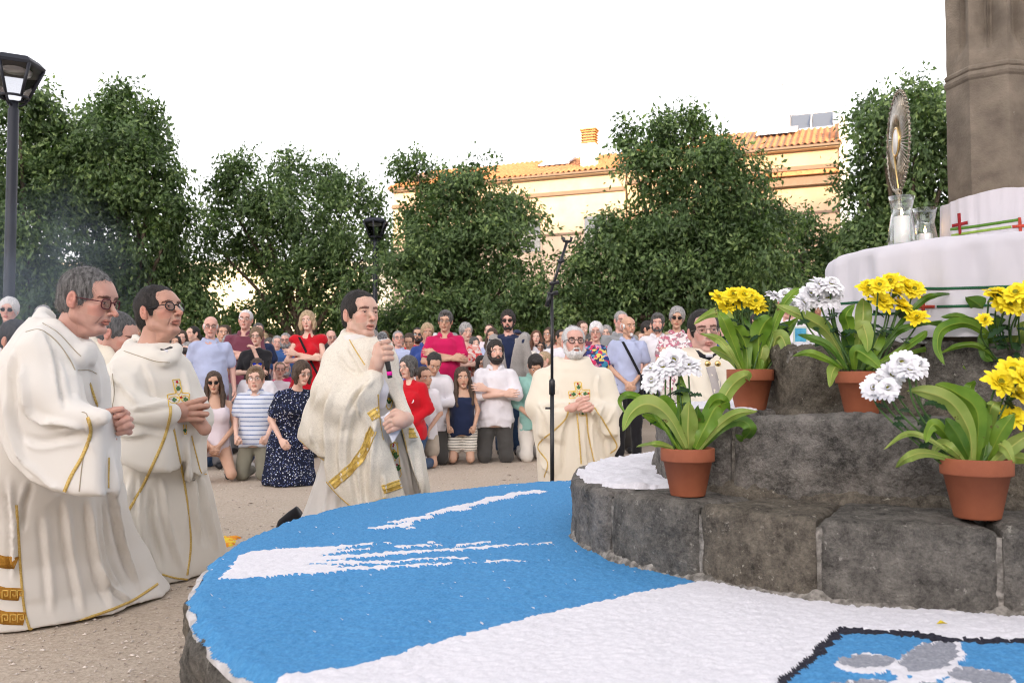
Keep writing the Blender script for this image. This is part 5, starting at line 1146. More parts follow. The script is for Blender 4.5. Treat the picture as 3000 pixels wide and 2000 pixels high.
def orient(zdir, ydir):
    """columns: hand axes; -z runs down the fingers, -y is the palm side"""
    z = -np.array(zdir, float); z /= np.linalg.norm(z); y = np.array(ydir, float); y = y-z*(y@z); y /= np.linalg.norm(y)+1e-9; x = np.cross(y, z); return np.stack([x, y, z], 1)
class Body:
    """gathers skin geometry (limbs, head, hands) into the one mesh of a person"""
    def __init__(s): s.mb = MB(); s.t = []
    def add(s, V, Q, T=None, m=0): s.mb.add(V, Q, m); s.t.append(np.ones((len(V), 3)) if T is None else T)
    def build(s, parent, skin, name='body'):
        o = s.mb.build(name, [skin, scl, iri, pup, lower], parent); T = np.concatenate(s.t); a = o.data.attributes.new('tint', 'FLOAT_COLOR', 'POINT')
        a.data.foreach_set('color', np.c_[T, np.ones(len(T))].astype(np.float32).ravel()); return o
def add_head(B, kind, h, Rm, c, sc_=1.0, gaze=(0, 0), wid=1.0, **kw):
    V, Q, T = head(kind, h, **kw); S = np.array((wid, 1, 1))*sc_; B.add((V*S)@Rm.T+c, Q, T)
    for s in (-1, 1):
        v, f3, f4 = eyeball(s, h, gaze)
        if h >= .004: v[:, 1] -= .0035
        v = (v*S)@Rm.T+c; n0 = B.mb.n; B.mb.add(v, np.array(f3), 3); B.t.append(np.ones((len(v), 3)))
        for i, ring_ in enumerate(f4):
            F = np.array(ring_)+n0-B.mb.n; B.mb.f.setdefault(4, []).append((np.array(ring_)+n0, (3, 2, 2, 1, 1)[i]))

# ---- cloth materials ----------------------------------------------------
def cloth(name, c, c2=None, **kw):
    k = dict(scale=6, rough=.85, bump=.10, bscale=120, spec=.15, sheen=.15, bdist=.002, lo=.3, hi=.7); k.update(kw)
    return mat('cloth_'+name, c, c2 or tuple(min(1, q*.86) for q in c), **k)
def pattern(name, base, cols, scale=60, thr=.25, kind='dots', freq=40):
    m, nt, b = nodes('cloth_'+name); L = nt.links; tc = N(nt, 'ShaderNodeTexCoord'); b.inputs['Roughness'].default_value = .85; b.inputs['Specular IOR Level'].default_value = .15
    out = None
    if kind == 'dots':
        for i, c in enumerate(cols):
            mp = N(nt, 'ShaderNodeMapping'); mp.inputs['Location'].default_value = (i*3.3, i*1.7, i*5.1); L.new(tc.outputs['Object'], mp.inputs[0])
            v = N(nt, 'ShaderNodeTexVoronoi', Scale=scale*(1+.35*i)); L.new(mp.outputs[0], v.inputs['Vector']); r = N(nt, 'ShaderNodeMath', operation='LESS_THAN'); r.inputs[1].default_value = thr; L.new(v.outputs['Distance'], r.inputs[0])
            mx = N(nt, 'ShaderNodeMixRGB'); mx.inputs[2].default_value = c4(c); L.new(r.outputs[0], mx.inputs[0])
            if out is None: mx.inputs[1].default_value = c4(base)
            else: L.new(out, mx.inputs[1])
            out = mx.outputs[0]
    elif kind == 'cells':
        n = N(nt, 'ShaderNodeTexNoise', Scale=scale*.5); L.new(tc.outputs['Object'], n.inputs['Vector']); ad = N(nt, 'ShaderNodeMixRGB', blend_type='ADD'); ad.inputs[0].default_value = .12; L.new(tc.outputs['Object'], ad.inputs[1]); L.new(n.outputs['Color'], ad.inputs[2])
        v = N(nt, 'ShaderNodeTexVoronoi', Scale=scale); L.new(ad.outputs[0], v.inputs['Vector']); sp = N(nt, 'ShaderNodeSeparateColor'); L.new(v.outputs['Color'], sp.inputs[0])
        cr = N(nt, 'ShaderNodeValToRGB'); cr.color_ramp.interpolation = 'CONSTANT'; L.new(sp.outputs[0], cr.inputs[0]); al = [base]+cols
        cr.color_ramp.elements[0].color = c4(al[0]); cr.color_ramp.elements[1].position = 1/len(al); cr.color_ramp.elements[1].color = c4(al[1])
        for i in range(2, len(al)): e = cr.color_ramp.elements.new(i/len(al)); e.color = c4(al[i])
        out = cr.outputs[0]
    else:
        ax = {'stripes': 2, 'vstripes': 0}[kind]; sp = N(nt, 'ShaderNodeSeparateXYZ'); L.new(tc.outputs['Object'], sp.inputs[0]); mu = N(nt, 'ShaderNodeMath', operation='MULTIPLY'); mu.inputs[1].default_value = freq; L.new(sp.outputs[ax], mu.inputs[0])
        fr_ = N(nt, 'ShaderNodeMath', operation='FRACT'); L.new(mu.outputs[0], fr_.inputs[0]); lt = N(nt, 'ShaderNodeMath', operation='LESS_THAN'); lt.inputs[1].default_value = thr; L.new(fr_.outputs[0], lt.inputs[0])
        mx = N(nt, 'ShaderNodeMixRGB'); mx.inputs[1].default_value = c4(base); mx.inputs[2].default_value = c4(cols[0]); L.new(lt.outputs[0], mx.inputs[0]); out = mx.outputs[0]
    L.new(out, b.inputs['Base Color']); return m
CL = dict(white=cloth('white', (.74, .72, .76)), ltblue=cloth('light_blue', (.42, .47, .66)), blue=cloth('blue', (.05, .12, .32)), royal=cloth('royal_blue', (.035, .07, .26)), burg=cloth('burgundy', (.16, .045, .07)), black=cloth('black', (.014, .014, .017)), red=cloth('red', (.52, .008, .018)), magenta=cloth('magenta', (.50, .01, .09)),
 navy=cloth('navy', (.016, .025, .065)), grey=cloth('grey', (.15, .15, .16)), beige=cloth('beige', (.42, .36, .29)), olive=cloth('olive', (.13, .125, .10)), dkgrey=cloth('dark_grey', (.065, .062, .058)), mint=cloth('mint', (.26, .47, .42)), cream=cloth('cream', (.66, .62, .56)), pinkw=cloth('pale_pink', (.70, .62, .66)), jeans=cloth('jeans', (.025, .055, .12), (.04, .08, .16), scale=60), greysh=cloth('grey_shirt', (.26, .27, .28)), blazer=cloth('blazer', (.36, .34, .32), (.27, .255, .24), scale=90), khaki=cloth('khaki', (.22, .21, .16)),
 rose=pattern('rose_print', (.40, .10, .12), [(.55, .25, .25), (.25, .05, .07)], 35, kind='cells'), floral=pattern('navy_floral', (.012, .016, .035), [(.75, .78, .85), (.22, .28, .6)], 48, .22), stripe=pattern('blue_stripe_polo', (.60, .64, .72), [(.08, .13, .32)], kind='stripes', freq=25, thr=.20), shorts=pattern('striped_shorts', (.72, .68, .60), [(.03, .03, .03)], kind='stripes', freq=36, thr=.25),
 coral=pattern('coral_print', (.70, .60, .56), [(.60, .09, .09), (.66, .35, .30)], 30, kind='cells'), multi=pattern('multicolour_print', (.03, .05, .20), [(.55, .04, .12), (.05, .25, .40), (.65, .50, .12), (.05, .04, .08), (.6, .3, .45)], 26, kind='cells'), pinkf=pattern('pink_leaf_print', (.66, .60, .60), [(.45, .14, .20), (.30, .22, .24), (.72, .68, .68)], 34, kind='cells'), check=pattern('check_blue', (.25, .35, .6), [(.55, .6, .75)], kind='vstripes', freq=40, thr=.4),
 greyp=pattern('grey_print', (.30, .28, .30), [(.5, .48, .5), (.15, .14, .16)], 20, kind='cells'))
shoem = mat('shoe_dark', (.02, .02, .022), rough=.5); shoew = mat('shoe_white', (.6, .58, .55), rough=.6)

TROWS = [(.80, .160, .118), (.92, .165, .122), (1.06, .144, .112), (1.20, .152, .120), (1.31, .150, .110), (1.38, .105, .082), (1.44, .056, .056)]
TROWF = [(.80, .165, .118), (.92, .168, .122), (1.06, .126, .100), (1.20, .140, .118), (1.30, .136, .102), (1.37, .092, .072), (1.44, .046, .048)]
def person(label, x, top, s, pose='stand', sex='m', yaw=0, hyaw=None, pitch=0, arms='side', skin='fair', hs='short', hc='brown', topc='white', sleeve='short', bot='dkgrey', bott='trousers', glass_=None, beard_=None, fat=1.0, child=False, vx=.016, beardc=None, mouth=0, extra=None, hem=.80, group='people gathered behind the priests', neck=0, headk=1.0, full=True, collar=None, lean=0, frame=None, roll=0):
    Y = FPX/s; ztop = .912+(869-top)/s; c0 = atY(x, 869, Y)
    dz = {'stand': 0, 'kneel': -.44, 'squat': -.55}[pose]; k = ztop/(1.70+dz)
    fem = sex == 'f'; e = empty('person', (c0.x, c0.y, 0), label, 'person', group, rz=yaw)
    hyaw = .30*math.sin(x*1.37+top)+.12 if hyaw is None else hyaw; pitch = pitch+.10*math.sin(x*.71); roll = roll+.07*math.sin(x*2.3); hy = hyaw-yaw
    sh = (.140 if fem else .165)*(.95 if child else 1); rows = TROWF if fem and not child else TROWS; g = .013/max(k, .5)
    ln = lambda z: -lean*max(0, z-.95)
    hp = [np.array((s_*.088, 0, .90+dz)) for s_ in (-1, 1)]
    if pose == 'stand': kn = [np.array((s_*.095, -.012, .48)) for s_ in (-1, 1)]; an = [np.array((s_*.10, .01, .08)) for s_ in (-1, 1)]
    elif pose == 'kneel': kn = [np.array((s_*.115, -.12, .065)) for s_ in (-1, 1)]; an = [np.array((s_*.10, .30, .07)) for s_ in (-1, 1)]; hp = [q+np.array((0, .06, 0)) for q in hp]
    else: kn = [np.array((-.16, -.36, .36)), np.array((.17, -.30, .08))]; an = [np.array((-.13, -.22, .07)), np.array((.15, .12, .07))]
    shp = [np.array((s_*sh, ln(1.35), 1.352+dz)) for s_ in (-1, 1)]
    A = {'side': [(.245, .03, 1.12, .255, -.06, .89)]*2, 'low': [(.235, .01, 1.12, .045, -.20, .92)]*2, 'clasp': [(.235, -.02, 1.12, .045, -.25, 1.09)]*2, 'thigh': [(.235, .0, 1.13, .15, -.22, .93)]*2, 'fists': [(.225, .02, 1.14, .17, -.18, .93)]*2,
         'cross': [(.235, -.10, 1.12, -.10, -.235, 1.15), (.235, -.10, 1.13, -.09, -.20, 1.20)], 'chin': [(.225, -.10, 1.12, -.08, -.21, 1.13), (.15, -.20, 1.12, .035, -.20, 1.38)], 'hold': [(.235, -.03, 1.12, .09, -.27, 1.16)]*2}[arms]
    el = []; wr = []
    for i, s_ in enumerate((-1, 1)):
        a = A[i]; el.append(np.array((s_*a[0]*(.93 if fem else 1), a[1]+ln(a[2]), a[2]+dz))); wr.append(np.array((s_*a[3], a[4]+ln(a[5]), a[5]+dz)))
    hc_ = np.array((0, -.012+ln(1.6)-neck, 1.585+dz)); Rm = rotm(hy, pitch, roll)
    hk = (1.12 if child else (.97 if fem else 1.02))*headk/(1 if not child else 1)
    hks = .96*(hk*max(k, .82) if not child else .98)
    pv = np.array((0, ln(1.5)*.95+.02, 1.47+dz))*k                # neck pivot
    hcw = pv+Rm@((hc_*k-pv)+np.array((0, 0, .0)))
    hcw[2] = ztop-.115*hks*max(.8, math.cos(pitch)) if abs(pitch) < .35 else hcw[2]
    mins = np.array((-.36, -.42, -.03)); maxs = np.array((.36, .48 if pose != 'stand' else .22, 1.52+dz))
    far = not full
    B = Body(); f = Fld(mins*k, maxs*k, vx)
    if not far:
        f.loft([(z*k+dz*k, 0, ln(z)*k, (a-.012)*k*fat, (b_-.01)*k*fat, 0) for z, a, b_ in rows], .03)
        if (pose == 'stand' and bott != 'trousers') or bott in ('shorts', 'skirt', 'bare'):
            for i in (0, 1): f.chain([hp[i]*k, kn[i]*k, an[i]*k], [.078*k, .052*k, .036*k], .02); f.cone(an[i]*k, (an[i]+np.array((0, -.12 if pose == 'stand' else .1, -.05)))*k, .036*k, .028*k)
    f.cone(np.array((0, ln(1.42)+.01, 1.36+dz))*k, hcw+Rm@np.array((0, .03, -.07)), .060*k if not fem else .048*k, .050*k if not fem else .042*k, .03)
    for i in (0, 1):
        f.cone(shp[i]*k, (0, ln(1.4)*k, (1.40+dz)*k), .040*k, .045*k, .03)
        f.chain([shp[i]*k, el[i]*k, wr[i]*k], [.047*k*(.85 if fem else 1), .036*k*(.9 if fem else 1), .025*k], .02)
        d = wr[i]-el[i]; d = d/np.linalg.norm(d); cu = {'side': .35, 'fists': 1.3, 'cross': .25, 'chin': .6}.get(arms, .7)
        if not far:
            hv, hq = hand_mesh(cu, .0065); s_ = (-1, 1)[i]
            pal = np.array((-s_, 0, 0)) if arms in ('side',) else (np.array((0, 1., 0)) if arms == 'cross' else np.array((-s_*.9, .2, -.4)))
            O = orient(d*.8+np.array((0, -.1, -.15 if arms in ('side', 'low') else 0)), -pal); hv2 = hv*np.array((1 if s_ > 0 else -1, 1, 1)); hq2 = hq if s_ > 0 else hq[:, ::-1]
            B.add((hv2*k*(.95 if fem else 1.02))@O.T+wr[i]*k, hq2)
    V, Q = f.mesh(); B.add(V, Q)
    hk2 = 'c' if child else sex
    kw = {}
    if mouth: kw['mouth_open'] = mouth
    add_head(B, hk2, .0052, Rm, hcw, hks, **kw); B.build(e, SK[skin])
    # hair
    if hs:
        V, Q = hair(hs); o = mesh_obj('hair', (V*hks)@Rm.T+hcw, Q, HM[hc], e)
    if beard_: V, Q = beard(beard_); mesh_obj('beard', (V*hks)@Rm.T+hcw, Q, HM[beardc or hc], e)
    if glass_: glasses(glass_, Rm, hcw, hks, e, up=1 if glass_ == 'blue' else 0, th=.0013, frame=frame)
    # upper garment
    f = Fld((mins-.03)*k, (maxs+.03)*k, vx*.9); long_ = sleeve == 'long'; dress = bott == 'dress'
    rw = [(z*k+dz*k, 0, ln(z)*k, (a+g*.7)*k*fat, (b_+g*.8)*k*fat, 0) for z, a, b_ in rows if z >= (hem if not dress else .8)-.06 and z < (1.42 if sleeve != 'tank' else 1.36)]
    f.loft(rw, .03)
    if fem and not child:
        for s_ in (-1, 1): f.ell(np.array((s_*.068, -.098+ln(1.24), 1.235+dz))*k, np.array((.062, .05, .058))*k*fat, .05)
    elif fat > 1.05: f.ell(np.array((0, -.06, 1.05+dz))*k, np.array((.13, .115*fat, .13))*k, .06)
    for i in (0, 1):
        if sleeve != 'tank': f.cone(shp[i]*k, (0, ln(1.40)*k, (1.395+dz)*k), .050*k, .050*k, .03)
        if sleeve == 'short': q = shp[i]+(el[i]-shp[i])*.72; f.cone(shp[i]*k, q*k, .060*k, .056*k, .03)
        elif sleeve == 'long': f.chain([shp[i]*k, el[i]*k, (el[i]+(wr[i]-el[i])*.86)*k], [.060*k, .050*k, .038*k], .03)
        elif sleeve == 'rolled': f.chain([shp[i]*k, el[i]*k, (el[i]+(wr[i]-el[i])*.22)*k], [.060*k, .052*k, .048*k], .03)
        elif sleeve == 'tank': f.cone((shp[i]*np.array((.62, 1, 1))+np.array((0, 0, .0)))*k, np.array((shp[i][0]*.5, ln(1.25), 1.25+dz))*k, .034*k, .05*k, .03)
        if sleeve == 'ruffle': f.ell((shp[i]+np.array(((-.01, .01)[i], 0, .03)))*k, np.array((.075, .06, .055))*k, .02)
    if dress:
        zb = {'stand': .42, 'kneel': .015}[pose]; f.loft([((.98+dz)*k, 0, 0, .145*k*fat, .12*k*fat, 0), ((.85+dz)*k, 0, .02*k, .185*k*fat, .155*k*fat, 0), (zb*k, 0, (.05 if pose == 'kneel' else 0)*k, (.27 if pose == 'kneel' else .26)*k, (.25 if pose == 'kneel' else .2)*k, 0)], .05,
               fold=lambda X, Y, Z: .012*np.sin(np.arctan2(Y, X)*9+Z*3)*np.clip((1.0+dz)*k-Z, 0, .5)*2.5)
    f.noise(.006*k, (7, 7, 13), int(x) % 97, 2); f.ridges(.012*k, (9, 9, 7), int(x) % 89)
    if not dress: X_ = f.ax[0][:, None, None]/k; Z_ = f.ax[2][None, None, :]; f.F = np.maximum(f.F, (hem+dz+.02*np.cos(X_*22))*k-Z_)
    V, Q = f.mesh(); V = smooth_mesh(V, Q, 1, .4)
    garment = {'dress': 'dress'}.get(bott, 'shirt' if collar else 'top'); mesh_obj(garment, V, Q, CL[topc], e)
    if collar:
        mb = MB(); P = []; nseg = 22
        for zz, rr_, dr in ((1.445, .063, .0), (1.47, .060, .004), (1.462, .078, .012), (1.435, .092, .014)):
            for j in range(nseg):
                a = -math.pi/2+.32+(2*math.pi-.64)*j/(nseg-1); w = 1+.0*j
                P.append(((rr_*1.05*math.cos(a))*k, (rr_*math.sin(a)*1.0+.012+ln(1.44))*k, (zz+dz-(.022 if j in (0, nseg-1) else .008 if j in (1, nseg-2) else 0)-(.02*max(0, -math.sin(a))))*k))
        I = np.arange(4*nseg).reshape(4, nseg); mb.add(P, np.concatenate([np.stack([I[i, :-1], I[i, 1:], I[i+1, 1:], I[i+1, :-1]], -1) for i in range(3)])); mb.build('collar', CL[topc], e)
    # lower garment
    if not far and bott in ('trousers', 'shorts', 'skirt'):
        f = Fld((mins-.03)*k, (np.array((.36, .5, 1.08+dz)))*k, vx); gg = .018 if bott != 'skirt' else .02
        f.loft([(z*k+dz*k, 0, (.03*k if pose == 'kneel' and z < .9 else 0), (a-.002-((.014 if bott == 'trousers' else -.002) if z > .85 else 0))*k*fat, (b_-.002-((.014 if bott == 'trousers' else -.002) if z > .85 else 0))*k*fat, 0) for z, a, b_ in rows if z < 1.1], .03)
        for i in (0, 1):
            ke = kn[i] if bott == 'trousers' else hp[i]+(kn[i]-hp[i])*.62
            f.cone(hp[i]*k, ke*k, (.088+gg*.4)*k, ((.060 if bott == 'trousers' else .083)+gg*.5)*k, .03)
            if bott == 'trousers': f.cone(kn[i]*k, an[i]*k, (.060+gg*.4)*k, (.046+gg*.4)*k, .02)
        f.noise(.005*k, (10, 10, 10), int(x) % 31+3, 2); f.ridges(.010*k, (8, 8, 11), int(x) % 37); V, Q = f.mesh(); V = smooth_mesh(V, Q, 1, .4); mesh_obj({'shorts': 'shorts', 'skirt': 'skirt'}.get(bott, 'trousers'), V, Q, CL[bot], e)
    if not far:
        for i in (0, 1):
            mb = MB(); a = an[i]*k; dirn = -1 if pose != 'kneel' else 1
            ff = Fld(a-np.array((.07, .2, .1)), a+np.array((.07, .2, .06)), .012)
            if pose == 'kneel': ff.cone(a+np.array((0, .02, .0))*k, a+np.array((0, .08, -.03))*k, .038*k, .034*k); ff.cone(a+np.array((0, .08, -.02))*k, a+np.array((0, .10, .05))*k, .034*k, .03*k)
            else: ff.cone(a+np.array((0, .03, -.035))*k, a+np.array((0, -.14, -.045))*k, .038*k, .034*k)
            V, Q = ff.mesh(); mesh_obj('shoe', V, Q, shoem if bot in ('black', 'dkgrey', 'grey', 'jeans') else shoew, e)
    if extra: extra(e, k, dz, hcw, Rm, hks)
    return e
def strap(side=1, m=None, w=.03, z0=1.40, z1=.95):
    def fn(e, k, dz, *a):
        P = []; 
        for i, t in enumerate(np.linspace(0, 1, 12)):
            xx = (-side*.075+side*.23*t); z = z0+(z1-z0)*t; yy = -.135-.02*math.sin(t*3.1); P += [(xx*k-w*.5*k, yy*k, (z+dz)*k), (xx*k+w*.5*k, yy*k-.002, (z+dz)*k)]
        I = np.arange(24).reshape(12, 2); MB().add(P, np.stack([I[:-1, 0], I[:-1, 1], I[1:, 1], I[1:, 0]], -1)).build('shoulder_strap', m or CL['black'], e)
    return fn
# ------------------------------------------------------------------ the crowd, nearest people first
P_ = person
gold_r = mat('bracelet', (.6, .6, .62), rough=.3, metal=1)
def earrings(e, k, dz, c, Rm, hk):
    for s in (-1, 1): mb = MB(); q = Rm@(np.array((s*.083, 0, -.045))*hk)+c; mb.lathe([(0, -.01), (.007, 0), (0, .01)], 8, tuple(q)); mb.build('earring', gold, e)
def blazer(e, k, dz, *a):
    f = Fld((-.36*k, -.3*k, .6*k), (.36*k, .2*k, 1.5*k), .016); rw = [(z*k, 0, 0, (a_+.036)*k, (b_+.038)*k, 0) for z, a_, b_ in TROWS if z < 1.42]; f.loft(rw, .03)
    for s in (-1, 1): f.chain([np.array((s*.172, 0, 1.375))*k, np.array((s*.25, .0, 1.12))*k, np.array((s*.26, -.06, .93))*k], [.066*k, .056*k, .046*k], .03)
    f.slab([(-.001*k, .95*k), (-.085*k, 1.40*k), (0, 1.48*k), (.085*k, 1.40*k)], -.2*k, .14*k, .005, .01, 's'); f.noise(.006, (8, 8, 12), 5); f.zcut(.80*k); V, Q = f.mesh(); mesh_obj('blazer', smooth_mesh(V, Q), Q, CL['blazer'], e)
def bag(e, k, dz, *a):
    strap(1, CL['black'], .035)(e, k, dz); f = Fld((.05, -.35, .6), (.35, -.05, 1.1), .012); f.slab([(.12*k, .86*k), (.12*k, 1.02*k), (.28*k, 1.02*k), (.28*k, .86*k)], -.17*k, .045*k, .02); V, Q = f.mesh(); mesh_obj('bag', V, Q, CL['black'], e)
def bracelets(e, k, dz, *a):
    for s, t in ((-1, .0), (-1, .05), (1, .0)): MB().tube([((s*(.185+t*.3)+.028*math.cos(q))*k, (-.13+t*.6+.02*math.sin(q))*k, (.965+dz+t+.012*math.sin(q))*k) for q in np.linspace(0, 6.283, 13)], .006*k, 5).build('bracelet', gold_r, e)
def watch(e, k, dz, *a):
    MB().tube([((-.045+.01*math.cos(q))*k, (-.235+.036*math.cos(q)*.9)*k, (1.165+dz+.034*math.sin(q))*k) for q in np.linspace(0, 6.283, 15)], .008*k, 5).build('wristwatch', CL['black'], e)
def cap_(e, k, dz, c, Rm, hk):
    f = Fld((-.12, -.2, -.02), (.12, .15, .16), .008); f.ell((0, .018, .04), (.086, .106, .09), .01); f.slab([(-.07, .045), (-.07, .065), (.07, .065), (.07, .045)], -.11, .07, .01); f.zcut(.03); V, Q = f.mesh(); mesh_obj('cap', (V*hk)@Rm.T+c, Q, CL['navy'], e)
def sticker(e, k, dz, *a):
    mb = MB(); mb.lathe([(0, 0), (.022, 0)], 12, (0, 0, 0), M=Matrix.Rotation(math.pi/2, 4, 'X')); o = mb.build('badge', CL['white'], e); o.location = (.10*k, -.155*k, (1.22+dz)*k)
def backpack(e, k, dz, *a):
    pass
# kneeling and standing people that can be picked out in the photograph
P_('smiling girl in round sunglasses and pale pink top squatting left of the striped boy', 494, 855, 252, 'squat', 'f', yaw=.35, hyaw=.25, arms='low', skin='tan', hs='long', hc='brown', topc='pinkw', sleeve='tank', bott='bare', glass_='sun', headk=1.0, extra=None)
P_('boy in glasses and blue striped polo kneeling between the pink girl and the dotted dress', 587, 845, 250, 'kneel', 'm', yaw=.1, arms='fists', skin='fair', hs='shortfull', hc='lbrown', topc='stripe', sleeve='short', bot='khaki', glass_='wire', child=True, collar='c')
P_('woman in navy floral dress and glasses kneeling beside the speaker, leaning forward', 668, 833, 268, 'kneel', 'f', yaw=.5, hyaw=.75, pitch=-.25, arms='thigh', skin='fair', hs='bob', hc='brown', topc='floral', sleeve='short', bott='dress', glass_='wire', lean=.45, fat=1.12)
P_('girl with long dark hair, navy tank top and striped shorts kneeling, mouth open', 1062, 845, 211, 'kneel', 'f', yaw=0, arms='fists', skin='tan', hs='longside', hc='brown', topc='navy', sleeve='tank', bot='shorts', bott='shorts', child=True, mouth=1, extra=bracelets)
P_('bearded man in white shirt kneeling with arms crossed', 1138, 785, 207, 'kneel', 'm', arms='cross', pitch=.12, skin='fair', hs='curly', hc='dark', topc='white', sleeve='rolled', bot='dkgrey', beard_='full', collar='c', fat=1.05)
P_('boy in mint green shirt kneeling with bowed head next to the white-bearded priest', 1227, 811, 205, 'kneel', 'm', yaw=.2, hyaw=.1, pitch=-.5, arms='low', skin='tan', hs='shortfull', hc='dark', topc='mint', sleeve='rolled', bot='cream', child=False, headk=1.05, collar='c')
P_('man in white shirt kneeling with bowed head behind the girl in a white tee', 992, 803, 211, 'kneel', 'm', yaw=0, pitch=-.6, arms='clasp', skin='tan', hs='short', hc='dark', topc='white', sleeve='long', bot='dkgrey', collar='c', lean=.15)
P_('girl in white tee and beige shorts kneeling, looking aside, hair tied back', 972, 843, 224, 'kneel', 'f', yaw=.2, hyaw=.6, arms='low', skin='tan', hs='tied', hc='brown', topc='white', sleeve='short', bot='beige', bott='shorts', child=True)
P_('woman in bright red sweater and jeans kneeling just right of the speaker', 942, 820, 232, 'kneel', 'f', yaw=-.35, hyaw=-.65, arms='low', skin='fair', hs='bob', hc='salt', topc='red', sleeve='long', bot='jeans', glass_='wire', pitch=-.1, extra=sticker, fat=1.1, headk=1.05)
P_('young woman with long dark wavy hair and white top, behind the girl in sunglasses', 461, 806, 218, 'kneel', 'f', yaw=.1, hyaw=.25, arms='low', skin='fair', hs='long', hc='dark', topc='white', sleeve='tank', bot='jeans')
P_('person with dark hair seen from behind at the shoulder of the second priest', 424, 803, 214, 'kneel', 'm', yaw=2.6, skin='tan', hs='shortfull', hc='dark', topc='navy', bot='jeans')
P_('woman in white blouse with blue mirrored sunglasses pushed up on her hair', 590, 818, 218, 'kneel', 'f', yaw=.2, hyaw=.3, pitch=-.35, arms='low', skin='tan', hs='tied', hc='brown', topc='white', sleeve='short', bot='jeans', glass_='blue', fat=1.12)
P_('elderly man in light blue shirt and dark glasses, left part of the crowd', 482, 727, 226, 'stand', 'm', yaw=.5, hyaw=.35, pitch=-.1, arms='side', skin='pink', hs='bald', hc='white', topc='ltblue', sleeve='short', bot='grey', glass_='g', collar='c', fat=1.1)
P_('white-haired man with glasses in burgundy polo shirt', 561, 713, 188, 'stand', 'm', hyaw=.1, arms='cross', skin='pink', hs='short', hc='white', topc='burg', sleeve='short', bot='grey', glass_='g', collar='c')
P_('woman in black top resting her chin on her hand', 589, 754, 203, 'stand', 'f', arms='chin', hyaw=.1, skin='fair', hs='puffy', hc='lbrown', topc='black', sleeve='short', bot='jeans', glass_='wire', fat=1.1, extra=None)
P_('grey-blond woman with glasses in a rose red print blouse', 522, 771, 172, 'stand', 'f', hyaw=.2, arms='low', skin='fair', hs='bob', hc='grey', topc='rose', sleeve='long', glass_='g')
P_('woman in vivid red ruffled dress with arms folded, standing', 707, 716, 197, 'stand', 'f', arms='cross', hyaw=.02, pitch=.05, skin='fair', hs='bob', hc='blond', topc='red', sleeve='ruffle', bott='dress', extra=lambda e, k, dz, c, Rm, hk: (earrings(e, k, dz, c, Rm, hk), strap(1)(e, k, dz)))
P_('grey-bearded man with glasses in blue polo, left of the woman in red', 654, 766, 152, 'stand', 'm', arms='side', skin='pink', hs='short', hc='grey', topc='blue', beard_='full', beardc='grey', glass_='g', collar='c')
P_('man with grey hair half hidden behind the blue polo', 634, 772, 146, 'stand', 'm', skin='pink', hs='short', hc='grey', topc='white', full=False)
P_('woman with wavy grey-brown hair behind the woman in black', 619, 778, 140, 'stand', 'f', skin='fair', hs='puffy', hc='salt', topc='grey', full=False)
P_('bald man with grey beard and glasses in magenta, kneeling in the second row', 655, 829, 168, 'kneel', 'm', hyaw=.2, skin='pink', hs='bald', hc='grey', topc='magenta', beard_='full', beardc='grey', glass_='g', collar='c', full=False)
P_('dark-haired man behind the elderly man in light blue', 506, 748, 166, 'stand', 'm', hyaw=.5, skin='tan', hs='short', hc='brown', topc='grey', full=False)
P_('woman with brown hair far back near the left trees', 518, 748, 130, 'stand', 'f', skin='fair', hs='long', hc='brown', topc='white', full=False)
P_('person with grey hair behind the woman in black', 592, 743, 160, 'stand', 'm', skin='pink', hs='short', hc='salt', topc='navy', full=False)
P_('bald man with glasses just left of the speaker, far back', 759, 759, 150, 'stand', 'm', skin='pink', hs='bald', hc='white', topc='greysh', glass_='g', full=False)
P_('young woman in white top between the second priest and the light blue shirt', 414, 760, 160, 'stand', 'f', skin='fair', hs='long', hc='brown', topc='white', full=False)
P_('dark-haired woman beside the shoulder of the second priest', 400, 772, 175, 'stand', 'f', skin='tan', hs='long', hc='dark', topc='navy', full=False)
P_('older man with glasses in pale blue shirt just right of the microphone', 914, 761, 170, 'stand', 'm', skin='pink', hs='short', hc='grey', topc='ltblue', glass_='g', collar='c', sleeve='long')
P_('man with bowed head and brown hair behind the pale blue shirt', 941, 763, 166, 'stand', 'm', pitch=-.5, skin='tan', hs='short', hc='brown', topc='beige', full=False)
P_('bearded man in sunglasses behind the blond woman', 957, 753, 156, 'stand', 'm', skin='tan', hs='short', hc='dark', topc='red', glass_='sun', beard_='full', full=False)
P_('short-haired blond older woman in royal blue shirt', 979, 745, 190, 'stand', 'f', skin='tan', hs='puffy', hc='blond', topc='royal', sleeve='long', collar='c')
P_('man in magenta polo with arms crossed and a wristwatch', 1022, 716, 200, 'stand', 'm', arms='cross', hyaw=-.05, pitch=-.08, skin='tan', hs='shortfull', hc='salt', topc='magenta', sleeve='short', bot='beige', glass_='wire', collar='c', fat=1.12, extra=watch)
P_('grey-haired woman in coral and white print blouse, right of the magenta polo', 1068, 744, 182, 'stand', 'f', arms='cross', skin='fair', hs='puffy', hc='grey', topc='coral', sleeve='short', bot='cream')
P_('grey head seen from behind beyond the coral blouse', 1090, 776, 150, 'stand', 'f', yaw=2.8, skin='fair', hs='puffy', hc='salt', topc='grey', full=False)
P_('woman far back between the coral blouse and the grey blazer', 1124, 745, 132, 'stand', 'f', skin='fair', hs='tied', hc='brown', topc='pinkw', full=False)
P_('woman with long brown hair and eyes closed, behind the bearded man', 1131, 755, 162, 'stand', 'f', skin='tan', hs='long', hc='brown', topc='ltblue', full=False)
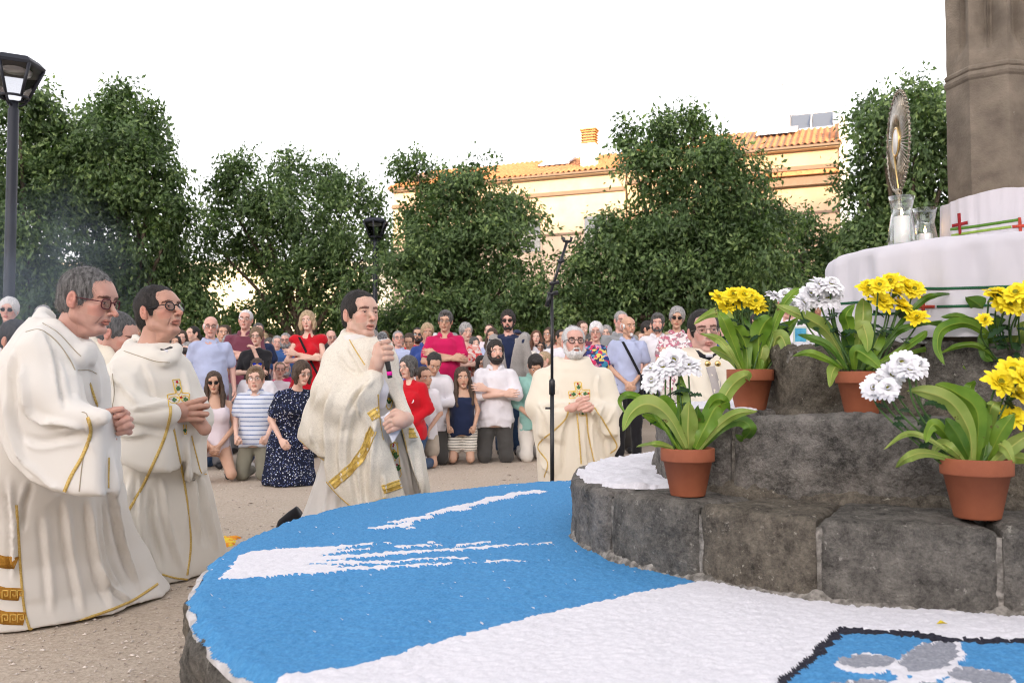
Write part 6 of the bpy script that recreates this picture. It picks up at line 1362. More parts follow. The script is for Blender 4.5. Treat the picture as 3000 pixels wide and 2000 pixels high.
P_('man in sunglasses with light grey blazer over a navy tee', 1168, 716, 191, 'stand', 'm', skin='pink', hs='curly', hc='dark', topc='navy', sleeve='short', bot='jeans', glass_='sun', arms='side', beard_='stubble', extra=blazer)
P_('person wearing a navy cap behind the blazer', 1187, 758, 150, 'stand', 'm', skin='tan', hs='short', hc='dark', topc='navy', full=False, extra=cap_)
P_('grey-haired person with glasses right of the blazer', 1205, 766, 155, 'stand', 'f', skin='fair', hs='puffy', hc='grey', topc='cream', glass_='g', full=False)
P_('woman with auburn hair standing by the brick planter', 1232, 760, 150, 'stand', 'f', skin='fair', hs='long', hc='red', topc='white', full=False)
P_('dark-haired woman with glasses in front of the brick planter', 1242, 784, 150, 'stand', 'f', skin='tan', hs='bob', hc='dark', topc='white', glass_='g', full=False)
P_('blonde woman in profile behind the boy in mint', 1253, 808, 192, 'kneel', 'f', yaw=-.6, hyaw=-1.0, skin='fair', hs='tied', hc='blond', topc='cream', full=False)
P_('blonde girl looking out between the bearded man and the mint shirt', 1184, 822, 176, 'kneel', 'f', skin='fair', hs='long', hc='blond', topc='cream', full=False)
P_('girl with glasses and dark hair between the two kneeling families', 1106, 818, 186, 'kneel', 'f', skin='tan', hs='long', hc='dark', topc='white', glass_='wire', full=False)
P_('dark-haired man in white shirt behind the microphone stand', 1287, 758, 166, 'stand', 'm', hyaw=.4, skin='tan', hs='short', hc='dark', topc='white', full=False)
P_('tall dark-haired woman behind the white-bearded priest', 1334, 738, 156, 'stand', 'f', skin='fair', hs='tied', hc='brown', topc='burg', full=False)
P_('white-haired woman with glasses in a multicolour print dress', 1370, 742, 206, 'stand', 'f', arms='low', skin='pink', hs='puffy', hc='white', topc='multi', sleeve='short', bott='dress', glass_='wire', fat=1.15)
P_('grey-haired man in grey shirt behind the bald elder', 1424, 716, 186, 'stand', 'm', skin='pink', hs='short', hc='grey', topc='greysh', glass_='wire', collar='c')
P_('bald elder with white goatee, light blue shirt and black shoulder bag strap', 1442, 727, 207, 'stand', 'm', arms='low', skin='tan', hs='bald', hc='white', topc='ltblue', sleeve='short', bot='black', beard_='goatee', beardc='white', collar='c', extra=bag, pitch=-.05)
P_('dark-haired man with glasses seen beyond the elder', 1485, 738, 160, 'stand', 'm', hyaw=.9, skin='tan', hs='short', hc='dark', topc='white', glass_='g', full=False)
P_('man with tousled grey-brown hair in white shirt', 1511, 722, 177, 'stand', 'm', hyaw=-.2, skin='pink', hs='shortfull', hc='salt', topc='white', beard_='stubble', collar='c', full=False)
P_('grey-haired lady in sunglasses and pink leaf print blouse', 1555, 708, 211, 'stand', 'f', arms='cross', skin='tan', hs='puffy', hc='grey', topc='pinkf', sleeve='short', bot='cream', glass_='sun', collar='c')
P_('dark-haired woman glimpsed between flowers of the second pot', 1742, 722, 180, 'stand', 'f', hyaw=-.3, skin='fair', hs='long', hc='dark', topc='black', full=False)
dd = P_('grey-haired man in white shirt holding a blue booklet behind the pots', 1812, 660, 262, 'stand', 'm', hyaw=-.3, pitch=-.3, arms='hold', skin='pink', hs='short', hc='grey', topc='white', sleeve='short', bot='beige')
bk = empty('booklet', atY(1838, 772, 7.2), 'blue printed booklet held open behind the flower pots', 'booklet')
mb = MB(); mb.box((0, 0, 0), (.115, .012, .16)); mb.build('cover', mat('booklet_edge', (.45, .55, .5), rough=.6), bk, smooth=False); mb = MB(); mb.box((.0, -.008, .0), (.09, .003, .13)); mb.build('picture', mat('booklet_blue', (.03, .22, .42), (.10, .40, .55), scale=20, rough=.5), bk, smooth=False)
P_('person in white shirt close beside the altar cloth, behind the white daisies', 1900, 684, 235, 'stand', 'm', hyaw=-.8, skin='brown', hs='short', hc='brown', topc='white', full=False)
P_('white-haired person with tinted glasses at the far left edge', 14, 687, 243, 'stand', 'f', hyaw=.3, skin='pink', hs='puffy', hc='white', topc='white', sleeve='long', glass_='sun', frame='wire', full=False)
P_('person with curly grey hair behind the hood of the first priest', 91, 706, 232, 'stand', 'f', skin='pink', hs='curly', hc='grey', topc='ltblue', full=False)
P_('black-haired young man at the lower left edge, kneeling behind the first priest', 22, 744, 342, 'kneel', 'm', yaw=1.2, hyaw=1.3, pitch=-.25, skin='tan', hs='shortfull', hc='dark', topc='ltblue', headk=1.05)
P_('person in blue checked shirt between the first two priests', 298, 738, 215, 'stand', 'm', hyaw=.9, skin='tan', hs='short', hc='brown', topc='check', full=False)
# the back rows
fr = random.Random(4)
fill = [(447, 770, 135), (540, 772, 128), (575, 768, 125), (672, 774, 125), (742, 768, 128), (775, 776, 120), (800, 772, 118), (895, 778, 126), (930, 776, 122), (1000, 770, 124), (1046, 768, 122), (1100, 766, 120), (1150, 764, 120), (1215, 772, 126), (1270, 778, 122), (1300, 766, 125), (1398, 764, 130), (1410, 776, 122), (1465, 760, 128), (1495, 772, 124), (1535, 762, 130), (1590, 756, 135), (1700, 752, 140), (1665, 745, 140), (50, 745, 150), (120, 735, 150), (445, 752, 150), (870, 770, 125), (845, 776, 118), (1355, 770, 124), (530, 800, 150), (625, 806, 150), (690, 808, 140), (745, 812, 150), (900, 812, 150), (1040, 806, 150), (1280, 806, 150), (1385, 812, 150), (1475, 790, 150), (560, 815, 160), (515, 765, 118), (605, 764, 112), (695, 768, 114), (725, 778, 130), (820, 768, 112), (858, 762, 120), (882, 764, 114), (948, 770, 112), (968, 766, 116), (1030, 774, 118), (1076, 764, 112), (1140, 774, 116), (1195, 764, 112), (1260, 768, 114), (1320, 774, 118), (1345, 762, 112), (1425, 764, 114), (1450, 776, 120), (1520, 770, 115), (1550, 762, 112), (1575, 770, 118), (455, 766, 112), (480, 780, 120), (1010, 826, 178), (1165, 830, 182), (1205, 828, 170), (1398, 812, 172), (640, 832, 178), (530, 828, 180), (1268, 826, 176), (1262, 752, 140), (1278, 790, 158), (1300, 790, 160), (1395, 752, 142), (1402, 790, 165), (1478, 812, 170), (1500, 800, 168), (1540, 806, 172), (350, 752, 140), (385, 756, 138), (430, 790, 160), (555, 792, 165), (745, 790, 160), (1060, 800, 160), (1090, 830, 182)]
hcs = ['brown', 'dark', 'grey', 'salt', 'blond', 'lbrown', 'white']; tcs = ['white', 'ltblue', 'grey', 'navy', 'burg', 'beige', 'black', 'royal', 'cream', 'check', 'greysh', 'pinkw']
seen = {}
cn = {'brown': 'brown', 'dark': 'black', 'grey': 'grey', 'salt': 'dark grey', 'blond': 'blond', 'lbrown': 'light brown', 'white': 'white'}; tn = {'white': 'white', 'ltblue': 'light blue', 'grey': 'grey', 'navy': 'navy', 'burg': 'burgundy', 'beige': 'beige', 'black': 'black', 'royal': 'bright blue', 'cream': 'cream', 'check': 'checked', 'greysh': 'mid grey', 'pinkw': 'pale pink'}
def nearby(x):
    for lim, t in ((200, 'behind the first priest'), (450, 'behind the second priest'), (560, 'near the elderly man in light blue'), (680, 'near the woman in black'), (880, 'behind the speaker'), (1000, 'near the blond woman in royal blue'), (1100, 'near the magenta polo'), (1200, 'near the grey blazer'), (1300, 'near the brick planter'), (1420, 'near the multicolour dress'), (1520, 'near the bald elder'), (1620, 'near the lady in sunglasses')):
        if x < lim: return t
    return 'behind the second flower pot'
for i, (x, t, s) in enumerate(fill):
    sex = 'mf'[(i*7) % 3 % 2]; a, b_ = hcs[(i*3) % 7], tcs[(i*5) % 12]
    P_('back-row %s with %s hair and %s top %s' % ('man' if sex == 'm' else 'woman', cn[a], tn[b_], nearby(x)), x, t+fr.uniform(-4, 4), s, 'stand' if t < 790 else 'kneel', sex, yaw=fr.uniform(-.3, .3), hyaw=fr.uniform(-.6, .6), pitch=fr.uniform(-.3, .1), skin=fr.choice(['fair', 'pink', 'tan']), hs=(['short', 'shortfull', 'receding', 'bald'] if sex == 'm' else ['bob', 'puffy', 'long', 'tied'])[i % 4], hc=a, topc=b_, glass_=[None, 'g', None][i % 3], full=False, vx=.02)
# ------------------------------------------------------------------ the priests
WIND = dict(scale=2.2, bump=.06, bscale=200, detail=3, sheen=.25, rough=.85, bdist=.0015)
robe1 = cloth('robe_ivory', (.74, .715, .67), (.69, .66, .61), **WIND); robe2 = cloth('robe_cream', (.73, .695, .625), (.68, .64, .57), **WIND); robe4 = cloth('robe_warm', (.73, .67, .56), (.69, .63, .515), **WIND); alb_m = cloth('alb_white', (.74, .71, .68), (.68, .65, .61), **WIND)
lin_in = cloth('lining_buff', (.42, .37, .28), (.36, .31, .23), **WIND); black_c = CL['black']
gtrim = mat('gold_braid', (.52, .34, .08), (.72, .54, .20), scale=160, rough=.45, metal=.35, bump=.3, bscale=400, bdist=.003)
gband = mat('gold_band', (.56, .37, .07), (.74, .54, .15), scale=70, rough=.5, metal=.25, bump=.25, bscale=120, bdist=.004)
emg = mat('embroidery_green', (.02, .10, .04), (.10, .24, .08), scale=120, rough=.7); emr = mat('embroidery_red', (.42, .01, .03), rough=.6); emy = mat('embroidery_gold', (.72, .50, .08), rough=.5)
m, nt, b = nodes('brocade'); L = nt.links; tc = N(nt, 'ShaderNodeTexCoord'); n1 = N(nt, 'ShaderNodeTexNoise', Scale=16, Detail=3, Distortion=2.2); L.new(tc.outputs['Object'], n1.inputs['Vector'])
w1 = N(nt, 'ShaderNodeTexVoronoi', Scale=26, feature='DISTANCE_TO_EDGE'); ad = N(nt, 'ShaderNodeMixRGB', blend_type='ADD'); ad.inputs[0].default_value = .22; L.new(tc.outputs['Object'], ad.inputs[1]); L.new(n1.outputs['Color'], ad.inputs[2]); L.new(ad.outputs[0], w1.inputs['Vector'])
r1 = N(nt, 'ShaderNodeMapRange'); r1.inputs[1].default_value = .05; r1.inputs[2].default_value = .09; L.new(w1.outputs['Distance'], r1.inputs[0])
mx = N(nt, 'ShaderNodeMixRGB'); mx.inputs[1].default_value = (.63, .58, .49, 1); mx.inputs[2].default_value = (.72, .67, .57, 1); L.new(r1.outputs[0], mx.inputs[0]); L.new(mx.outputs[0], b.inputs['Base Color'])
r2 = N(nt, 'ShaderNodeMapRange'); r2.inputs[3].default_value = .38; r2.inputs[4].default_value = .62; L.new(r1.outputs[0], r2.inputs[0]); L.new(r2.outputs[0], b.inputs['Roughness']); b.inputs['Specular IOR Level'].default_value = .5
bp = N(nt, 'ShaderNodeBump', Strength=.08, Distance=.002); L.new(r1.outputs[0], bp.inputs['Height']); L.new(bp.outputs[0], b.inputs['Normal']); brocade = m

def lrow(rows):
    out = []
    for y, xl, xr, b_, cy, m_ in rows:
        w_ = (xr-xl)/2/FPX*cy; p = atY(xl, y, cy-m_*w_*.9); q = atY(xr, y, cy+m_*w_*.9); z_ = atY(xl, y, cy).z; p.z = z_; out.append([max(0, z_), (p.x+q.x)/2, cy, (q.x-p.x)/2, b_, m_])
    return out
def robe(name, rows, parent, mtl, h=.009, add=None, folds=(), cut=None, amp=.008, nf=9, zbase=True, fseed=0, grow=0, k=.03):
    rw = lrow(rows); rw = [[r[0], r[1], r[2], r[3]+grow, r[4]+grow, r[5]] for r in rw]; rw.sort()
    z0 = rw[0][0]; lo = np.array((min(r[1]-r[3] for r in rw), min(r[2]-r[4]-abs(r[5])*r[3] for r in rw)-.12, z0-.02)); hi = np.array((max(r[1]+r[3] for r in rw), max(r[2]+r[4]+abs(r[5])*r[3] for r in rw), max(r[0] for r in rw)+.05))
    f = Fld(lo-np.array((.2, .14, .02)), hi+np.array((.2, .14, .08)), h); H = rw[-1][0]-rw[0][0]
    def fold(X, Y, Z):
        a = np.arctan2(Y, X); t = np.clip((rw[-1][0]-Z)/H, 0, 1)
        w = a+.35*np.sin(a*1.7+fseed)+.16*np.sin(a*4.3+Z*2.1+fseed*2); return (amp*t*((.55+.45*np.sin(a*1.3+fseed*3))*np.sin(w*nf+fseed+1.2*np.sin(Z*2.3+fseed))+.5*np.sin(w*(nf*1.7)+fseed*2+Z*1.5)*(.5+.5*np.sin(a*2.1+2))+.2*np.sin(w*nf*3.1+Z*2))).astype(np.float32)
    f.loft(rw, k, fold=fold)
    if add: add(f)
    f.noise(.006, (3.5, 3.5, 3.0), fseed+3, 3); f.ridges(.010, (3.4, 3.4, 2.2), fseed+20)
    if cut is not None:
        Xg, Yg, Zg = np.meshgrid(*f.ax, indexing='ij'); px, py = proj(np.stack([Xg, Yg, Zg], -1)); P = np.array(cut, float); d = np.full(px.shape, 9e9); j = len(P)-1
        for i in range(len(P)):
            e = P[j]-P[i]; wx, wy = px-P[i, 0], py-P[i, 1]; t = np.clip((wx*e[0]+wy*e[1])/(e@e), 0, 1); d = np.minimum(d, np.hypot(wx-e[0]*t, wy-e[1]*t)); j = i
        ins = pip(P, px, py); d = np.where(ins, -d, d)*Yg/FPX; q = np.maximum(.012-np.abs(f.F-d), 0)/.012; f.F = np.maximum(f.F, d)+q*q*.003
    V, Q = f.mesh(); V = smooth_mesh(V, Q, 2, .4); Nn = vnormals(V, Q)
    if folds: V = creases(V, Nn, folds); V = smooth_mesh(V, Q, 1, .3)
    V[:, 2] = np.maximum(V[:, 2], .004); V -= np.array(parent.location)
    return mesh_obj(name, V, Q, mtl, parent)
def pxchain(f, Y, pts, rpx, k=.006, mode='u'):
    """pts: x, y, dy(m)"""
    P = [np.array(atY(p[0], p[1], Y+(p[2] if len(p) > 2 else 0))) for p in pts]; rs = [r/FPX*Y for r in (rpx if hasattr(rpx, '__len__') else [rpx]*len(P))]; f.chain(P, rs, k, mode)
def ringd(f, c, rx, ry, tube, tilt=0, k=.02, squash=1, a0=0, a1=6.283, front=0):
    P = [np.array((c[0]+rx*math.cos(a), c[1]+ry*math.sin(a), c[2]+tilt*math.cos(a)-front*(math.sin(a) < 0)*abs(math.sin(a))**1.5)) for a in np.linspace(a0, a1, 22)]
    f.chain(P, [tube]*22, k)
def embroider(bvh, parent, pts, w, m_, name='embroidery', closed=False, sn=0, off=.0025):
    return ribbon(name, bvh, pts+([pts[0]] if closed else []), w, m_, parent, off, step=3, smooth_n=sn)
def motif(bvh, parent, cx, cy, ang, s, m_=None, sc_=1):
    """small embroidered leaf: three pointed lobes fanning out"""
    for da, l in ((-.55, .8), (0, 1.1), (.55, .8)):
        a = ang+da; ribbon('embroidery', bvh, [(cx, cy), (cx+math.cos(a)*s*l*.5, cy+math.sin(a)*s*l*.5), (cx+math.cos(a)*s*l, cy+math.sin(a)*s*l)], .009*sc_, m_ or emg, parent, .003, step=1.5, smooth_n=0)
def dot(bvh, parent, x, y, r=.005, m_=None):
    h = castpx(bvh, x, y)
    if h[0] is None: return
    n = h[1] if h[1].dot(h[0]-Vector((0, 0, .912))) < 0 else -h[1]; q = parent.matrix_basis.inverted() @ (h[0]+n*.003); mb = MB(); mb.lathe([(0, .003), (r*.7, .0025), (r, 0)], 10, (0, 0, 0), M=n.to_track_quat('Z', 'Y').to_matrix().to_4x4()); o = mb.build('embroidered_stone', m_ or emr, parent); o.location = q
def priest_body(e, skin, hc, Rm, sc_, neckpt, hands, h=.0024, kind='m', gaze=(0, 0), hpx=None, **kw):
    B = Body(); org = np.array(e.location); f = Fld(np.minimum(hc, neckpt)-.14, np.maximum(hc, neckpt)+.14, .006)
    f.cone(neckpt, hc+Rm@np.array((0, .03, -.07)), .066*sc_, .056*sc_, .02); f.cone(neckpt-np.array((0, 0, .09)), neckpt, .09, .066*sc_, .04); V, Q = f.mesh(); B.add(V-org, Q)
    n0 = len(B.mb.v); add_head(B, kind, h, Rm, hc, sc_, gaze, **kw)
    for i in range(n0, len(B.mb.v)): B.mb.v[i] = B.mb.v[i]-org
    for lo, hi, fn in hands:
        f = Fld(lo, hi, .003); fn(f); V, Q = f.mesh(); T = np.ones((len(V), 3)); T[:, 1:] *= (1-.07*np.clip(fbm(V*60, 2, 3), 0, 1))[:, None]; B.add(V-org, Q, T)
    return B.build(e, skin)
def hbox(Y, x0, y0, x1, y1, d=.12): a = atY(x0, y1, Y); b_ = atY(x1, y0, Y); return np.array((a.x, Y-d, a.z)), np.array((b_.x, Y+d, b_.z))
def hair_on(e, style, mtl, Rm, c, sc_, n=5000, ln=.016, h=.004, down=.5, curl=.35):
    V, Q = hair(style, h); org = np.array(e.location); o = mesh_obj('hair', (V*sc_)@Rm.T+c-org, Q, mtl, e)
    T, F = strands(V, Q, n, ln, 3, down=down, curl=curl); MB().add((T*sc_)@Rm.T+c-org, F).build('hair_strands', mtl, e)['kind'] = 'stuff'
def finger(f, Y, pts, r, k=.003): pxchain(f, Y, pts, r, k)
nailm = None

# ---- first priest -----------------------------------------------------
Y1 = 3.12; e1 = empty('person', (atY(205, 869, Y1).x, Y1, 0), 'grey-haired priest with red-rimmed glasses kneeling in ivory robes, leftmost of the priests', 'person', 'kneeling priests')
R1 = rotm(1.42, -.20, .0); c1 = np.array(atY(203, 690, Y1)); n1_ = np.array(atY(150, 800, Y1+.02))
def hands1(f):
    Y = Y1-.10
    pxchain(f, Y, [(238, 975, .03), (252, 968, 0), (266, 962, -.01)], [17, 19, 15], .01); pxchain(f, Y, [(222, 985, .06), (238, 975, .03)], [16, 17], .01); pxchain(f, Y, [(250, 990, .01), (268, 978, 0), (284, 962, 0)], [13, 14, 13], .012)
    finger(f, Y-.03, [(246, 946, .01), (262, 941, -.01), (280, 938, -.015)], [8, 7, 6]);
    for (a, b_, c, d_) in [((292, 950, .01), (286, 947, -.012), (275, 953, -.02), (266, 957, -.02)), ((299, 963, .01), (293, 962, -.014), (281, 968, -.022), (270, 973, -.022)), ((301, 979, .01), (296, 976, -.014), (286, 981, -.02), (274, 985, -.02)), ((297, 992, .012), (290, 988, -.008), (280, 992, -.012), (272, 995, -.012))]:
        finger(f, Y-.012, [a, b_, c, d_], [7.5, 8, 7, 6.2])
    finger(f, Y-.005, [(252, 992, 0), (256, 1003, -.005), (263, 1008, -.01)], [7, 6.5, 6])
priest_body(e1, SK['p1'], c1, R1, .95, n1_, [(*hbox(Y1-.1, 195, 915, 325, 1030), hands1)], old=1, gaze=(0, -.3))
hair_on(e1, 'receding', HM['pepper'], R1, c1, .95, 6000, .017); glasses('g', R1, c1-np.array(e1.location), .95, e1, frame='red', rnd=2, th=.0024)
def add1(f):
    # cowl hood and collar
    for pts, r in (([(92, 734, .05), (86, 752, -.02), (112, 768, -.08), (148, 798, -.12), (182, 822, -.12), (202, 818, -.04)], 13), ([(96, 730, .06), (125, 750, -.07), (158, 782, -.11), (190, 808, -.10), (206, 800, -.02)], 9), ([(94, 730, .08), (100, 722, .10), (118, 728, .12)], 9)): pxchain(f, Y1, pts, r, .02)
    P = [atY(x, y, Y1-.19) for x, y in [(66, 790), (100, 770), (128, 800), (150, 860), (168, 925), (205, 942), (240, 948), (244, 1000), (243, 1137), (190, 1139), (135, 1128), (80, 1100), (40, 1060), (15, 1000), (-5, 930), (20, 850)]]
    f.slab([(p.x, p.z) for p in P], Y1-.16, .08, .03, .03, shear=.05)
    pxchain(f, Y1-.2, [(95, 800, .05), (110, 900, .0), (170, 958, -.03), (236, 958, -.05)], [48, 44, 26, 18], .05)
r1_rows = [(738, 80, 130, .07, 3.14, 0), (757, 64, 165, .11, 3.14, 0), (785, 46, 204, .15, 3.13, 0), (820, 22, 224, .19, 3.14, .1), (870, 0, 236, .21, 3.15, .15), (930, -15, 243, .22, 3.18, .2), (1000, -30, 250, .23, 3.2, .25), (1080, -38, 262, .24, 3.25, .3), (1170, -45, 282, .26, 3.35, .4), (1270, -50, 312, .30, 3.45, .5), (1340, -50, 345, .34, 3.52, .55), (1384, -50, 380, .36, 3.55, .55)]
fo1 = [([(52, 830), (58, 900), (70, 945), (100, 962), (130, 975)], 9, .022), ([(105, 760), (128, 820), (140, 900), (150, 940)], 8, -.014), ([(100, 962), (160, 975), (195, 985)], 8, .016), ([(55, 1000), (90, 1015), (130, 1010), (190, 1000)], 12, -.016), ([(8, 900), (18, 980), (45, 1050), (85, 1095)], 9, .018), ([(35, 800), (28, 880), (35, 960), (60, 1030)], 8, -.014), ([(60, 1060), (110, 1110), (150, 1126)], 8, .012), ([(205, 955), (200, 990), (215, 1040)], 6, .008),
       ([(70, 1110), (55, 1160), (48, 1220)], 10, -.016), ([(150, 1150), (160, 1250), (175, 1330), (190, 1400)], 12, .018), ([(205, 1150), (215, 1250), (232, 1330), (260, 1390)], 11, .022), ([(255, 1040), (262, 1150), (285, 1260), (320, 1350)], 9, .020), ([(100, 1180), (110, 1280), (120, 1400)], 12, .012), ([(238, 1145), (242, 1230), (258, 1300), (300, 1370)], 8, -.016), ([(225, 1300), (250, 1345), (300, 1380)], 7, .016), ([(140, 800), (165, 850), (178, 920)], 9, .009), ([(215, 830), (222, 880), (226, 930)], 10, .010), ([(20, 1100), (30, 1200), (30, 1330)], 9, .016)]
rb1 = robe('robe', r1_rows, e1, robe1, .0095, add1, fo1, amp=.006, nf=5, fseed=1)
bv = bvh_of(rb1)
for pts, w in [([(202, 958), (208, 985), (204, 1010), (188, 1050), (165, 1090), (148, 1128)], .011), ([(206, 880), (216, 910), (226, 938)], .008), ([(38, 1158), (42, 1230), (48, 1320), (56, 1400), (68, 1444)], .008), ([(68, 1444), (150, 1432), (230, 1408), (300, 1380), (345, 1352), (362, 1340)], .010), ([(250, 1050), (250, 1120)], .004)]: ribbon('gold_trim', bv, pts, w, gtrim, e1)
ribbon('seam', bv, [(60, 762), (92, 757), (128, 782), (158, 822), (172, 850)], .004, lin_in, e1, .002); ribbon('seam', bv, [(98, 742), (135, 766), (172, 805), (186, 818)], .003, lin_in, e1, .002)
ribbon('seam', bv, [(178, 850), (205, 850), (222, 858)], .003, lin_in, e1, .002); ribbon('sleeve_edge', bv, [(188, 946), (200, 952), (206, 990), (190, 1060), (182, 1128)], .003, lin_in, e1, .002)
for yy, x1 in ((1290, 41), (1362, 50), (1418, 60)): ribbon('key_pattern_band', bv, [(-12, yy-6), (10, yy), (x1-4, yy+2)], .045, mat('ochre_band', (.34, .15, .015), (.46, .23, .03), scale=60, rough=.7, bump=.8, bscale=90), e1, .004, step=5, smooth_n=0)
for yy in (1362, 1418):
    for xx in (6, 24, 40): embroider(bv, e1, [(xx, yy+9), (xx, yy-8), (xx+13, yy-8), (xx+13, yy+4), (xx+6, yy+4), (xx+6, yy-2)], .003, mat('ochre_line', (.66, .42, .10), rough=.6), off=.007)

# ---- second priest ----------------------------------------------------
Y2 = 3.98; e2 = empty('person', (atY(365, 869, Y2).x, Y2, 0), 'dark-haired priest in black-rimmed glasses kneeling upright with spread praying hands and embroidered cross', 'person', 'kneeling priests')
R2 = rotm(1.16, .20, 0); c2 = np.array(atY(366, 717, Y2)); n2 = np.array(atY(350, 812, Y2+.02))
def hands2(f):
    Y = Y2-.16
    pxchain(f, Y, [(392, 950, .02), (404, 948, 0), (420, 945, -.005)], [20, 21, 18], .01)
    pxchain(f, Y, [(392, 962, .02), (424, 960, 0)], [10, 9], .01)
    for pts, r in [([(418, 932), (436, 926, -.01), (456, 920, -.012), (472, 915, -.008)], [8, 7, 6.4, 5.5]), ([(422, 942), (442, 936, -.012), (462, 932, -.014), (478, 931, -.01)], [8, 7.2, 6.4, 5.5]), ([(422, 952), (442, 950, -.01), (462, 949, -.012), (476, 950, -.008)], [7.6, 7, 6.2, 5.3]), ([(420, 961), (438, 962, -.005), (454, 962, -.006), (466, 963, -.004)], [7, 6.3, 5.6, 5])]: finger(f, Y, pts, r)
    for pts in ([(440, 940, .05), (458, 925, .05), (470, 917, .03)], [(440, 950, .05), (462, 936, .05), (476, 934, .02)], [(440, 962, .05), (462, 952, .05), (474, 952, .02)]): finger(f, Y, pts, [8, 7, 5.5])
    pxchain(f, Y+.05, [(470, 985), (455, 965), (440, 952)], [15, 15, 14], .01)
priest_body(e2, SK['p2'], c2, R2, 1.02, n2, [(*hbox(Y2-.16, 350, 880, 505, 1012, .14), hands2)], old=1)
hair_on(e2, 'short', HM['dark'], R2, c2, 1.02, 5000, .013); glasses('g', R2, c2-np.array(e2.location), 1.02, e2, th=.0026)
def add2(f):
    for pts, r in (([(290, 800, .05), (304, 812, -.07), (340, 826, -.12), (378, 832, -.12), (398, 824, -.08), (405, 802, -.02)], 10), ([(296, 788, .05), (325, 802, -.09), (362, 818, -.12), (392, 812, -.08)], 8), ([(310, 772, .08), (330, 785, -.02), (352, 802, -.09)], 6)): pxchain(f, Y2, pts, r, .015)
    P = [atY(x, y, Y2-.2) for x, y in [(268, 850), (300, 860), (330, 905), (345, 925), (395, 922), (399, 960), (393, 1085), (330, 1083), (270, 1060), (248, 1000), (246, 900)]]
    f.slab([(p.x, p.z) for p in P], Y2-.15, .08, .03, .03)
    pxchain(f, Y2-.2, [(275, 860, .06), (275, 930, .02), (330, 950, -.02), (390, 950, -.05)], [36, 34, 30, 24], .05)
    P = [atY(x, y, Y2+.1) for x, y in [(440, 870), (462, 900), (487, 945), (490, 965), (470, 1010), (475, 1082), (462, 1085), (450, 1020), (440, 950)]]; f.slab([(p.x, p.z) for p in P], Y2+.02, .10, .03, .03)
r2_rows = [(792, 294, 398, .10, 4.0, 0), (808, 276, 408, .14, 4.0, 0), (830, 262, 428, .17, 4.0, 0), (870, 252, 444, .19, 4.0, .05), (930, 246, 458, .20, 4.02, .1), (1020, 252, 462, .21, 4.05, .2), (1090, 258, 466, .23, 4.08, .3), (1160, 264, 480, .26, 4.1, .35), (1230, 272, 496, .29, 4.14, .4), (1290, 285, 508, .31, 4.16, .42), (1312, 290, 512, .32, 4.18, .42)]
fo2 = [([(258, 835), (258, 900), (262, 935)], 8, .014), ([(262, 865), (295, 905), (322, 935)], 8, .018), ([(300, 940), (340, 936), (395, 925)], 8, .016), ([(290, 975), (340, 985), (392, 992)], 9, -.012), ([(255, 985), (290, 1000), (330, 995)], 10, .014), ([(330, 830), (352, 880), (360, 920)], 10, .008), ([(420, 850), (430, 890), (436, 920)], 9, .010), ([(300, 1100), (290, 1180), (300, 1300)], 12, .022), ([(350, 1120), (345, 1200), (372, 1300)], 11, -.018), ([(372, 1100), (385, 1200), (420, 1310)], 9, .016), ([(440, 1000), (450, 1120), (470, 1250)], 9, -.02), ([(425, 1010), (440, 1120), (455, 1240)], 8, .014), ([(460, 1090), (478, 1180), (498, 1260)], 8, .016), ([(320, 1090), (320, 1200), (345, 1320)], 9, .014)]
rb2 = robe('robe', r2_rows, e2, robe2, .0105, add2, fo2, amp=.007, nf=6, fseed=3); bv = bvh_of(rb2)
for pts, w in [([(392, 932), (390, 960), (376, 1010), (352, 1065), (325, 1120), (290, 1180)], .012), ([(399, 985), (408, 1030), (420, 1090), (432, 1170), (438, 1250), (430, 1320)], .011), ([(430, 1330), (400, 1326), (372, 1318)], .008), ([(440, 1000), (452, 1050), (462, 1085), (474, 1088)], .005)]: ribbon('gold_trim', bv, pts, w, gtrim, e2)
ribbon('seam', bv, [(285, 806), (320, 818), (360, 830), (390, 832)], .004, lin_in, e2, .002); ribbon('seam', bv, [(258, 858), (262, 900), (258, 935)], .003, lin_in, e2, .002)
embroider(bv, e2, [(396, 872), (412, 871), (418, 902), (435, 903), (434, 925)], .004, emy); embroider(bv, e2, [(396, 872), (403, 903), (384, 906), (388, 934)], .004, emy)
for (cx, cy, a_, b_, an_) in ((410, 892, 6, 14, .15), (400, 918, 13, 8, 0), (426, 916, 9, 8, 0)): embroider(bv, e2, [(cx+a_*math.cos(t), cy+b_*math.sin(t)) for t in np.linspace(0, 6.283, 13)], .003, emy)
for q in ((409, 896, -1.5), (404, 918, 3.1), (422, 917, 0.)): motif(bv, e2, q[0], q[1], q[2], 9)
for a in range(6): embroider(bv, e2, [(414, 914), (414+8*math.cos(a*1.05), 914+8*math.sin(a*1.05))], .003, emy)
for q in ((406, 877), (390, 919), (416, 913)): dot(bv, e2, *q, .006)
embroider(bv, e2, [(421, 975), (423, 996), (428, 997), (427, 975)], .004, emy); motif(bv, e2, 424, 985, 1.5, 7)
MB().tube([tuple(np.array(atY(x, y, Y2+d))-np.array(e2.location)) for x, y, d in [(345, 796, -.03), (358, 806, -.07), (378, 810, -.085), (394, 802, -.05)]], .016, 8).build('black_collar', black_c, e2)
wc = MB(); wc.tube([tuple(np.array(atY(x, y, Y2+d))-np.array(e2.location)) for x, y, d in [(378, 808, -.10), (386, 807, -.10)]], .009, 8); wc.build('clerical_collar', CL['white'], e2)

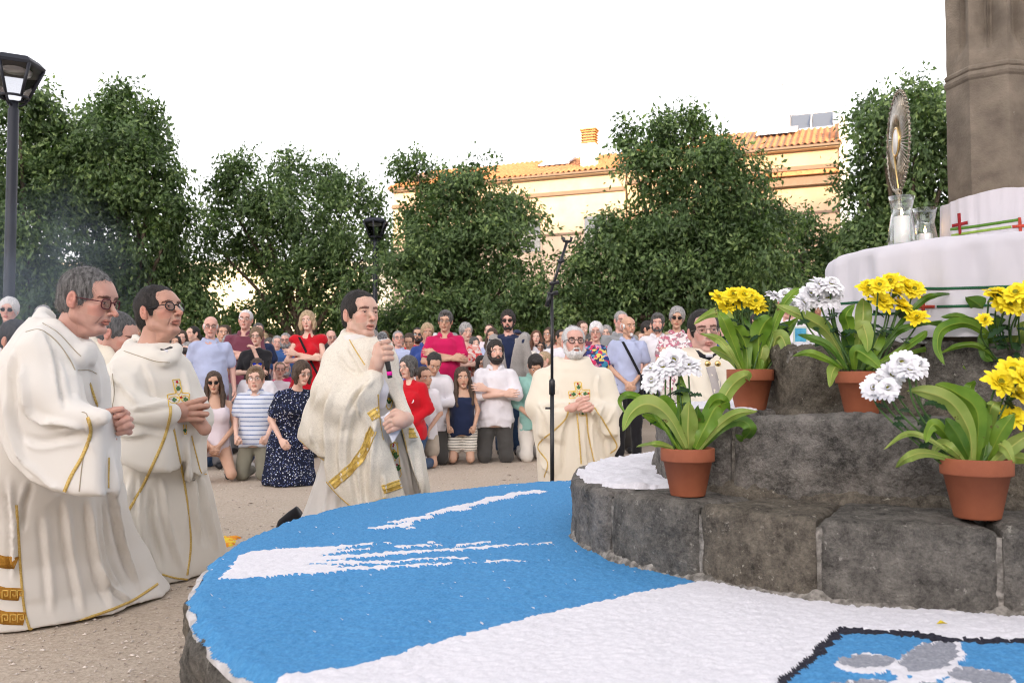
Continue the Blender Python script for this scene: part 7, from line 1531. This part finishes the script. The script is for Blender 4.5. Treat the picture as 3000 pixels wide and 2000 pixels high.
# ---- third priest, speaking -------------------------------------------
Y3 = 4.55; e3 = empty('person', (atY(828, 869, Y3).x, Y3, 0), 'young dark-haired priest in brocade cope with gold bands, kneeling and speaking into a microphone', 'person', 'kneeling priests')
R3 = rotm(.74, .05, 0); c3 = np.array(atY(828, 723, Y3)); n3 = np.array(atY(822, 788, Y3+.02))
def hand3a(f):
    Y = Y3-.24
    pxchain(f, Y, [(866, 868, .03), (862, 850, .02), (866, 828, 0)], [15, 15, 15], .01); pxchain(f, Y, [(868, 838, 0), (874, 812, 0), (872, 796, .0)], [14, 15, 12], .01)
    for pts in ([(870, 792), (880, 786, -.02), (892, 784, -.012)], [(872, 803), (886, 798, -.026), (898, 798, -.010)], [(873, 815), (887, 811, -.026), (900, 811, -.010)], [(874, 826), (888, 823, -.024), (900, 823, -.008)]): finger(f, Y, pts, [8, 7.2, 6])
    finger(f, Y, [(862, 812, .01), (866, 796, .03), (880, 782, .035)], [8, 8, 6])
def hand3b(f):
    Y = Y3-.26
    pxchain(f, Y, [(934, 962, .04), (922, 964, .01), (912, 966, 0)], [17, 19, 16], .01)
    for pts in ([(914, 952), (900, 953, -.014), (888, 962, -.012)], [(912, 962), (896, 966, -.016), (884, 974, -.012)], [(912, 972), (898, 976, -.014), (888, 983, -.01)], [(914, 980), (902, 985, -.01), (893, 990, -.006)]): finger(f, Y, pts, [8, 7, 5.8])
    finger(f, Y, [(922, 950, .0), (908, 944, .012), (896, 950, .02)], [8, 7, 6])
priest_body(e3, SK['p3'], c3, R3, 1.04, n3, [(*hbox(Y3-.24, 825, 755, 925, 905, .13), hand3a), (*hbox(Y3-.26, 862, 920, 968, 1010, .13), hand3b)], mouth_open=.8, h=.0024)
hair_on(e3, 'short', HM['dark'], R3, c3, 1.04, 5000, .014)
c_in = [(775, 790, 860, .10, 4.56, 0), (830, 775, 885, .15, 4.56, 0), (900, 760, 905, .17, 4.58, 0), (1000, 745, 940, .19, 4.6, .1), (1060, 738, 950, .22, 4.64, .15), (1130, 715, 965, .26, 4.68, .2), (1190, 692, 978, .30, 4.7, .2), (1252, 680, 985, .32, 4.72, .2)]
fo3 = [([(760, 1060), (750, 1150), (730, 1230)], 9, .014), ([(900, 1000), (925, 1080), (940, 1150)], 8, .012), ([(915, 960), (940, 1040), (958, 1140)], 8, -.012), ([(780, 1100), (780, 1170), (770, 1230)], 8, -.012), ([(890, 990), (905, 1060), (912, 1140)], 7, -.010)]
alb3 = robe('alb', c_in, e3, alb_m, .0105, None, fo3, amp=.012, nf=10, fseed=5); bva3 = bvh_of(alb3)
def add3(f):
    for pts, r in (([(797, 762, .05), (790, 790, -.02), (800, 808, -.08), (830, 818, -.12)], 12), ([(792, 766, .03), (812, 800, -.10), (838, 830, -.14), (850, 870, -.16)], 10), ([(878, 778, -.02), (884, 800, -.06)], 9)): pxchain(f, Y3, pts, r, .02)
    pxchain(f, Y3-.1, [(780, 830, .05), (770, 900, .0), (800, 935, -.06), (845, 900, -.12), (862, 868, -.14)], [42, 46, 40, 26, 17], .05)
    pxchain(f, Y3-.1, [(860, 870, -.12), (862, 900, -.12), (862, 960, -.1), (860, 1060, -.08), (868, 1140, -.05)], [16, 20, 20, 22, 24], .04)
    pxchain(f, Y3-.1, [(890, 805, .1), (908, 880, .05), (928, 950, 0), (944, 1000, -.02)], [16, 14, 13, 12], .03)
r3_rows = [(762, 785, 815, .06, 4.56, 0), (780, 772, 890, .12, 4.56, 0), (805, 762, 893, .17, 4.56, 0), (850, 744, 905, .20, 4.56, 0), (900, 722, 920, .22, 4.56, 0), (950, 704, 936, .23, 4.56, 0), (1000, 688, 960, .25, 4.58, 0), (1050, 690, 972, .26, 4.6, 0), (1100, 692, 980, .27, 4.6, 0), (1172, 695, 986, .28, 4.62, 0)]
cut3 = [(700, 700), (660, 1000), (687, 1012), (747, 1060), (748, 1105), (760, 1122), (800, 1160), (815, 1176), (862, 1172), (892, 1160), (934, 1150), (925, 1118), (896, 1030), (878, 1000), (870, 940), (872, 905), (882, 882), (905, 925), (942, 1060), (968, 1140), (1000, 1140), (1000, 700)]
fo3b = [([(770, 880), (750, 960), (752, 1050), (755, 1110)], 10, .022), ([(735, 900), (720, 960), (715, 1020)], 9, .014), ([(858, 870), (835, 895), (822, 925), (828, 960)], 7, .020), ([(846, 880), (815, 915), (800, 950)], 8, -.014), ([(862, 950), (855, 1040), (850, 1140)], 9, .018), ([(815, 960), (805, 1060), (825, 1160)], 10, -.018), ([(790, 950), (780, 1040), (790, 1130)], 9, .016), ([(838, 1000), (832, 1090), (840, 1160)], 8, -.016), ([(880, 1090), (888, 1150)], 7, .012), ([(900, 800), (925, 870), (945, 930)], 8, .012), ([(720, 980), (735, 1020), (748, 1050)], 8, -.010), ([(775, 820), (800, 850), (830, 860)], 9, -.010), ([(795, 790), (820, 830), (838, 862)], 7, .012), ([(955, 1000), (965, 1080), (975, 1140)], 8, .012)]
cope = robe('cope', r3_rows, e3, brocade, .009, add3, fo3b, cut=cut3, amp=.006, nf=8, fseed=6); bv = bvh_of(cope)
for pts, w in [([(762, 1114), (790, 1090), (818, 1062), (840, 1028), (856, 985)], .050), ([(850, 958), (874, 941)], .052), ([(880, 1124), (928, 1108)], .046), ([(850, 1163), (888, 1150)], .042), ([(939, 994), (962, 994)], .052)]:
    rb_ = ribbon('gold_band', bv, pts, w, gband, e3, .003, step=5, smooth_n=5 if len(pts) > 2 else 0)
    for o_ in (-.42, .42, 0): 
        n_ = np.array(pts, float); d_ = n_[-1]-n_[0]; d_ = np.array((-d_[1], d_[0]))/np.linalg.norm(d_)*o_*w*FPX/Y3; ribbon('band_edge', bv, [tuple(q+d_) for q in n_], .004, gtrim, e3, .006, step=4, smooth_n=5 if len(pts) > 2 else 0)
for pts in ([(689, 1010), (715, 1035), (745, 1057)], [(750, 1106), (775, 1135), (812, 1168)], [(878, 885), (903, 928), (925, 990), (940, 1056)], [(797, 770), (815, 802), (838, 838)], [(868, 905), (872, 960), (880, 1010)]): ribbon('gold_trim', bv, pts, .006, gtrim, e3)
for cx, cy in ((893, 918), (905, 1036)):
    for bb in (bva3,): 
        embroider(bb, e3, [(cx+8*math.cos(t)+(cy-918)*.0, cy+22*math.sin(t)) for t in np.linspace(0, 6.283, 15)], .004, emy); motif(bb, e3, cx, cy+8, -1.5, 12); motif(bb, e3, cx, cy-4, 1.5, 9, emy); dot(bb, e3, cx, cy-16)
embroider(bva3, e3, [(896, 1020), (912, 1015), (922, 1090), (914, 1100), (896, 1020)], .003, emy); motif(bva3, e3, 909, 1052, -1.4, 13); motif(bva3, e3, 914, 1080, -1.4, 13); dot(bva3, e3, 904, 1024); dot(bva3, e3, 912, 1066)
V = [tuple(np.array(atY(x, y, Y3-.18-d))-np.array(e3.location)) for x, y, d in [(860, 868, 0), (884, 885, .02), (890, 905, .02), (872, 918, 0)]]
MB().tube([tuple(np.array(atY(x, y, Y3+d))-np.array(e3.location)) for x, y, d in [(812, 792, -.02), (826, 808, -.09), (850, 816, -.11), (870, 808, -.08), (876, 795, -.04)]], .013, 8).build('alb_collar', alb_m, e3)
MB().tube([tuple(np.array(atY(x, y, Y3+d))-np.array(e3.location)) for x, y, d in [(812, 782, -.02), (828, 798, -.075), (850, 806, -.09), (870, 797, -.06)]], .010, 8).build('black_collar', black_c, e3)
f = Fld(*hbox(Y3-.2, 835, 845, 905, 950, .12), .006); pxchain(f, Y3-.2, [(868, 872, -.02), (872, 895, 0), (870, 925, .03)], [16, 19, 17], .02); V, Q = f.mesh(); mesh_obj('shirt_cuff', V-np.array(e3.location), Q, CL['white'], e3)
MB().tube([tuple(np.array(atY(x, y, Y3+.35+d))-np.array(e3.location)) for x, y, d in [(690, 1180, 0), (672, 1190, 0), (650, 1206, 0), (640, 1215, .02)]], [.05, .045, .04, .02], 10).build('shoe', black_c, e3)
# microphone and paper are things of their own
mic = empty('microphone', tuple(atY(884, 800, Y3-.25)), 'black handheld microphone with silver mesh head and pink ring', 'microphone')
mo = np.array(mic.location); mp = lambda x, y: tuple(np.array(atY(x, y, Y3-.25))-mo)
MB().tube([mp(880, 783), mp(884, 800), mp(893, 848), mp(894, 853)], [.017, .0155, .0125, .0125], 16).build('handle', blk, mic)
MB().tube([mp(894, 853), mp(895, 862)], .0135, 16).build('ring', mat('pink_ring', (.75, .015, .32), rough=.5), mic); MB().tube([mp(895, 862), mp(896, 868)], .0125, 16).build('end_cap', blk, mic)
gm = mat('mic_mesh', (.10, .10, .105), (.42, .42, .43), scale=380, rough=.4, metal=.8, bump=1, bscale=500, lo=.45, hi=.55)
f = Fld(np.array(mp(866, 788))-.02, np.array(mp(892, 758))+.02, .003); f.ell(mp(878, 773), (.0255, .0255, .0262), .001); V, Q = f.mesh(); mesh_obj('grille', V, Q, gm, mic); MB().tube([mp(879, 779), mp(879.6, 783)], .022, 16).build('grille_band', alum, mic)
pa = empty('paper_sheet', tuple(atY(890, 975, Y3-.24)), 'folded white sheet with printed lines held in the speaking priest’s lower hand', 'paper')
po = np.array(pa.location); pp = lambda x, y, d=0: tuple(np.array(atY(x, y, Y3-.245+d))-po)
def sheet4(a, b_, c, d, n=8, bend=.01):
    a, b_, c, d = [np.array(q) for q in (a, b_, c, d)]; V = []
    for i in range(n):
        for j in range(n):
            u, v = i/(n-1), j/(n-1); V.append((a*(1-u)+b_*u)*(1-v)+(d*(1-u)+c*u)*v+np.array((0, -bend*math.sin(math.pi*u)*math.sin(math.pi*v), 0)))
    I = np.arange(n*n).reshape(n, n); return V, np.stack([I[:-1, :-1], I[1:, :-1], I[1:, 1:], I[:-1, 1:]], -1).reshape(-1, 4)
papm = mat('paper', (.74, .75, .82), rough=.8)
MB().add(*sheet4(pp(874, 956), pp(902, 952, .01), pp(922, 985, .03), pp(902, 1017))).build('sheet', papm, pa); MB().add(*sheet4(pp(878, 958, -.008), pp(894, 944, -.008), pp(902, 954, -.006), pp(886, 972, -.006))).build('folded_leaf', papm, pa)
for k_ in range(7):
    t = k_/7+.08; a = np.array(pp(879, 959, -.010))*(1-t)+np.array(pp(886, 970, -.008))*t; b_ = np.array(pp(893, 946, -.010))*(1-t)+np.array(pp(900, 955, -.008))*t; dz_ = np.array((0, 0, .0012)); MB().add([a+(b_-a)*.05-dz_, b_-(b_-a)*.08-dz_, b_-(b_-a)*.08+dz_, a+(b_-a)*.05+dz_], [(0, 1, 2, 3)]).build('print_line', CL['navy'], pa, smooth=False)

# ---- fourth priest, white beard ---------------------------------------
Y4 = 6.9; e4 = empty('person', (atY(1318, 869, Y4).x, Y4, 0), 'white-bearded priest with black glasses kneeling in cream chasuble behind the microphone stand', 'person', 'kneeling priests')
R4 = rotm(.12, .12, 0); c4_ = np.array(atY(1318, 788, Y4)); n4 = np.array(atY(1316, 840, Y4+.02))
def hands4(f):
    Y = Y4-.27
    pxchain(f, Y, [(1304, 940, .03), (1314, 936, .01), (1326, 930, 0)], [9, 10, 9], .01); pxchain(f, Y+.02, [(1368, 942, .03), (1358, 938, .01), (1348, 932, 0)], [9, 10, 8], .01)
    for pts in ([(1326, 920), (1338, 913, -.01), (1351, 910, -.005)], [(1328, 926), (1340, 919, -.012), (1352, 916, -.006)], [(1330, 933), (1342, 927, -.012), (1353, 925, -.006)], [(1330, 940), (1341, 936, -.012), (1351, 937, -.006)]): finger(f, Y-.01, pts, [4.6, 4.2, 3.6])
    for pts in ([(1356, 928), (1346, 934, -.02), (1336, 938, -.02)], [(1358, 936), (1348, 942, -.016), (1340, 944, -.016)]): finger(f, Y-.01, pts, [4.4, 4, 3.6])
priest_body(e4, SK['pink'], c4_, R4, 1.10, n4, [(*hbox(Y4-.27, 1280, 890, 1392, 970, .13), hands4)], h=.0032)
hair_on(e4, 'short', HM['white'], R4, c4_, 1.10, 3500, .02); V, Q = beard('white', .0045); mesh_obj('beard', (V*1.1)@R4.T+c4_-np.array(e4.location), Q, HM['white'], e4); glasses('g', R4, c4_-np.array(e4.location), 1.1, e4, th=.0026)
def add4(f):
    cc = atY(1313, 836, Y4); ringd(f, (cc.x, cc.y+.01, cc.z+.02), .115, .10, .026, 0, .02, front=.035); ringd(f, (cc.x, cc.y+.01, cc.z-.02), .135, .12, .022, 0, .02, front=.03)
    for pts, rs in (([(1250, 870, .05), (1240, 930, 0), (1275, 955, -.14), (1308, 940, -.22)], [26, 28, 22, 13]), ([(1385, 870, .05), (1400, 930, 0), (1385, 955, -.14), (1365, 942, -.22)], [26, 26, 20, 13])): pxchain(f, Y4, pts, rs, .05)
    for poly in ([(1236, 940), (1308, 925), (1302, 960), (1290, 1010), (1260, 1012), (1234, 1000)], [(1418, 930), (1362, 925), (1372, 960), (1388, 1000), (1400, 1002), (1420, 1000)]):
        P = [atY(x, y, Y4-.14) for x, y in poly]; f.slab([(p.x, p.z) for p in P], Y4-.13, .07, .04, .05)
    P = [atY(x, y, Y4+.05) for x, y in [(1390, 960), (1418, 980), (1421, 1020), (1402, 1045), (1380, 1020)]]; f.slab([(p.x, p.z) for p in P], Y4+.02, .07, .03, .04)
r4_rows = [(826, 1284, 1346, .10, 6.92, 0), (845, 1262, 1366, .15, 6.92, 0), (870, 1245, 1388, .18, 6.92, 0), (900, 1233, 1406, .20, 6.92, 0), (930, 1228, 1416, .21, 6.92, 0), (980, 1230, 1418, .22, 6.92, 0), (1020, 1234, 1412, .23, 6.94, 0), (1060, 1236, 1402, .24, 6.96, 0), (1100, 1240, 1410, .26, 7.0, 0), (1130, 1244, 1415, .27, 7.0, 0)]
fo4 = [([(1235, 925), (1255, 960), (1262, 1005)], 6, .020), ([(1240, 935), (1275, 930), (1305, 928)], 5, .016), ([(1262, 860), (1280, 890), (1290, 925)], 6, .012), ([(1390, 925), (1375, 950), (1385, 990), (1400, 1000)], 5, .022), ([(1365, 945), (1372, 985), (1385, 1005)], 4, -.018), ([(1375, 860), (1370, 890), (1378, 915)], 6, .012), ([(1356, 960), (1360, 1020), (1370, 1080)], 5, .022), ([(1308, 950), (1295, 1010), (1290, 1090)], 6, -.02), ([(1325, 950), (1330, 1020), (1336, 1090)], 5, .014), ([(1346, 960), (1350, 1040), (1358, 1090)], 5, -.018), ([(1250, 1015), (1245, 1060), (1262, 1085)], 5, .02), ([(1275, 1020), (1272, 1100)], 6, .014), ([(1392, 1005), (1400, 1060)], 6, .016), ([(1410, 940), (1400, 960), (1390, 975)], 5, .014)]
rb4 = robe('robe', r4_rows, e4, robe4, .014, add4, fo4, amp=.014, nf=9, fseed=8); bv = bvh_of(rb4)
for pts, w in [([(1325, 950), (1330, 1000), (1335, 1065)], .012), ([(1347, 950), (1352, 1000), (1365, 1060)], .012), ([(1308, 925), (1300, 960), (1270, 990), (1245, 1010), (1236, 1030), (1258, 1062), (1250, 1095)], .012), ([(1365, 935), (1385, 965), (1402, 995), (1417, 1025), (1400, 1042)], .012)]: ribbon('gold_trim', bv, pts, w, gtrim, e4, step=4)
embroider(bv, e4, [(1319, 878), (1335, 877.5), (1337, 895), (1354.5, 894.5), (1354.5, 912), (1340, 914)], .007, emy); embroider(bv, e4, [(1319, 878), (1322.7, 897.5), (1305.7, 899), (1308, 915), (1322, 913)], .007, emy)
for q in ((1329, 893, -1.55), (1322, 905, 3.14), (1340, 904, 0.)): motif(bv, e4, q[0], q[1], q[2], 9, sc_=1.2)
for (cx, cy, a_, b_) in ((1329, 890, 5, 9), (1319, 905, 9, 5.5), (1342, 904, 9, 5.5)): embroider(bv, e4, [(cx+a_*math.cos(t), cy+b_*math.sin(t)) for t in np.linspace(0, 6.283, 13)], .005, emy)
for a in range(6): embroider(bv, e4, [(1331, 904), (1331+6*math.cos(a*1.05+.5), 904+6*math.sin(a*1.05+.5))], .006, emy)
for q in ((1327, 881), (1310, 907), (1352, 903), (1331, 904)): dot(bv, e4, *q, .008)
embroider(bv, e4, [(1331, 948), (1331, 954), (1346, 954), (1346, 948)], .006, emy); motif(bv, e4, 1338, 952, -1.5, 5)

# ---- fifth priest, in the cope with gilt clasp ------------------------
Y5 = 5.1; e5 = empty('person', (atY(1617, 869, Y5).x, Y5, 0), 'dark-haired priest with glasses and gilt cope clasp kneeling behind the second flower pot', 'person', 'kneeling priests')
R5 = rotm(.02, .03, -.06); c5 = np.array(atY(1617, 763, Y5)); n5_ = np.array(atY(1622, 815, Y5+.02))
priest_body(e5, SK['pink'], c5, R5, 1.08, n5_, [], h=.0032); hair_on(e5, 'short', HM['dark'], R5, c5, 1.08, 4000, .016); glasses('wire', R5, c5-np.array(e5.location), 1.08, e5, th=.0018)
def add5(f):
    cc = atY(1622, 818, Y5); ringd(f, (cc.x, cc.y+.02, cc.z+.02), .125, .11, .024, 0, .02, front=.05)
    pxchain(f, Y5, [(1585, 850, -.02), (1578, 900, -.08), (1600, 935, -.16)], [26, 28, 20], .05); pxchain(f, Y5, [(1680, 850, -.02), (1700, 900, -.08)], [24, 28], .05)
rb5 = robe('robe', [(800, 1585, 1662, .09, 5.12, 0), (818, 1575, 1675, .14, 5.12, 0), (845, 1565, 1694, .19, 5.12, 0), (885, 1560, 1712, .22, 5.12, 0), (950, 1558, 1720, .24, 5.12, 0), (1060, 1558, 1720, .26, 5.14, 0), (1220, 1556, 1726, .28, 5.15, 0)], e5, robe4, .013, add5, [([(1580, 860), (1590, 900), (1615, 935)], 7, .018), ([(1600, 900), (1620, 925), (1650, 935)], 6, .018), ([(1650, 850), (1662, 890), (1660, 930)], 6, -.014), ([(1634, 850), (1640, 900), (1650, 930)], 5, .012)], amp=.012, nf=9, fseed=11)
bv = bvh_of(rb5); ribbon('stole', bv, [(1632, 842), (1642, 880), (1652, 920), (1656, 950)], .05, cloth('stole_grey', (.42, .38, .36)), e5, .004, smooth_n=0)
for x in (1625, 1648):
    h_ = castpx(bv, x, 835); p = h_[0] if h_[0] else atY(x, 838, Y5-.2); f = Fld(np.array(p)-.04, np.array(p)+.04, .004); f.ell(np.array(p)+np.array((0, -.008, 0)), (.018, .010, .018), .002); V, Q = f.mesh(); mesh_obj('clasp', V-np.array(e5.location), Q, gold, e5)
MB().tube([tuple(np.array(atY(x, y, Y5+d))-np.array(e5.location)) for x, y, d in [(1600, 806, -.03), (1612, 818, -.10), (1628, 824, -.125), (1645, 816, -.10), (1652, 806, -.03)]], .016, 8).build('black_collar', black_c, e5)
MB().tube([tuple(np.array(atY(x, y, Y5+d))-np.array(e5.location)) for x, y, d in [(1622, 817, -.135), (1636, 817, -.13)]], .010, 8).build('clerical_collar', CL['white'], e5)

# ---- sixth priest, bowed, between the first two ------------------------
Y6 = 4.75; e6 = empty('person', (atY(250, 869, Y6).x, Y6, 0), 'balding priest bowing his head in a cream alb, half hidden between the first two priests', 'person', 'kneeling priests')
R6 = rotm(1.5, -.45, 0); c6 = np.array(atY(270, 768, Y6)); n6 = np.array(atY(240, 828, Y6+.03))
priest_body(e6, SK['p1'], c6, R6, .98, n6, [], h=.0032); hair_on(e6, 'receding', HM['salt'], R6, c6, .98, 3000, .012)
def add6(f): pxchain(f, Y6, [(218, 780, .06), (222, 810, -.02), (245, 838, -.10), (275, 845, -.12)], 14, .02); pxchain(f, Y6, [(232, 785, .02), (245, 805, -.05), (262, 830, -.11)], 7, .01)
robe('robe', [(785, 210, 262, .08, 4.8, 0), (815, 200, 285, .13, 4.8, 0), (850, 192, 318, .18, 4.8, 0), (900, 188, 330, .2, 4.8, 0), (1000, 190, 335, .22, 4.8, 0), (1250, 190, 345, .28, 4.8, 0)], e6, robe4, .013, add6, [([(215, 830), (250, 850), (280, 850)], 6, .012)], amp=.01, fseed=13)

# ------------------------------------------------------------------ incense smoke drifting behind the first priest
m = bpy.data.materials.new('incense_smoke'); m.use_nodes = True; nt = m.node_tree; nt.nodes.remove(nt.nodes['Principled BSDF']); L = nt.links
pv = N(nt, 'ShaderNodeVolumePrincipled'); pv.inputs['Color'].default_value = (.62, .74, .92, 1); pv.inputs['Anisotropy'].default_value = .2
tc = N(nt, 'ShaderNodeTexCoord'); n = N(nt, 'ShaderNodeTexNoise', Scale=2.6, Detail=3, Distortion=.6); L.new(tc.outputs['Object'], n.inputs['Vector'])
ln_ = N(nt, 'ShaderNodeVectorMath', operation='LENGTH'); L.new(tc.outputs['Object'], ln_.inputs[0])
r1 = N(nt, 'ShaderNodeMapRange'); r1.inputs[1].default_value = .55; r1.inputs[2].default_value = .10; r1.inputs[3].default_value = 0; r1.inputs[4].default_value = 1; L.new(ln_.outputs['Value'], r1.inputs[0])
r2 = N(nt, 'ShaderNodeMapRange'); r2.inputs[1].default_value = .38; r2.inputs[2].default_value = .72; r2.inputs[3].default_value = 0; r2.inputs[4].default_value = .75; L.new(n.outputs[0], r2.inputs[0])
mu = N(nt, 'ShaderNodeMath', operation='MULTIPLY'); L.new(r1.outputs[0], mu.inputs[0]); L.new(r2.outputs[0], mu.inputs[1]); L.new(mu.outputs[0], pv.inputs['Density']); L.new(pv.outputs[0], nt.nodes['Material Output'].inputs['Volume'])
f = Fld((-.6, -.6, -.6), (.6, .6, .6), .08); f.ell((0, 0, 0), (.58, .58, .58)); V, Q = f.mesh(); so = mesh_obj('incense_smoke', V, Q, m); so.location = atY(110, 650, 4.1); so.scale = (.9, .9, 1.0)
tag(so, 'faint bluish incense smoke drifting behind the first priest', kind='stuff')
